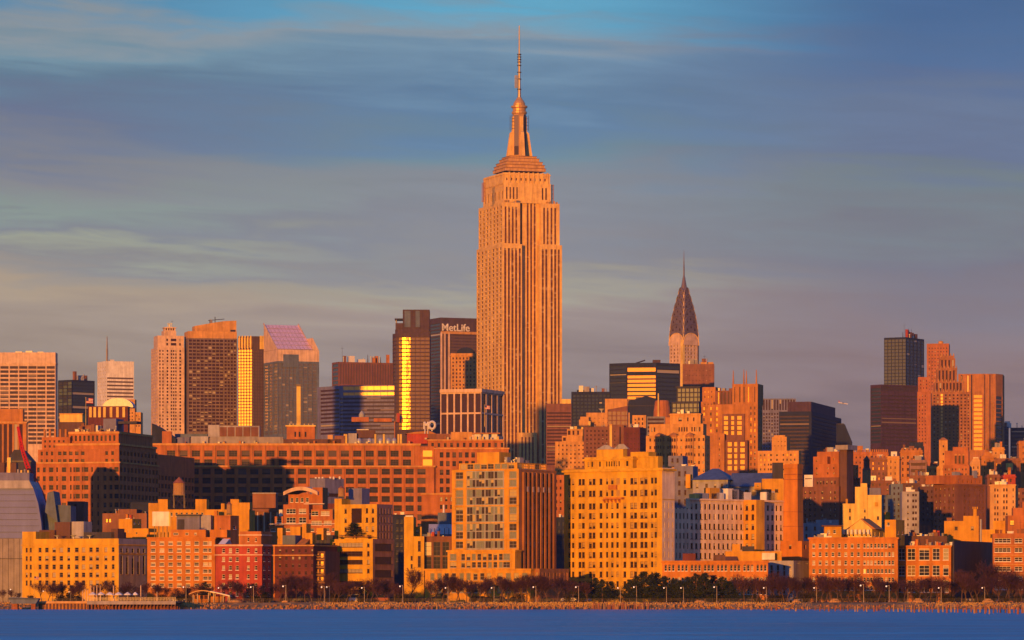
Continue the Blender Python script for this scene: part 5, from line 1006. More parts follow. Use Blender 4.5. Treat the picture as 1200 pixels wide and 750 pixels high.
    b = Bld('apartment_block', 'low dark red warehouse annexe with a pale coping, below the long brick warehouse', (494,545,546), 1, 1520, 'rust_brick', 'glass_mixed', depth=14, frame='dark_steel'); b.tier(None, None, 578, None, f=(cols(517,6,3,2.6), rows(585,9,3,5))); b.cornice(0, b.W, 0, 14, 578, .5, .3); b.tier(None, 515, 609, None, y0=-4, y1=-.05); b.cornice(0, b.fx(515,-4), -4, -.1, 609, .4, .3); b.done(trimmat='salmon_stone')
    # civic hall with blue hipped roof
    b = Bld('hall', 'grey hall with a blue hipped roof and a long ridge wing, behind the pink factory', (812,870,905), 14, 1430, ['concrete_shade','gold_brick'], 'glass_far', depth=18, frame='dark_steel', cat='hall')
    b.tier(None, 853, 562, None, f=([(817,3),(828,3),(838,3),(846,2.6)], [(569,5),(585,6)]), par=0); b.part('hipped_roof', 'roof_blue', lambda m: hip_roof(m, 0, b.fx(853), 0, 18, b.z(562)+.01, b.px(14), .42, .8))
    b.tier(853.2, 906, 570, None, y0=2, y1=16, f=(cols(858,8.5,6,4.4), [(577,6)]), par=0); b.part('ridge_roof', 'roof_blue', lambda m: m.yprofile([(1.2,b.z(570)+.01), (16.8,b.z(570)+.01), (9,b.z(553.5))], b.fx(853.2,2), b.fx(906,2))); b.tier(884, 892, 566, 575, y0=-2, y1=1.9, mi=1, par=.2, f=([(888,2)], [(569.5,2)])); b.done('roof_blue')
    b = Bld('stair_block', 'dark boxy tower head over a golden wall, left of the brick smokestack', (893,918,919), 2, 1400, 'gold_brick', 'glass_far', depth=8, frame='dark_steel'); b.tier(None, None, 561, None, f=([(898,1.4),(910,4)], [(575,4)])); b.pbox('tank_box', 'dark_panel', 905.5, 918, 542, 560.9, 1, 7); b.done()
    b = Bld('apartment_block', 'dark grey house in shade with a golden bay, left of the blue roofed hall', (790,812,818), 17, 1440, 'mauve_panel', 'glass_far', frame='dark_steel'); t = b.tier(None, None, 546, None, f=([(796,3),(803,2.4)], rows(555,11,4,6))); b.pbox('bay_window', 'gold_brick', 803.5, 809, 556, 572, -2.4, -.03); b.tier(783, 800, 533.5, 546, y0=3, y1=10, f=([(788,2.4),(794,2.4)], [(539,5)])); b.clutter(t, 4, 7, .8); b.done()
    b = Bld('brick_smokestack', 'huge tapering orange brick smokestack on a square base, behind the low arcaded building', (917,935,942), 27, 1335, 'orange_brick', depth=6, cat='chimney'); b.wall = MB()
    x0, x1 = b.fx(917.5), b.fx(935); c = (x0+x1)/2; r = (x1-x0)/2; rt = r*.9
    b.part('shaft', 'orange_brick', lambda m: m.prism([(c-r,0),(c+r,0),(c+r,2*r*.9),(c-r,2*r*.9)], b.z(640), b.z(549), 0, [(c-rt,.3),(c+rt,.3),(c+rt,2*r*.9-.3),(c-rt,2*r*.9-.3)]))
    b.part('cap', 'orange_brick', lambda m: (m.prism([(c-rt*1.06,-.05),(c+rt*1.06,-.05),(c+rt*1.06,2*r*.9),(c-rt*1.06,2*r*.9)], b.z(549)+.003, b.z(544.5)), m.prism([(c-rt,.3),(c+rt,.3),(c+rt,2*r*.9-.3),(c-rt,2*r*.9-.3)], b.z(544.5)+.003, b.z(543.5))))
    for y in (556,562,600,617): b.part('iron_band', 'rust', lambda m, y=y: m.box(c-r*.985, c+r*.985, -.06, 2*r*.9+.06, b.z(y), b.z(y)+.16))
    b.tier(abs_x=(c-r*1.35, c+r*1.75), yt=634, y0=-1.2, y1=9, f=([(926,3)], [(641,5)]), sd=(2,.3,[(641,5)]), par=.3); b.done()
    # house right of the stack, its shade put into a blue grey wall
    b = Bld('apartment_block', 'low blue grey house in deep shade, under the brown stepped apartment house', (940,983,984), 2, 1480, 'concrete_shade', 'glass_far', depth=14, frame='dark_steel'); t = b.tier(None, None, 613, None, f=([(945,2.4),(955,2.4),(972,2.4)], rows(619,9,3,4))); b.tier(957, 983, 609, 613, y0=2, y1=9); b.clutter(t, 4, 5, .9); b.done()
    # stepped cream wall
    b = Bld('party_wall_block', 'bright yellow stepped blank wall with few small windows, centre right', (987,1033,1036), 6, 1390, ['cream','gold_brick'], 'glass_dark', depth=14, frame='dark_steel')
    ff = lambda l: (l, [(578,2.6),(589,2.6),(598,4),(607,4)])
    b.tier(None, 1001.8, 590, None, f=([(996,2.2)], [(598,4),(607,4)]), par=.3); b.tier(1002, 1016.4, 570.5, None, f=([(1013.5,1.9)], [(598,4),(607,4)]), par=.3); b.tier(1016.6, None, 580, None, f=([(1029,2.6)], [(607,4)]), sd=(1,.1), par=.3)
    b.pbox('window_bricked', 'gold_brick', 1025, 1029, 588.5, 593.5, -.1, -.02); b.pbox('bulkhead', 'mauve_panel', 1016, 1032, 571.5, 580, 3, 9); b.pbox('bulkhead', 'cream', 1008.5, 1016, 566, 571, 3, 8); b.part('chimney', 'gold_brick', lambda m: m.box(b.fx(991), b.fx(993.5), .3, 1.3, b.z(590), b.z(584.5))); b.done()
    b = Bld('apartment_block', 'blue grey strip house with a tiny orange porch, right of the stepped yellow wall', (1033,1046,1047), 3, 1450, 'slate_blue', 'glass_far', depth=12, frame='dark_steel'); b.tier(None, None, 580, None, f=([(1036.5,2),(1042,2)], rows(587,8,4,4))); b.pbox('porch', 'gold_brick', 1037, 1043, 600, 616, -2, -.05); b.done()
    # gabled penthouses on the orange block's roof
    b = Bld('gabled_house', 'white gabled house with a row of dormers, on the roofs behind the long orange block', (986,1022,1038), 24, 1330, ['cream','terracotta'], 'glass_dark', frame=FR, cat='house')
    b.tier(None, None, 620, None, f=(cols(990,5,7,2), [(626,5)]), sd=(3,.3,[(626,5)]), par=0)
    b.part('gable', 'cream', lambda m: m.xprofile([(b.fx(994),b.z(620)+.01), (b.fx(1022),b.z(620)+.01), (b.fx(1009),b.z(608.5))], -.3, .3)); b.part('gable_roof', 'terracotta', lambda m: m.xprofile([(b.fx(991),b.z(620.2)+.03), (b.fx(1026),b.z(620.2)+.03), (b.fx(1009),b.z(607.4))], .32, 8))
    for k in range(7): b.pbox('dormer', 'white_paint', 987+4.8*k, 989.4+4.8*k, 620.5, 626, -1.2, -.05)
    b.done('terracotta')
    b = Bld('penthouse_block', 'small yellow penthouse with a porch roof, left of the white gabled house', (966,986,987), 3, 1325, 'gold_brick', 'glass_mixed', depth=7, frame=FR); b.tier(None, None, 617, None, f=([(971,3),(978,3)], [(623,4)])); b.pbox('porch_roof', 'dark_brick', 963, 988, 615.5, 617, -1, 7.2); b.done()
    b = Bld('penthouse_block', 'bright yellow penthouse with stepped parapet, right of the white gabled house', (1037,1050,1060), 22, 1332, 'gold_brick', 'glass_mixed', frame=FR); b.tier(None, None, 609, None, f=([(1041,3)], [(614,4)]), sd=(2,.25,[(624,4)])); b.done()
    # yellow house with chimney
    b = Bld('party_wall_block', 'yellow block with a double flue chimney and two square windows, behind the dark flank', (1106.5,1147,1149), 6, 1370, ['gold_brick','cream'], 'glass_dark', depth=14, frame='dark_steel')
    t = b.tier(None, None, 610.5, None, f=([(1120.5,3.6),(1139.5,3.2)], [(619,4)])); b.tier(1129, None, 604.5, 610.5, y0=.01, y1=8, par=.3); b.tier(1140.5, 1144.5, 596.5, 604.5, y0=.02, y1=2.2, par=.1); b.part('chimney_pot', 'gold_brick', lambda m: [m.box(b.fx(p), b.fx(p+1.3), .4, 1.2, b.z(596.4), b.z(593.8)) for p in (1139.6,1142,1144.6)]); b.part('flue', 'galv', lambda m: m.cyl(b.fx(1149.5), -.6, .35, .35, 0, b.z(608.5), 8)); b.clutter(t, 3, 4, .7); b.done()
    b = Bld('party_wall_block', 'lower yellow wall with one window, right of the double flue chimney', (1150.5,1166,1178), 26, 1352, 'gold_brick', 'glass_dark', frame='dark_steel'); b.tier(None, None, 620.5, None, f=([(1161.5,1.8)], [(628,4)]), par=.3); b.tier(1164, 1178, 610, None, y0=4, y1=9, par=.3); b.done()
    b = Bld('apartment_block', 'rust brick house with one pale golden window, at the right edge', (1181,1203,1204), 3, 1345, 'rust_brick', 'glass_sunset', depth=12, frame='dark_steel'); b.tier(None, None, 604, None, f=([(1186,4.8)], [(612.5,5.5)])); b.tier(1187, 1200, 595, 604, y0=2, y1=8); b.tier(1198, 1215, 588, None, y0=4, y1=11); b.done()
    b = Bld('terrace_row', 'long low dark roofs with parapet lights, behind the big windowed orange loft', (1055,1110,1112), 4, 1350, 'dark_brick', 'glass_dark', depth=16); t = b.tier(None, None, 628, None); b.clutter(t, 22, 6, .8); b.done()
mat('roof_blue', (.07,.10,.17), .5)
second_row()

# ------------------------------------------------------------------ the shore buildings
def shore_row():
    fr = 'white_metal'
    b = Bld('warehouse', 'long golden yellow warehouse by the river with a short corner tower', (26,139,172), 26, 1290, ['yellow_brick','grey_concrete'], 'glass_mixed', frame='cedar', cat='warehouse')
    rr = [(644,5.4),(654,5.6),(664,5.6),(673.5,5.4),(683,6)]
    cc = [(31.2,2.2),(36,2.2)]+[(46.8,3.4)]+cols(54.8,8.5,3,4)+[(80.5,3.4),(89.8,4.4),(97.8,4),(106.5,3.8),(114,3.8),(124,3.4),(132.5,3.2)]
    b.tier(None, None, 631, None, f=(cc, rr), sd=(5,.38,[(645,5),(662,22)]), gs='glass_dark', smi=1); b.tier(26, 41.8, 622.2, 631, y0=.01, y1=9, f=([(31,2),(36.4,2)], [(632,.1)]), par=.3)  # the side's shade is put into a separate grey material
    b.cornice(0, b.W, 0, b.S, 637.6, .35, .25); b.cornice(0, b.W, 0, b.S, 648.5, .25, .18)
    b.pbox('bulkhead', 'dark_brick', 64, 82, 610.5, 631, 9, 15); b.pbox('bulkhead', 'concrete_shade', 84, 98, 610, 630, 10, 15); b.pbox('roof_shed', 'dark_brick', 46, 64, 620, 631, 8, 14); b.pbox('roof_shed', 'dark_panel', 98, 134, 623, 631, 6, 13); b.pbox('bulkhead', 'dark_brick', 130, 138, 619, 631, 6, 10)
    for p in (67,86,105): b.part('dish', 'white_metal', lambda m, p=p: m.lathe(b.fx(p,4), 4, [(.15,b.z(631)),(.15,b.z(628.5)),(1.1,b.z(626.6))], 10))
    b.done()
    b = Bld('apartment_house', 'orange brick apartment house with pale arched blinds in seven columns, beside the golden warehouse', (172.5,252,253), 2, 1276, 'orange_brick', 'glass_blinds', depth=24, frame=fr, cat='apartment house')
    t = b.tier(None, None, 629.5, None, f=(cols(179.5,10.2,7,5.4)+[(246,3.6)], rows(636.5,8.2,7,4.4))); b.cornice(*t[:4], 629.8, .4, .25); b.tier(200, 241, 620.5, 629.5, y0=3, y1=14, f=([(206,6),(219,4),(229,3)], [(625.5,3)]), par=.4); b.tier(246, 266, 620.5, 629.5, y0=3.4, y1=14); b.done()
    b = Bld('apartment_house', 'bright red brick apartment house with a pale upper cornice, shore row', (252.5,307,318), 17, 1268, ['rust_brick','red_brick'], 'glass_dark', frame=fr, cat='apartment house')
    cc = [(262,3.4),(270,3.6),(278,3.6),(291,3),(300,3)]; b.tier(None, None, 637.5, None, f=(cc, rows(645,10.2,6,5.2)), sd=(2,.3), mi=1); b.cornice(0, b.W, 0, b.S, 638, .5, .45); b.cornice(0, b.W, 0, b.S, 649.6, .3, .3); t = b.tier(281, 306, 622.5, 637.5, y0=3, y1=12, f=([(291,2),(300,2)], [(632,4.6)]), mi=0); b.cornice(*t[:4], 626, .4, .3)
    b.part('skylight', 'white_metal', lambda m: m.yprofile([(2,b.z(637.5)), (8,b.z(637.5)), (6,b.z(631))], b.fx(257,3), b.fx(265,3))); b.done(trimmat='pale_limestone')
    b = Bld('apartment_house', 'dark maroon brick apartment house with pale string courses and tidy windows, shore row', (320.5,367,370), 17, 1272, ['maroon_brick','red_brick'], 'glass_dark', depth=22, frame='dark_brick', cat='apartment house')
    b.tier(None, None, 638, None, f=(cols(328,7.6,6,2.8), rows(645.5,8.6,6,3.8))); b.cornice(0, b.W, 0, 22, 638.4, .4, .5); b.cornice(0, b.W, 0, 22, 650, .3, .3); b.pbox('lit_edge', 'orange_brick', 320.3, 322, 640, 700, -.25, -.02)  # orange strip along the left corner painted as its thin sunlit edge
    b.pbox('roof_shed', 'slate_blue', 331, 346, 627, 638, 3, 10); b.pbox('roof_shed', 'gold_brick', 325, 331, 618, 638, 8, 11); b.pbox('roof_shed', 'gold_brick', 340, 352, 616.5, 628, 11, 14); b.pbox('roof_shed', 'gold_brick', 354, 359, 613, 636, 9, 13); b.pbox('roof_shed', 'gold_brick', 358, 366, 624, 637, 7, 10); b.pbox('roof_shed', 'gold_brick', 371, 379, 618, 632, 15, 18); b.part('gable', 'orange_brick', lambda m: m.yprofile([(2,b.z(638)), (9,b.z(638)), (8,b.z(630))], b.fx(347,2), b.fx(357,2))); b.done(trimmat='salmon_stone')
    b = Bld('tenement', 'narrow dark tenement with bright fire escapes, between the maroon house and the yellow terraces', (367.5,381,386), 16, 1275, 'dark_brick', 'glass_sunset', depth=14, frame='dark_steel', cat='house')
    b.tier(None, None, 646, None, f=([(371.4,3.4),(377.4,3.4)], rows(651,9.2,5,5)))
    for y in (655.5,664.7,673.9,683.1): b.pbox('fire_escape', 'salmon_stone', 368.6, 380, y-.4, y+.3, -1.1, -.05); b.pbox('fire_escape_rail', 'salmon_stone', 368.6, 380, y-3.4, y-3, -1.12, -1.02)
    b.done()
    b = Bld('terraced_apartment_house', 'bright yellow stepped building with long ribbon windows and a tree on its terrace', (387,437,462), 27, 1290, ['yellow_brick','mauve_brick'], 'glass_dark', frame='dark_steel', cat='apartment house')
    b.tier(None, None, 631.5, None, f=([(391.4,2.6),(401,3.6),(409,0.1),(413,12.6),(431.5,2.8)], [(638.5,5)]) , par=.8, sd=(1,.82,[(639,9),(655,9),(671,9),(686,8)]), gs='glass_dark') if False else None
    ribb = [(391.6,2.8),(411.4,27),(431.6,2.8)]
    x = b.tier(None, None, 631.5, None, y0=0, f=(ribb, [(638.4,5),(648.7,5.6),(658.5,5),(669,4.6),(684,6),(694,6)]), sd=(1,.8,[(641,8),(656.5,8),(672,8),(687,8)]), gs='glass_brickdark', smi=1)  # dim side given a mauve material, its shade painted in
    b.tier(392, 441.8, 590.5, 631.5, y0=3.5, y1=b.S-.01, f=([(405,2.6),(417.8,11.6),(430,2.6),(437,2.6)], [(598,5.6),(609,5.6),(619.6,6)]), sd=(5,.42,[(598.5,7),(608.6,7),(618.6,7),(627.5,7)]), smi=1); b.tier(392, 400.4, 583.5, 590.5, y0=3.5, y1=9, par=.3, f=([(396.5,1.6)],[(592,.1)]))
    b.pbox('big_window', 'glass_dark', 412, 423.6, 595.4, 612.4, 3.3, 3.46); b.pbox('tank_house', 'mauve_panel', 408.5, 424, 571, 590.5, 9, 14); b.pbox('terrace_rail', 'rust', 393, 438, 628.6, 629.2, .3, .4); b.done()
    water_tower(400, 583.5, 569.5, 7.6, 1296, 'small wooden water tank on the corner of the bright yellow stepped building', .12)
    # L-shaped yellow loft with dark studio windows
    b = Bld('loft_building', 'yellow L shaped loft with a tall blank pier and dark studio windows', (473.5,497,498), 1.5, 1284, ['yellow_brick','umber_brick'], 'glass_dark', depth=16, frame='dark_steel')
    b.tier(None, 484.5, 605.5, None, f=([(482.4,2.4)], [(654,5),(663.5,5)]), par=.4); b.tier(484.6, None, 628.5, None, f=([(491.4,3.4)], [(640,12),(658,13),(675,9)]), par=.4); b.pbox('chimney_cap', 'white_metal', 475, 484, 604, 605.6, .5, 3); b.tier(484.6, 494, 617, 628.5, y0=6, y1=12, f=([(489,4)], [(622,4)])); b.done()
    b = Bld('studio_block', 'brown block with a grid of big dark studio windows, beside the yellow L shaped loft', (497.3,531,532), 1.5, 1286, ['umber_brick','rust_brick'], 'glass_studio', depth=16, frame='dark_steel'); t = b.tier(None, None, 628.5, None, f=([(502,7.4),(512,8),(522.4,8)], [(643,16),(659.5,14),(677,14)])); b.clutter(t, 5, 5, .8); b.done()
    # glassy golden loft
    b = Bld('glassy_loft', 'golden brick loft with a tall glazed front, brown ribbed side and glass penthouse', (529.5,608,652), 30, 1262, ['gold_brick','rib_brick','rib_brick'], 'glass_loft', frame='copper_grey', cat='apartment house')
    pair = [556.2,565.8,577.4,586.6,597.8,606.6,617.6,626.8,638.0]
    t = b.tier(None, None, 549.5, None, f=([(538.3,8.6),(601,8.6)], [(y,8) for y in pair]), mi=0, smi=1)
    # glazed middle as one recessed curtain of separate panes
    b.pbox('curtain_backing', 'copper_grey', 546.8, 590.5, 551.2, 644, -.16, -.03)
    for i in range(4):
        for j, y in enumerate(pair):
            xa, xb, za, zb = b.fx(547.7+10.75*i), b.fx(557.4+10.75*i), b.z(y+4.0), b.z(y-4.0); m = MB(); n = 3
            for q in range(n): m.quad((xa+(xb-xa)*q/n+.05,-.2,za), (xa+(xb-xa)*(q+1)/n-.05,-.2,za), (xa+(xb-xa)*(q+1)/n-.05,-.2,zb), (xa+(xb-xa)*q/n+.05,-.2,zb), 0, True)
            m.box(xa-.02, xb+.02, -.21, -.165, za-.05, za+.02, 1); m.obj('window', ['glass_loft','copper_grey'], b.o)
    for y in (549.9,572,592.2,612.4,632.4): b.cornice(0, b.W, 0, 1, y+.3, .3, .22) if False else b.pbox('string_course', 'gold_brick', 529.6, 607.8, y-.6, y+.6, -.32, -.25)
    # brown ribbed side, facing right
    q0, q1 = b.sy(612), b.sy(650)
    for k in range(8):
        q = 1.2+(b.S-2.4)*(k+.5)/8; b.part('rib', 'rib_brick', lambda m, q=q: m.box(b.W+.003, b.W+.7, q-.5, q+.5, 0, b.z(553)))
    for k in range(7):
        q = 1.2+(b.S-2.4)*(k+1)/8
        for y in pair+[648,658]:
            m = MB(); m.quad((b.W+.05,q-.62,b.z(y+3.2)), (b.W+.05,q+.62,b.z(y+3.2)), (b.W+.05,q+.62,b.z(y-3.2)), (b.W+.05,q-.62,b.z(y-3.2)), 0, True); m.obj('window', 'glass_dark', b.o)
    for k in range(5): q = 2.5+(b.S-5)*(k+.5)/5.5; b.part('window_surround', 'pale_limestone', lambda m, q=q: m.box(b.W+.72, b.W+.8, q-.5, q+.5, b.z(576), b.z(570)))
    b.tier(538, 606, 541.5, 549.5, y0=3, y1=b.S-2, f=(cols(543,8,8,7), [(545.6,6)]), sd=(5,.8,[(545.6,6)]), par=.3, mi=0); b.tier(559, 585, 528.5, 541.5, y0=5, y1=12, par=.3); b.clutter((b.fx(585,5),b.fx(606,5),5,16,0,b.z(541)), 8, 4, 1)
    b.tier(524.5, 603.4, 644.5, 668, y0=-4, y1=-.25, f=([(531,7.6)]+cols(542.6,6.3,8,4.6)+[(593.5,8)], [(652.6,7.6),(661.8,6.6)]), par=.3); b.tier(498, 622, 666.5, None, y0=-8, y1=-4.02, f=(cols(506.6,8.4,4,5)+[(541,5),(549,5),(557,5),(565,5),(573,5)]+cols(586,9.6,4,6), [(675.6,8),(690,9)]), par=.3, lside=None)
    b.cornice(b.fx(524.5,-4), b.fx(603.4,-4), -4, -.3, 644.6, .5, .3); b.cornice(b.fx(498,-8), b.fx(622,-8), -8, -4.1, 666.6, .5, .3)
    b.tier(abs_x=(b.fx(622,-8)+.01, b.fx(640,-2)), yt=666.5, y0=-6, y1=12, f=(cols(626,3,3,1.6), [(678,14)]), sd=(8,.4,[(678,14)]), mi=2); b.done()
    # big golden apartment house
    b = Bld('apartment_house', 'tallest golden apartment house on the shore, twelve rows of windows and hipped roof house', (661,776,790.5), 36, 1275, ['yellow_brick','pink_stucco'], 'glass_house', frame='dark_brick', cat='apartment house')
    rr = [(563,7),(577,7)]+rows(592,11.55,10,6.8)
    nar = 2.7
    cc = [(667.4,nar),(671.6,nar)]+[(679.6,3.2),(683.6,3.2)]+[(691.8,3.3),(696,3.3)]+[(704.2,3.2)]+[(711.4,2.4),(717.5,2.8),(723.6,2.8)]+[(732.2,3.2)]+[(740.4,3.4),(744.7,3.4)]+[(752.2,3.6),(756.9,3.6)]+[(764.2,nar),(768.4,nar)]
    b.tier(None, None, 548, None, f=(cc, rr), sd=(3,.2,rr[2:]), g='glass_house', smi=1)  # side painted pink, the grazing sunlight put into its colour
    b.wall.f; b.cornice(0, b.W, 0, b.S, 549.2, .6, .8); b.cornice(0, b.W, 0, b.S, 584.6, .22, .15)
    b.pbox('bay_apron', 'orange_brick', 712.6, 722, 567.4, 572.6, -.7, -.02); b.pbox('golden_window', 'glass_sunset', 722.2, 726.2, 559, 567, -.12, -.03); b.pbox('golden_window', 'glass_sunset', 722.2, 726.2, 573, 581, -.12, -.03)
    b.pbox('balcony', 'orange_brick', 707, 728.5, 582, 584.2, -1.5, -.02)
    for p in (709,713,717.5,722,726.5): b.part('bracket', 'orange_brick', lambda m, p=p: m.yprofile([(-1.2,b.z(584.3)), (-.02,b.z(588.5)), (-.02,b.z(584.3))][::-1], b.fx(p)-.25, b.fx(p)+.25))
    b.tier(685, 741.5, 533.5, 548, y0=3.2, y1=b.S-1, f=([(689.6,2),(694,2),(703,2)]+cols(711,2.9,6,1.5)+[(735,2.6)], [(541.8,6)]), par=.4); b.cornice(b.fx(685,3.2), b.fx(741.5,3.2), 3.2, b.S-1, 535.6, .5, .5)
    b.tier(741.7, 760, 541, 548, y0=6, y1=b.S-1.2, f=(cols(744,2.8,6,1.4), [(544.5,4.4)])); b.tier(747, 776.5, 533.5, 548, y0=8, y1=b.S-1.4, f=([(763,1.4),(769,1.4)], [(540.5,4)]), par=.3)
    b.tier(748, 769, 528.2, 533.5, y0=9, y1=b.S-2, par=.3)
    b.tier(704, 735, 524.4, 533.5, y0=6, y1=b.S-3, f=([(712.6,2)], [(526.8,2.2)]), par=0); b.part('hipped_roof', 'copper_grey', lambda m: hip_roof(m, b.fx(704,6), b.fx(721,6), 6, b.S-3, b.z(524.4)+.02, b.px(5.4), .4, .5)); b.part('hipped_roof', 'copper_grey', lambda m: hip_roof(m, b.fx(721.4,6)+.6, b.fx(738,6), 5, b.S-2, b.z(524.4)+.03, b.px(6), .35, .5)); b.part('lightning_mast', 'dark_steel', lambda m: m.tube((b.fx(724,5),4.6,b.z(534)), (b.fx(724,5),4.6,b.z(516)), .14, .08)); b.clutter((b.fx(742,6),b.fx(775,6),5,10,0,b.z(547.4)), 6, 7, .8); b.done()
    # pink factory with yellow bay
    b = Bld('factory', 'long pale pink factory flank with paired tall windows and one projecting yellow bay', (786,790.5,918), 44, 1300, ['pink_stucco','gold_brick'], 'glass_dark', frame='dark_steel', cat='factory')
    rr = rows(593,11.6,6,6.6); q = lambda p: b.sy(p)
    qa = q(808)
    b.tier(None, None, 595, None, y0=0, y1=qa, sd=(4,.36,rr), par=.5); b.tier(abs_x=(0, b.W-.02), yt=583.5, y0=qa+.02, y1=b.S, sd=(21,.46,rr), par=.5, zb=0)
    b.part('cornice', 'pink_stucco', lambda m: m.box(b.W+.003, b.W+.45, qa+.1, b.S, b.z(585.6), b.z(583.8)-.2))
    pq = q(871); m = MB(); o_ = 5.4; q1 = pq+1.2
    bay = Bld.__new__(Bld); 
    x0, x1 = b.W+.02, b.W+o_; cs = [(.9,2.0),(3.4,4.5)]; rs = [(b.z(y+3.3), b.z(y-3.3)) for y, h in rr]
    b._face(lambda u, z, d: (x0+u, pq+d, z), None, x1-x0, 0, b.z(584), cs, rs, .22, 0, None, 1); b._face(lambda u, z, d: (x1-d, pq+u, z), None, 4, 0, b.z(584), [], [], .2, R(90), None, 1); b.wall.quad((x1,pq+4,0), (x0,pq+4,0), (x0,pq+4,b.z(584)), (x1,pq+4,b.z(584)), 1); b.roof.quad((x0,pq,b.z(584)-.02), (x1,pq,b.z(584)-.02), (x1,pq+4,b.z(584)-.02), (x0,pq+4,b.z(584)-.02))
    for k in range(14):
        rr_ = random.Random(k+50); qq = qa+2+rr_.random()*(b.S-qa-6); w = rr_.uniform(1,3); h = rr_.uniform(1.4,3.6); b.part('roof_unit', rr_.choice(['gold_brick','navy_panel','galv','white_paint','cream']), lambda m: m.box(b.W-3.4, b.W-1, qq, qq+w*1.6, b.z(584.4), b.z(583.5)+h))
    b.done()
    # low arcaded orange building
    b = Bld('arcaded_building', 'low orange building with a row of round arched windows, behind the dark pines', (776,900,902), 3, 1258, 'orange_brick', 'glass_mixed', depth=22, frame=fr)
    ac = [c for g in range(8) for c in (780.2+15.4*g, 784.6+15.4*g, 789.0+15.4*g)]
    t = b.tier(None, None, 657, None, f=([(c,2.8) for c in ac if c < 898], [(666,6),(680,7),(693,7)])); b.cornice(*t[:4], 657.4, .5, .35)
    for c in ac:
        if c < 898: b.part('window_arch', 'dark_brick', lambda m, c=c: m.xprofile([(b.fx(c)+b.px(1.4)*math.cos(math.pi*k/8), b.z(663.1)+b.px(1.6)*math.sin(math.pi*k/8)) for k in range(9)], -.06, -.01))
    b.pbox('bulkhead', 'maroon_brick', 800, 815, 648.5, 657, 3, 8); b.pbox('roof_hut', 'dark_brick', 836, 850, 650, 657, 4, 9); b.done()
    b = Bld('rooftop_hall', 'bright golden long shed roof, between the arcaded building and the pink factory', (850,916,917), 2, 1300, ['gold_brick','white_paint'], 'glass_far', depth=12); b.tier(None, None, 646, None, par=.3); b.tier(893, 908, 648, 656, y0=-3, y1=-.05, mi=1, par=.2); b.part('gable', 'dark_brick', lambda m: m.yprofile([(-2,b.z(657)), (2,b.z(657)), (0,b.z(652))], b.fx(850), b.fx(864))); b.pbox('roof_unit', 'gold_brick', 858, 867, 637.5, 646, 3, 6); b.pbox('roof_unit', 'dark_panel', 870, 884, 640, 646, 3, 6); b.done()
    b = Bld('garage_building', 'blue grey building with tall window strips in the shade of the smokestack', (899,930,950), 26, 1282, 'concrete_shade', 'glass_dark', frame=fr); b.tier(None, None, 657, None, f=(cols(904,7.4,4,3), [(672,20),(692,8)]), sd=(2,.3,[(660,1)])); b.done()  # the shadow over this building is put into the blue grey wall colour
    # orange brick lofts on the right
    b = Bld('loft_building', 'long orange brick loft with four neat rows of sashes, left of the big windowed loft', (948,1052,1053), 7, 1276, 'orange_brick', 'glass_mixed', depth=22, frame=fr)
    cc = cols(953.6,7.5,8,3.2)+[(1013.2+12.6*g+4*k, 2.7) for g in range(3) for k in range(3)]
    t = b.tier(None, None, 629.5, None, f=(cc, rows(639.5,9.9,6,5))); b.cornice(*t[:4], 629.8, .5, .35); b.clutter((t[0],t[1]*.3,1,8,0,t[5]), 5, 3, .8); b.done()
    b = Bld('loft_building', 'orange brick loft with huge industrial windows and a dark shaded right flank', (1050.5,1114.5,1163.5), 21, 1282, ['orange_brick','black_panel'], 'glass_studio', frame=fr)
    t = b.tier(None, None, 639, None, f=([(1056.6,7.6),(1068,9),(1083,12),(1097,8.4),(1108.4,6.6)], [(649.5,13.5),(668.5,12),(687,14)])); b.cornice(*t[:4], 639.4, .4, .3); b.part('shade_flank', 'dark_panel', lambda m: m.box(b.W+.45, b.W+.9, .2, b.S-.2, 0, b.z(633.5)))  # dark sheet over the right flank, its shade put into the colour
    b.clutter((t[0],t[1],2,12,0,t[5]), 16, 9, .75); b.done()
    b = Bld('apartment_house', 'orange banded apartment house with ribbon windows, at the right edge behind bare trees', (1163.5,1218,1219), 6, 1290, ['rust_brick','orange_brick'], 'glass_dark', depth=22, frame=fr, cat='apartment house')
    t = b.tier(None, None, 625, None, f=([(1175,19),(1193.5,9),(1208,12)], rows(633.5,11,6,5.2)));
    for y in rows(639.6,11,5,2): b.pbox('balcony_slab', 'salmon_stone', 1164, 1217, y[0]-.5, y[0]+.4, -.5, -.02)
    b.clutter(t, 4, 3, .8); b.done()
    # unseen tower added out of frame to the left to shade the tallest tower's foot
    e, D = (-46,-7,-5), 2240
    b = Bld('office_tower', 'unseen slender tower added beyond the left edge to shade the tallest tower', e, 0, D, 'grey_concrete', depth=18, cat='tower'); b.tier(None, None, 257, None, f=(cols(e[0]+4,5.2,7,3.4), rows(265,8,50,4.4))); b.done()
glass('glass_blinds', dark=(.04,.02,.015), pblind=.45, blind=(.5,.42,.32), rough=.1)
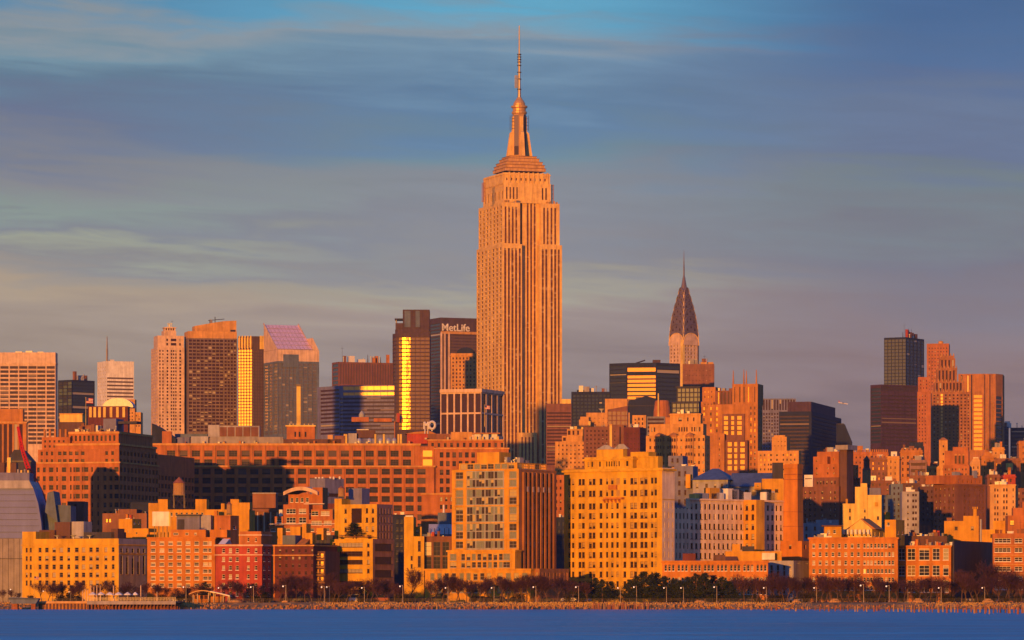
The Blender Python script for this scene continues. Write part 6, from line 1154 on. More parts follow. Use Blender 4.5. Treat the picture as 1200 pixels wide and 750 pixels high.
# the city goes on beyond the right edge
def beyond():
    for e, D, yt, wm, lab in (((1222,1268),1284,640,'orange_brick','low orange loft beyond the right edge of the picture'), ((1270,1330),1290,622,'yellow_brick','yellow warehouse beyond the right edge of the picture'), ((1221,1262),1480,585,'umber_brick','brown apartment block beyond the right edge of the picture'), ((1264,1320),1600,560,'rust_brick','rust brick block beyond the right edge of the picture'), ((1220,1255),2100,530,'salmon_stone','salmon block beyond the right edge of the picture'), ((1258,1330),2300,505,'brown_brick','broad brown block beyond the right edge of the picture'), ((1224,1262),3300,470,'purple_panel','dark purple tower beyond the right edge of the picture'), ((1268,1325),3500,440,'navy_panel','navy tower beyond the right edge of the picture')):
        b = Bld('apartment_block', lab, (*e, e[1]+1), 4, D, wm, 'glass_far', depth=18); n = int((e[1]-e[0])/6); t = b.tier(None, None, yt, None, f=(cols(e[0]+3.5,6,n,2.4), rows(yt+8,9,8,4))); b.clutter(t, 3, n, .9); b.done()
glass('glass_house', dark=(.035,.022,.015), pblind=.4, blind=(.40,.27,.10))
glass('glass_brickdark', dark=(.06,.035,.035), pblind=0, rough=.4)
glass('glass_studio', dark=(.02,.018,.02), pblind=.3, blind=(.5,.36,.2), pgold=.12, rough=.15); glass('glass_loft', dark=(.05,.035,.02), pblind=.35, blind=(.48,.36,.12), pgold=.42, gold=(.95,.75,.28), rough=.28)  # the loft's gold panes carry the western sky's reflection in their colour
shore_row()
beyond()
water_tower(210, 595.5, 559, 14.5, 1404, 'big yellow wooden water tank on a braced steel frame, above the broad yellow wall', .42)
water_tower(268.5, 603.5, 588, 6, 1350, 'small pointed water tank above the red brick flue block', .1)

# ------------------------------------------------------------------ ground, river, bank
def land():
    m = MB(); m.quad((-9000,1213,GZ), (9000,1213,GZ), (9000,16000,GZ), (-9000,16000,GZ)); structure('ground', m, mat('ground_earth', (.10,.085,.07), .9, 0, .25, .05))
    m = MB(); m.quad((-900,1240,GZ+.005), (900,1240,GZ+.005), (900,1254,GZ+.005), (-900,1254,GZ+.005)); structure('road', m, mat('asphalt', (.05,.05,.052), .85, 0, .2, .3))
    m = MB()
    for y in (1247,):
        for k in range(-90, 90): m.quad((k*10,y-.08,GZ+.01), (k*10+4,y-.08,GZ+.01), (k*10+4,y+.08,GZ+.01), (k*10,y+.08,GZ+.01))
    structure('road_marking', m, 'white_paint')
    m = MB(); m.box(-900, 900, 1239.6, 1239.99, GZ-.1, GZ+.13); structure('kerb', m, 'grey_concrete')
    m = MB(); m.quad((-900,1213.4,GZ+.006), (900,1213.4,GZ+.006), (900,1222,GZ+.006), (-900,1222,GZ+.006)); structure('path', m, mat('esplanade', (.32,.24,.19), .85, 0, .15, .3))
    # embankment: rough stone slope with dry grass at its lip
    rr = random.Random(5); nx, ny = 640, 9; v = []; f = []; x0, x1 = -330, 330
    for j in range(ny):
        t = j/(ny-1)
        for i in range(nx+1):
            x = x0+(x1-x0)*i/nx; z = -.7+(GZ+.72)*t**.8; y = 1200+13.6*t+1.6*math.sin(x*.05)*(1-t)+1.2*math.sin(x*.017+2)*(1-t)
            q = .32*(1-abs(2*t-1))+.06; k = 0 if j in (0, ny-1) else 1
            v.append((x+rr.uniform(-.3,.3)*k, y+rr.uniform(-.5,.5)*k, z+rr.uniform(-q,q)*k))
    for j in range(ny-1):
        for i in range(nx): a = j*(nx+1)+i; f.append((a, a+1, a+nx+2, a+nx+1))
    me = bpy.data.meshes.new('embankment'); me.from_pydata(v, [], f); me.materials.append(mat('bank_earth', (.33,.19,.075), .95, 0, .35, .35, .1, .2)); o = bpy.data.objects.new('embankment', me); COL.objects.link(o); o['kind'] = 'structure'
    def rock_mesh(n, seed, ylo, yhi, zf, smin, smax, xr=(-310,310)):
        rr = random.Random(seed); b = MB()
        for k in range(n):
            x = rr.uniform(*xr); t = rr.random(); y = ylo+(yhi-ylo)*t; z = zf(t); s_ = rr.uniform(smin, smax); pts = []
            a0 = rr.random()*6; nn = 6
            base = [(x+s_*(rr.uniform(.7,1.1))*math.cos(a0+k2*2*math.pi/nn), y+s_*rr.uniform(.6,1)*math.sin(a0+k2*2*math.pi/nn)) for k2 in range(nn)]
            top = [(x+(p[0]-x)*rr.uniform(.35,.75), y+(p[1]-y)*rr.uniform(.35,.75)) for p in base]; h = s_*rr.uniform(.6,1.1)
            i = len(b.v); b.v += [(p[0],p[1],z-.3) for p in base]+[(p[0],p[1],z+h+rr.uniform(-.2,.2)*s_) for p in top]
            for k2 in range(nn): b.f.append((i+k2, i+(k2+1) % nn, i+nn+(k2+1) % nn, i+nn+k2)); b.m.append(0)
            b.f.append(tuple(i+nn+k2 for k2 in range(nn))); b.m.append(0)
        return b
    o = rock_mesh(1900, 11, 1199.5, 1207, lambda t: -.4+1.35*t**.8, .12, .45).obj('riprap_rubble', mat('riprap', (.36,.17,.05), .9, 0, .4, .5, .2, .1)); o['kind'] = 'stuff'
    # dry grass tufts on the lip of the bank
    rr = random.Random(8); b = MB()
    for k in range(15000):
        x = rr.uniform(-160, 165); y = rr.uniform(1205.5, 1213); t = (y-1200)/13.6; z = -.7+(GZ+.72)*t**.8; h = rr.uniform(.15,.45); dx = rr.uniform(-.25,.25); w = rr.uniform(.06,.14)
        if math.sin(x*.11)+math.sin(x*.037+1)+rr.uniform(-.9,.9) < -.2: continue
        b.poly([(x-w,y,z-.05), (x+w,y,z-.05), (x+dx,y+rr.uniform(-.15,.15),z+h)])
    o = b.obj('grass', mat('dry_grass', (.56,.33,.07), .9, 0, .3, .6, .1, .1)); o['kind'] = 'stuff'
    # river with real waves where the camera sees them
    m = MB(); m.quad((-9000,-3000,-.25), (9000,-3000,-.25), (9000,1225,-.25), (-9000,1225,-.25))
    w, nt, N, L, P = nodes_of('river_water'); MATS['river_water'] = w
    P.inputs['Base Color'].default_value = (.018,.06,.125,1); P.inputs['Roughness'].default_value = .42; P.inputs['IOR'].default_value = 1.33; P.inputs['Specular IOR Level'].default_value = .35
    tc = N.new('ShaderNodeTexCoord'); prev = None
    for sc, st, dist, sx in ((.035,.6,6,.45), (.16,.9,2.4,.6), (.6,.8,.8,.7)):
        mp = N.new('ShaderNodeMapping'); mp.inputs['Scale'].default_value = (sx,1,1); L.new(tc.outputs['Object'], mp.inputs[0])
        n = N.new('ShaderNodeTexNoise'); n.inputs['Scale'].default_value = sc; n.inputs['Detail'].default_value = 4; n.inputs['Distortion'].default_value = .4; L.new(mp.outputs[0], n.inputs['Vector'])
        bp = N.new('ShaderNodeBump'); bp.inputs['Strength'].default_value = st; bp.inputs['Distance'].default_value = dist; L.new(n.outputs[0], bp.inputs['Height'])
        if prev: L.new(prev.outputs[0], bp.inputs['Normal'])
        prev = bp
    L.new(prev.outputs[0], P.inputs['Normal'])
    # wind patches: reflected sky and ripple contrast put into the water colour
    mp = N.new('ShaderNodeMapping'); mp.inputs['Scale'].default_value = (.008,.05,1); L.new(tc.outputs['Object'], mp.inputs[0]); n = N.new('ShaderNodeTexNoise'); n.inputs['Scale'].default_value = 1; n.inputs['Detail'].default_value = 7; n.inputs['Roughness'].default_value = .65; L.new(mp.outputs[0], n.inputs['Vector'])
    cr = N.new('ShaderNodeValToRGB'); L.new(n.outputs[0], cr.inputs[0]); cr.color_ramp.elements[0].position = .3; cr.color_ramp.elements[1].position = .7; cr.color_ramp.elements[0].color = (.03,.16,.27,1); cr.color_ramp.elements[1].color = (.11,.42,.56,1); rr_ = N.new('ShaderNodeMapRange'); L.new(n.outputs[0], rr_.inputs[0]); rr_.inputs[1].default_value = .35; rr_.inputs[2].default_value = .65; rr_.inputs[3].default_value = .28; rr_.inputs[4].default_value = .55; L.new(rr_.outputs[0], P.inputs['Roughness']); L.new(cr.outputs[0], P.inputs['Base Color'])
    mp2 = N.new('ShaderNodeMapping'); mp2.inputs['Scale'].default_value = (.05,.10,1); L.new(tc.outputs['Object'], mp2.inputs[0]); n2 = N.new('ShaderNodeTexNoise'); n2.inputs['Scale'].default_value = 1; n2.inputs['Detail'].default_value = 8; n2.inputs['Roughness'].default_value = .75; L.new(mp2.outputs[0], n2.inputs['Vector'])
    mx = N.new('ShaderNodeMixRGB'); mx.inputs[0].default_value = .5; L.new(n.outputs[0], mx.inputs[1]); L.new(n2.outputs[0], mx.inputs[2]); L.new(mx.outputs[0], cr.inputs[0]); L.new(mx.outputs[0], rr_.inputs[0]); cr.color_ramp.elements[0].position = .43; cr.color_ramp.elements[1].position = .58; rr_.inputs[1].default_value = .4; rr_.inputs[2].default_value = .62
    structure('water', m, 'river_water')
land()

# ------------------------------------------------------------------ trees
def bare_proto(seed, h, dense=1.0):
    rr = random.Random(seed); t = MB(); c = MB()
    def grow(p, d, L_, r, lvl):
        n = 3 if lvl < 2 else 2; q = Vector(p); d = Vector(d)
        for k in range(n):
            d2 = (d+Vector((rr.uniform(-1,1), rr.uniform(-1,1), rr.uniform(-.3,.6)))*.22).normalized(); e = q+d2*(L_/n); ra, rb = r*(1-.5*k/n), r*(1-.5*(k+1)/n)
            (t if lvl < 2 else c).tube(q, e, max(ra,.018), max(rb,.014), 5 if lvl < 2 else 3); q = e; d = d2
            if lvl < 4:
                for _ in range((3 if lvl == 0 else 4) if k else 2):
                    if lvl == 0 and k == 0: continue
                    if rr.random() > dense and lvl > 1: continue
                    a = rr.uniform(0, 6.28); s_ = rr.uniform(.55,1.0); dd = (d*.7+Vector((math.cos(a)*s_, math.sin(a)*s_, rr.uniform(.05,.55)))).normalized()
                    grow(q, dd, L_*rr.uniform(.48,.72), rb*.6, lvl+1)
        if lvl < 3: grow(q, d, L_*.6, r*.45, lvl+1)
    grow((0,0,-.1), (0,0,1), h*.42, h*.022, 0)
    for b in (t, c):
        mz = max(z for x, y, z in t.v+c.v) if b is t else mz
    k = h/mz
    for b in (t, c): b.v = [(x*k, y*k, z*k) for x, y, z in b.v]
    return t.mesh('trunk', mat('bark', (.12,.07,.05), .9, 0, .2, 2)), c.mesh('crown', mat('twigs', (.075,.03,.035), .9, 0, .25, .4))
def pine_proto(seed, h):
    rr = random.Random(seed); t = MB(); c = MB(); t.cyl(0, 0, h*.02, h*.006, -.1, h*.95, 7)
    for k in range(46):
        z = h*(.12+.86*k/46); L_ = h*.36*(1-(k/46)**1.3)*rr.uniform(.55,1.15)+.25; a = rr.uniform(0,6.28); d = Vector((math.cos(a), math.sin(a), rr.uniform(-.05,.35))); e = Vector((0,0,z))+d*L_; t.tube((0,0,z), e, h*.006, .01, 3)
        for _ in range(int(40+L_*42)):
            q = Vector((0,0,z))+d*(L_*rr.uniform(.25,1.05))+Vector((rr.gauss(0,.22), rr.gauss(0,.22), rr.gauss(.02,.17))); s_ = rr.uniform(.15,.36); u = Vector((rr.uniform(-1,1), rr.uniform(-1,1), rr.uniform(-.4,.9))).normalized()*s_; w = u.cross(Vector((rr.uniform(-1,1), rr.uniform(-1,1), rr.uniform(-1,1)))).normalized()*s_*.35
            c.poly([tuple(q-w), tuple(q+w), tuple(q+u)])
    return t.mesh('trunk', 'bark'), c.mesh('crown', mat('pine_needles', (.028,.038,.018), .8, 0, .4, 1.2, .2, .1))
def shrub_proto(seed):
    rr = random.Random(seed); t = MB(); c = MB()
    for k in range(9):
        a = rr.uniform(0,6.28); e = Vector((math.cos(a)*rr.uniform(.3,1.2), math.sin(a)*rr.uniform(.3,1.2), rr.uniform(.8,2.2))); t.tube((0,0,-.05), e, .05, .015, 4)
        for _ in range(130):
            q = e*rr.uniform(.4,1.1)+Vector((rr.gauss(0,.35), rr.gauss(0,.35), rr.gauss(0,.3))); q.z = max(q.z, .05); s_ = rr.uniform(.1,.24); u = Vector((rr.uniform(-1,1), rr.uniform(-1,1), rr.uniform(-1,1))).normalized()*s_; w = u.orthogonal().normalized()*s_*.5; c.poly([tuple(q-w), tuple(q+w), tuple(q+u)])
    return t.mesh('stem', 'bark'), c.mesh('foliage', mat('shrub_leaves', (.05,.04,.02), .85, 0, .4, 1.5, .1, .1))
def plant(kind, names, protos, px, D, h_px, label, cat, group, rr, base=None, wide=1.0):
    tm, cm, h0 = protos; o = empty(kind, label, cat, (X(px,D), D, GZ if base is None else base), rr.uniform(0,6.28), group)
    s_ = h_px*D/FPX/h0; o.scale = (s_*wide, s_*wide, s_)
    for n, me in zip(names, (tm, cm)):
        c = bpy.data.objects.new(n, me); COL.objects.link(c); c.parent = o
    return o
def trees():
    rr = random.Random(21)
    bp = [(*bare_proto(s, 8, .62), 8) for s in (1,2,3,4,5)]; pp_ = [(*pine_proto(s, 8), 8) for s in (7,8,9)]; sp = [(*shrub_proto(s), 2.2) for s in (4,5)]
    gb = 'bare trees along the esplanade'; lb = 'bare purple brown street tree standing along the riverside esplanade'
    SEG = ((24,'the lilac grey building'),(139,'the golden yellow warehouse'),(172,'the dark end of the golden warehouse'),(253,'the orange apartment house'),(320,'the bright red brick house'),(384,'the dark maroon house'),(441,'the ribbon windows of the yellow stepped building'),(474,'the mauve side of the yellow stepped building'),(500,'the yellow L shaped loft'),(612,'the front of the glassy loft'),(662,'the brown ribbed side of the glassy loft'),(776,'the golden apartment house'),(900,'the low arcaded building'),(950,'the blue grey shaded garage building'),(1000,'the left half of the long orange loft'),(1052,'the right half of the long orange loft'),(1116,'the big windowed loft'),(1164,'the dark shaded flank'),(1300,'the orange banded house at the right edge'))
    seg = lambda px: next(s for q, s in SEG if px < q)
    def bare(px, h, D=None, w=1.0): plant('bare_tree', ('trunk','crown'), rr.choice(bp), px, D or rr.uniform(1224,1238), h, 'bare purple brown tree standing before '+seg(px), 'tree', gb, rr, None, w)
    for a, c, n, h0, h1 in ((2,24,3,12,17),(44,100,8,20,29),(104,172,8,18,27),(176,252,9,15,25),(255,320,7,20,28),(322,382,9,27,37),(386,440,7,24,31),(440,474,5,22,28),(500,600,14,26,36),(600,662,9,30,37),(664,690,3,22,27),(862,915,8,26,36),(915,960,7,28,36),(960,1050,14,26,35),(1050,1122,10,24,33),(1122,1200,11,28,40)):
        for k in range(n): bare(a+(c-a)*(k+rr.uniform(.1,.9))/n, rr.uniform(h0,h1))
    for px, h in ((481,42),(1152,52),(1172,46),(1190,40),(1132,40),(908,38)): bare(px, h, 1250, 1.1) if False else plant('bare_tree', ('trunk','crown'), rr.choice(bp), px, 1237, h, 'taller bare tree rising above its neighbours before '+seg(px), 'tree', gb, rr, None, 1.0)
    gp = 'dark pines along the esplanade'
    for px, h in ((688,26),(697,29),(706,27),(716,25),(738,27),(746,31),(754,36),(762,33),(770,35),(779,31),(788,27),(797,26),(806,30),(816,34),(826,35),(836,32),(846,30),(855,25)):
        plant('pine_tree', ('trunk','crown'), rr.choice(pp_), px, rr.uniform(1223,1236), h, 'dark dense evergreen pine before '+seg(px)+(', left clump' if px < 725 else ''), 'tree', gp, rr, None, 1.35)
    for px, h in ((296,22),(308,20),(240,24),(84,20),(520,14)): plant('pine_tree', ('trunk','crown'), rr.choice(pp_), px, 1236, h, 'short dark evergreen among bare trees before '+seg(px), 'tree', gp, rr, None, 1.3)
    gs = 'low shrubs along the esplanade'
    for k in range(80):
        px = rr.uniform(20, 1200)
        plant('shrub', ('stem','foliage'), rr.choice(sp), px, rr.uniform(1226,1238), rr.uniform(5,10), 'low dark shrub before '+seg(px), 'shrub', gs, rr, None, 1.4)
    # the terrace tree and roof gardens
    plant('terrace_tree', ('trunk','crown'), pp_[0], 414, 1294.0, 19, 'dark round evergreen on the terrace of the bright yellow stepped building', 'tree', None, rr, Z(631.2,1294), 1.9)
    for i, (px, h) in enumerate(((394,4),(432,4))): plant('shrub', ('stem','foliage'), sp[i], px, 1293.5, h, ('left','right')[i]+'most low shrub on the terrace of the bright yellow stepped building', 'shrub', None, rr, Z(631.4,1293.5), 1.3)
    for i, (px, h, D, y, nm) in enumerate(((783,18,1309.4,655,'golden apartment house'),)): pass
trees()

# ------------------------------------------------------------------ lamps, railings, cars, pier
def street_things():
    lamp_head = mat('lamp_glow', (1,.9,.72), .4, emit=.45, var=.02)
    def lamp():
        o = empty('street_lamp', 'x', 'street lamp', (0,0,0), 0, 'lamps along the esplanade')
        m = MB(); m.lathe(0, 0, [(.16,0),(.16,.5),(.085,.6),(.06,5.2)], 8); m.obj('pole', 'cream_metal', o); m = MB(); m.tube((0,0,5.1), (-.75,0,5.0), .04); m.obj('arm', 'cream_metal', o)
        m = MB(); m.lathe(-.85, 0, [(.05,4.6),(.2,4.66),(.24,4.85),(.12,5.02),(.04,5.06)], 10); m.obj('lamp_head', lamp_head, o); return o
    mat('cream_metal', (.45,.36,.26), .6, 0, .1, 1)
    P = lamp(); xs = [(15,690,1226),(53,692,1221),(83,693,1223),(218,687,1221),(259,688,1222),(297,687,1221),(335,686,1222),(380,687,1222),(386,687,1226),(427,688,1221),(472,686,1222),(525,688,1222),(579,688,1221),(628,687,1222),(678,687,1221),(727,688,1222),(746,687,1223),(781,688,1222),(801,688,1222),(840,687,1222),(898,688,1221),(957,688,1222),(1012,685,1222),(1042,686,1221),(1064,688,1235),(1103,688,1222),(1154,688,1222)]
    refs = ['beside the lilac grey building','by the flagpole before the golden warehouse','left of the pier canopies','left of the arched pavilion','behind the arched pavilion','right of the arched pavilion, before the dark evergreens','before the maroon brick house','left lamp of a pair before the yellow stepped building','right lamp of a pair before the yellow stepped building','before the ribbon windows of the yellow stepped building','before the yellow L shaped loft','before the brown studio block','before the middle of the glassy loft','before the brown ribbed side of the glassy loft','before the left end of the golden apartment house','between the pine clumps','just right of the gap in the pines','before the right corner of the golden apartment house','left end of the dark pines','before the right end of the dark pines','before the blue grey shaded building','before the left corner of the long orange loft','before the middle of the long orange loft','before the right end of the long orange loft','farther back before the big windowed loft','before the dark shaded flank','before the orange banded house at the right edge']
    for i, ((px, yt, D), ref) in enumerate(zip(xs, refs)):
        o = P if i == 0 else copy_tree(P); o.location = (X(px,D), D, GZ); s_ = (Z(yt,D)-GZ)/5.1; o.scale = (s_,)*3; o['label'] = 'slim bright headed street lamp '+ref.replace(' of a pair',''); o['category'] = 'street lamp'
        if i in (3, 13): o.rotation_euler = (0,0,R(15))
    # esplanade railing
    o = empty('railing', 'long thin metal railing along the river edge of the esplanade', 'railing', (0,1213.2,GZ)); m = MB()
    for z in (.45,.75,1.05): m.box(-165, 165, -.03, .03, z, z+.05)
    m.obj('rail', 'dark_steel', o); m = MB()
    for k in range(-82, 83): m.box(k*2-.035, k*2+.035, -.035, .035, 0, 1.12)
    m.obj('posts', 'dark_steel', o)['kind'] = 'stuff'
    # parked and passing cars: body, cabin glass, wheels, lights
    def car(col, kind):
        o = empty('parked_car', 'x', 'car' if kind < 2 else 'van', (0,0,0)); L_, H1, H2 = ((4.4,.85,1.45), (4.7,1.0,1.75), (5.4,1.3,2.3))[kind]
        body = [(-L_/2,.35),(L_/2,.35),(L_/2+.02,.6),(L_/2-.15,H1-.05),(L_*.27,H1),(-L_*.34 if kind == 0 else -L_/2+.05,H1),(-L_/2+.02,H1-.12)]
        m = MB(); m.xprofile(body, -.88, .88); m.obj('body', col, o)
        cab = [(-L_*.36 if kind == 0 else -L_/2+.1,H1+.003),(L_*.24,H1+.003),(L_*.1,H2-.08),(L_*.04,H2),(-L_*.2 if kind == 0 else -L_/2+.35,H2),(-L_*.28 if kind == 0 else -L_/2+.2,H2-.08)]
        m = MB(); m.xprofile(cab, -.76, .76); m.obj('windows', 'car_glass', o)
        m = MB(); m.box(cab[4][0]+.1, cab[3][0]-.05, -.72, .72, H2+.003, H2+.05); m.obj('roof', col, o)
        for sx in (-1, 1):
            for sy in (-1, 1):
                m = MB(); n = 12; r = .33; cx, cy = sx*L_*.31, sy*.8; i = len(m.v)
                m.xprofile([(cx+r*math.cos(2*math.pi*k/n), .33+r*math.sin(2*math.pi*k/n)) for k in range(n)], cy-.1, cy+.1); m.obj('wheel', 'tyre', o)
        for sy in (-.6, .6): m = MB(); m.box(L_/2-.02, L_/2+.04, sy-.14, sy+.14, .55, .7); m.obj('headlight', 'white_metal', o)
        return o
    mat('car_glass', (.02,.022,.03), .12, 0, .05); mat('tyre', (.02,.02,.02)); 
    cols_ = [('dark blue','car_blue',(.03,.04,.09)),('black','car_black',(.015,.015,.018)),('silver','car_silver',(.4,.4,.42)),('white','car_white',(.7,.68,.66)),('dark red','car_red',(.22,.02,.025)),('grey','car_grey',(.12,.12,.13))]
    for n, k, c in cols_: mat(k, c, .3, .1, .04, 1, .5)
    rr = random.Random(4); protos = {}
    spots = [(70,5,0),(92,1,0),(212,2,1),(207,3,0),(352,1,1),(362,0,0),(400,4,0),(408,1,1),(420,3,2),(431,5,1),(446,4,2),(459,1,0),(483,0,1),(492,1,0),(503,5,0),(510,1,1),(560,1,1),(570,1,0),(588,5,1),(600,0,0),(640,1,0),(668,3,2),(676,3,0),(684,2,1),(876,5,0),(932,2,0),(1000,1,0),(1025,1,1),(1090,5,1),(1124,1,0),(1140,2,1),(1168,3,0),(1186,1,1)]
    used = {}
    for px, ci, kd in spots:
        key = (ci, kd); kn = ('saloon car','estate car','van')[kd]; cname = cols_[ci][0]
        if key not in protos: o = protos[key] = car(cols_[ci][1], kd)
        else: o = copy_tree(protos[key])
        D = rr.choice((1242.4,1245,1250.6)); o.location = (X(px,D), D, GZ+.01); o.rotation_euler = (0,0,rr.choice((0,math.pi)))
        near = min(zip(xs, refs), key=lambda q: abs(q[0][0]-px))[1].split(', ')[0]
        lab = cname+' '+kn+' parked '+('on the road, ' if kd == 2 else '')+near.replace('left lamp of a pair','').replace('right lamp of a pair','').strip(); used[lab] = used.get(lab, 0)+1; o['label'] = lab; o['category'] = ('car','car','van')[kd]; o['group'] = 'vehicles on the riverside road'
    # flagpole at the river edge, far left
    flagpole(40, 1219, 704, 675, 5, 3.4, 'pale flagpole with a small red flag before the golden yellow warehouse', True)
    # arched pavilion
    D = 1221; o = empty('pavilion', 'open riverside pavilion with an arched roof on posts, before the orange apartment house', 'pavilion', (X(246,D), D, GZ)); x = lambda p: X(p,D)-X(246,D); z = lambda y: Z(y,D)-GZ
    def sheet(a, c, f, th, y0, y1, nm, mt):
        m = MB(); pts = [(x(a+(c-a)*k/12), z(f(k/12))) for k in range(13)]; m.xprofile([(p, q-th) for p, q in pts]+pts[::-1], y0, y1); m.obj(nm, mt, o)
    sheet(222, 252, lambda t: 697.5-6*math.sin(math.pi*(.1+.75*t)), .3, -2.6, 5, 'arched_roof', 'buff_stone'); sheet(247, 270, lambda t: 692.6+4.4*t+.8*t*t, .3, -3, 5, 'canopy_roof', 'galv')
    for p, t in ((227,695.5),(232,694.3),(245,693),(251,693.4),(262,695.8),(268,697)):
        for y in (-2, 4): m = MB(); m.box(x(p)-.13, x(p)+.13, y-.13, y+.13, 0, z(t+1.4)); m.obj('post', 'cream_metal', o)
    m = MB(); m.box(x(227.4), x(244.6), 1.2, 3.4, 0, z(697.6)); m.obj('kiosk', 'orange_brick', o); m = MB(); m.box(x(246.2), x(262), 2, 3.6, 0, z(699)); m.obj('kiosk', 'terracotta', o)
    for p in (230,236,241): m = MB(); m.box(x(p)-.5, x(p)+.5, 1.12, 1.19, .9, 2); m.obj('kiosk_window', 'glass_far', o)
    # pier with its piles and canopies
    D = 1186; o = empty('pier', 'dark timber pier on a row of piles at the river edge, left', 'pier', (X(155,D), D, 0)); x = lambda p: X(p,D)-X(155,D)
    zt = Z(704.6,D); m = MB(); m.box(x(102.5), x(205.5), 0, 27, zt-.45, zt); m.obj('deck', 'brown_brick', o); m = MB(); m.box(x(102), x(206), -.25, -.003, zt-.9, zt+.06); m.obj('fascia', 'grey_concrete', o)
    for k in range(26):
        for r_ in range(3): m = MB(); m.cyl(x(103.5+4.06*k), .5+8*r_, .17, .15, -1.2, zt-.46, 7); m.obj('pile', 'rust' if r_ else 'brown_brick', o)
    m = MB(); m.box(x(103), x(205), 25, 26.5, -1.2, zt-.46); m.obj('back_wall', 'dark_panel', o)
    m = MB()
    for zz in (.5,.8,1.1): m.box(x(102.5), x(205.5), -.1, -.05, zt+zz, zt+zz+.05)
    for k in range(60): q = x(102.5+103*k/59); m.box(q-.04, q+.04, -.1, -.04, zt, zt+1.15)
    m.obj('railing', 'steel', o)
    for i, (a, c) in enumerate(((104,113),(113.5,123),(124,133),(134,144),(145,154),(155,162))):
        D2 = 1192+2*(i % 2); u = empty('market_umbrella', ('first','second','third','fourth','fifth','last')[i]+' white scalloped canopy from the left on the timber pier', 'umbrella', (X((a+c)/2,D2), D2, zt), 0, 'white canopies on the pier'); r = (c-a)/2*D2/FPX*1.02
        m = MB(); m.lathe(0, 0, [(r,1.75),(r*.98,1.95),(r*.5,2.3),(.05,2.62)], 8); m.obj('canopy', 'white_paint', u); m = MB(); m.cyl(0, 0, .05, .05, 0, 1.9, 6); m.obj('pole', 'steel', u); m = MB(); m.cyl(0, 0, .35, .3, .003, .1, 10); m.obj('base', 'grey_concrete', u)
        t = empty('cafe_table', 'small round table under the '+('first','second','third','fourth','fifth','last')[i]+' white canopy from the left on the pier', 'table', (X((a+c)/2,D2)-1, D2-.9, zt), 0, 'tables on the pier'); m = MB(); m.cyl(0,0,.45,.45,.72,.76,12); m.obj('tabletop', 'cedar', t); m = MB(); m.cyl(0,0,.05,.05,.05,.719,6); m.cyl(0,0,.3,.3,.003,.049,10); m.obj('leg', 'dark_steel', t)
    refs2 = 'between the canopies and the golden warehouse'
    for i, (px, h) in enumerate(((97,5.2),(100,5.8),(103,5.4),(106.5,5.7),(110,5.1),(113.5,5.6),(117.5,5.5),(133,5.5),(165,5.6),(184,3.2))):
        D2 = 1207; u = empty('mooring_post', 'slender weathered timber post standing behind the pier canopies', 'post', (X(px,D2), D2, zt if px > 103.5 else .9), 0, 'timber posts behind the pier'); m = MB(); m.cyl(0,0,.16,.13,0,h*.8,7); m.obj('shaft', 'pale_limestone', u); m = MB(); m.cyl(0,0,.19,.1,h*.8+.003,h*.8+.22,7); m.obj('cap', 'steel', u)
    # sea wall and barge left of the pier
    D = 1196; o = empty('sea_wall', 'low stone sea wall with a pale cap, between the grey barge and the pier', 'wall', (X(74,D), D, 0)); x = lambda p: X(p,D)-X(74,D); m = MB(); m.box(x(45), x(102.4), 0, 16, -.8, Z(707,D)); m.obj('wall', 'riprap', o); m = MB(); m.box(x(44.8), x(102.5), -.2, 16, Z(707,D)+.003, Z(704.6,D)); m.obj('cap', 'buff_stone', o)
    for k in range(14): m = MB(); q = x(46.5+4.1*k); m.box(q-.2, q+.2, -.3, -.003, -.8, Z(707.4,D)); m.obj('fender', 'dark_brick', o)
    D = 1190; o = empty('barge', 'blue grey upturned hull of a barge beside the stone sea wall, far left', 'boat', (X(27,D), D, 0)); x = lambda p: X(p,D)-X(27,D); m = MB()
    m.xprofile([(x(14),Z(707.4,D)),(x(42),Z(707.4,D)),(x(45),Z(702.5,D)),(x(45),Z(701,D)),(x(11),Z(699.8,D)),(x(9.5),Z(701.5,D))], 0, 5); m.obj('hull', 'slate_blue', o); m = MB(); m.box(x(10), x(45.2), -.15, -.003, Z(702.2,D), Z(701.2,D)); m.obj('rubbing_strake', 'dark_panel', o); m = MB(); m.box(x(13), x(20), 1, 4, -.5, Z(707.5,D)); m.box(x(36), x(41), 1, 4, -.5, Z(707.5,D)); m.obj('cradle', 'rust', o)
    # mounds of pale rubble on the lip of the bank
    for i, (px, w, h) in enumerate(((275,16,3.2),(334,9,2.5),(820,14,3),(933,10,3.5),(978,14,4.6),(1076,14,5),(1158,15,4.6))):
        rr2 = random.Random(i); D = 1216.5; m = MB(); n = 14; r = w*D/FPX/2; hh = h*D/FPX
        ring = lambda q, z, s: [(q*r*rr2.uniform(.9,1.1)*math.cos(2*math.pi*k/n), q*r*.5*rr2.uniform(.9,1.1)*math.sin(2*math.pi*k/n)) for k in range(n)]
        R_ = [ring(1,0,0), ring(.72,0,0), ring(.38,0,0)]; zs = [-.05, hh*.55, hh*.95]
        for a in range(2): 
            i0 = len(m.v); m.v += [(p[0],p[1],zs[a]) for p in R_[a]]+[(p[0],p[1],zs[a+1]+rr2.uniform(-.1,.1)) for p in R_[a+1]]
            for k in range(n): m.f.append((i0+k, i0+(k+1) % n, i0+n+(k+1) % n, i0+n+k)); m.m.append(0)
        m.poly([(p[0],p[1],hh) for p in R_[2]]); o = m.obj('rubble_mound', 'salmon_stone', None, (X(px,D), D, GZ))
        tag(o, 'low pale rubble mound on the bank '+['before the pavilion\'s right end','before the maroon brick house','before the right half of the pines','under the blue grey shaded building','before the left half of the long orange loft','before the big windowed loft','near the right edge'][i], 'mound', 'rubble mounds on the bank')
    # old pier piles standing in the water
    rr = random.Random(17); i = 0
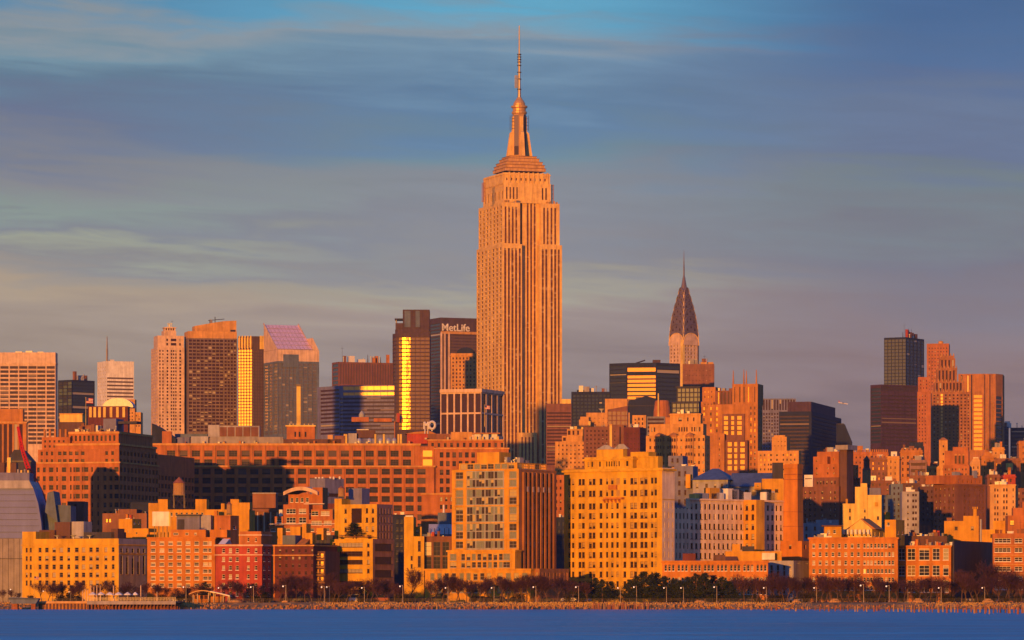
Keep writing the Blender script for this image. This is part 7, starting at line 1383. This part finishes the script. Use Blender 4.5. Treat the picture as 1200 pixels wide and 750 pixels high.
    def pile(px, D, h, lab, grp):
        m = MB(); r = rr.uniform(.16,.27); lean = rr.uniform(-.12,.12); m.prism([(r*math.cos(2*math.pi*k/7), r*math.sin(2*math.pi*k/7)) for k in range(7)], -1.4, h*.8, 0, [(lean+r*.9*math.cos(2*math.pi*k/7), r*.9*math.sin(2*math.pi*k/7)) for k in range(7)]); m.prism([(lean+r*.9*math.cos(2*math.pi*k/7), r*.9*math.sin(2*math.pi*k/7)) for k in range(7)], h*.8, h, 0, [(lean+r*rr.uniform(.3,.75)*math.cos(2*math.pi*k/7), r*rr.uniform(.3,.75)*math.sin(2*math.pi*k/7)) for k in range(7)])
        o = m.obj('old_pile', rr.choice(['cedar','rust','brown_brick']), None, (X(px,D), D, 0)); tag(o, lab, 'pile', grp)
    la = 'stump of an old timber pile standing in the river, lower right'
    for k in range(64):
        t = k/63; px = 865+335*t**.72+rr.uniform(-2,2); D = 1130-190*t+rr.uniform(-40,40); pile(px, D, rr.uniform(.5,1.5)+.5*t, la, 'old pier piles in the river')
    for k in range(46): pile(rr.uniform(330,700), rr.uniform(1190,1200), rr.uniform(.5,1.1), 'short timber stump at the foot of the bank, left and middle', 'timber stumps along the bank')
    for k in range(34): pile(696+64*k/33+rr.uniform(-.5,.5), rr.uniform(1197,1201), rr.uniform(1.0,1.9), 'upright timber pile of the old bulkhead, below the dark pines', 'bulkhead piles below the pines')
    # jet with its trail far off
    D = 5200; o = empty('jet_airplane', 'tiny distant jet airplane in the sky, right of the dark office block', 'airplane', (X(988,D), D, Z(472.5,D)), R(8)); o.rotation_euler = (0, R(8), R(12)); k = 1.1
    m = MB(); 
    for (a, ra), (c, rc) in zip([(-6*k,.2),(-4.5*k,.8),(4.5*k,.8),(6*k,.25)], [(-4.5*k,.8),(4.5*k,.8),(6*k,.25)]): m.tube((a,0,0), (c,0,0), ra, rc, 10)
    m.obj('fuselage', 'white_metal', o)
    for s_ in (-1, 1): m = MB(); m.poly([(1,0,-.2),(-1.2,0,-.2),(-2.6,s_*6,.4),(-1.6,s_*6,.4)][::s_]); m.poly([(1,0,-.32),(-1.2,0,-.32),(-2.6,s_*6,.3),(-1.6,s_*6,.3)][::-s_]); m.obj('wing', 'galv', o)
    m = MB(); m.xprofile([(-6,.4),(-4.2,.4),(-5.4,2.6),(-6.2,2.6)], -.12, .12); m.obj('tail_fin', 'flag_red', o); m = MB(); m.lathe(6.2, 0, [(.1,-.5),(.55,0),(.1,.5)], 8); m.obj('landing_light', 'lamp_glow', o)
street_things()

# ------------------------------------------------------------------ evening haze over the whole place
def haze():
    m = MB(); m.box(-4000, 4000, -120, 9000, -1.5, 470); mt = bpy.data.materials.new('haze_air'); mt.use_nodes = True; nt = mt.node_tree; nt.nodes.clear()
    out = nt.nodes.new('ShaderNodeOutputMaterial'); v = nt.nodes.new('ShaderNodeVolumePrincipled'); v.inputs['Color'].default_value = (.42,.60,1.0,1); v.inputs['Density'].default_value = HAZE; v.inputs['Anisotropy'].default_value = .0
    nt.links.new(v.outputs[0], out.inputs['Volume']); MATS['haze_air'] = mt; o = m.obj('haze', 'haze_air'); o['kind'] = 'stuff'
HAZE = 2.6e-5
haze()
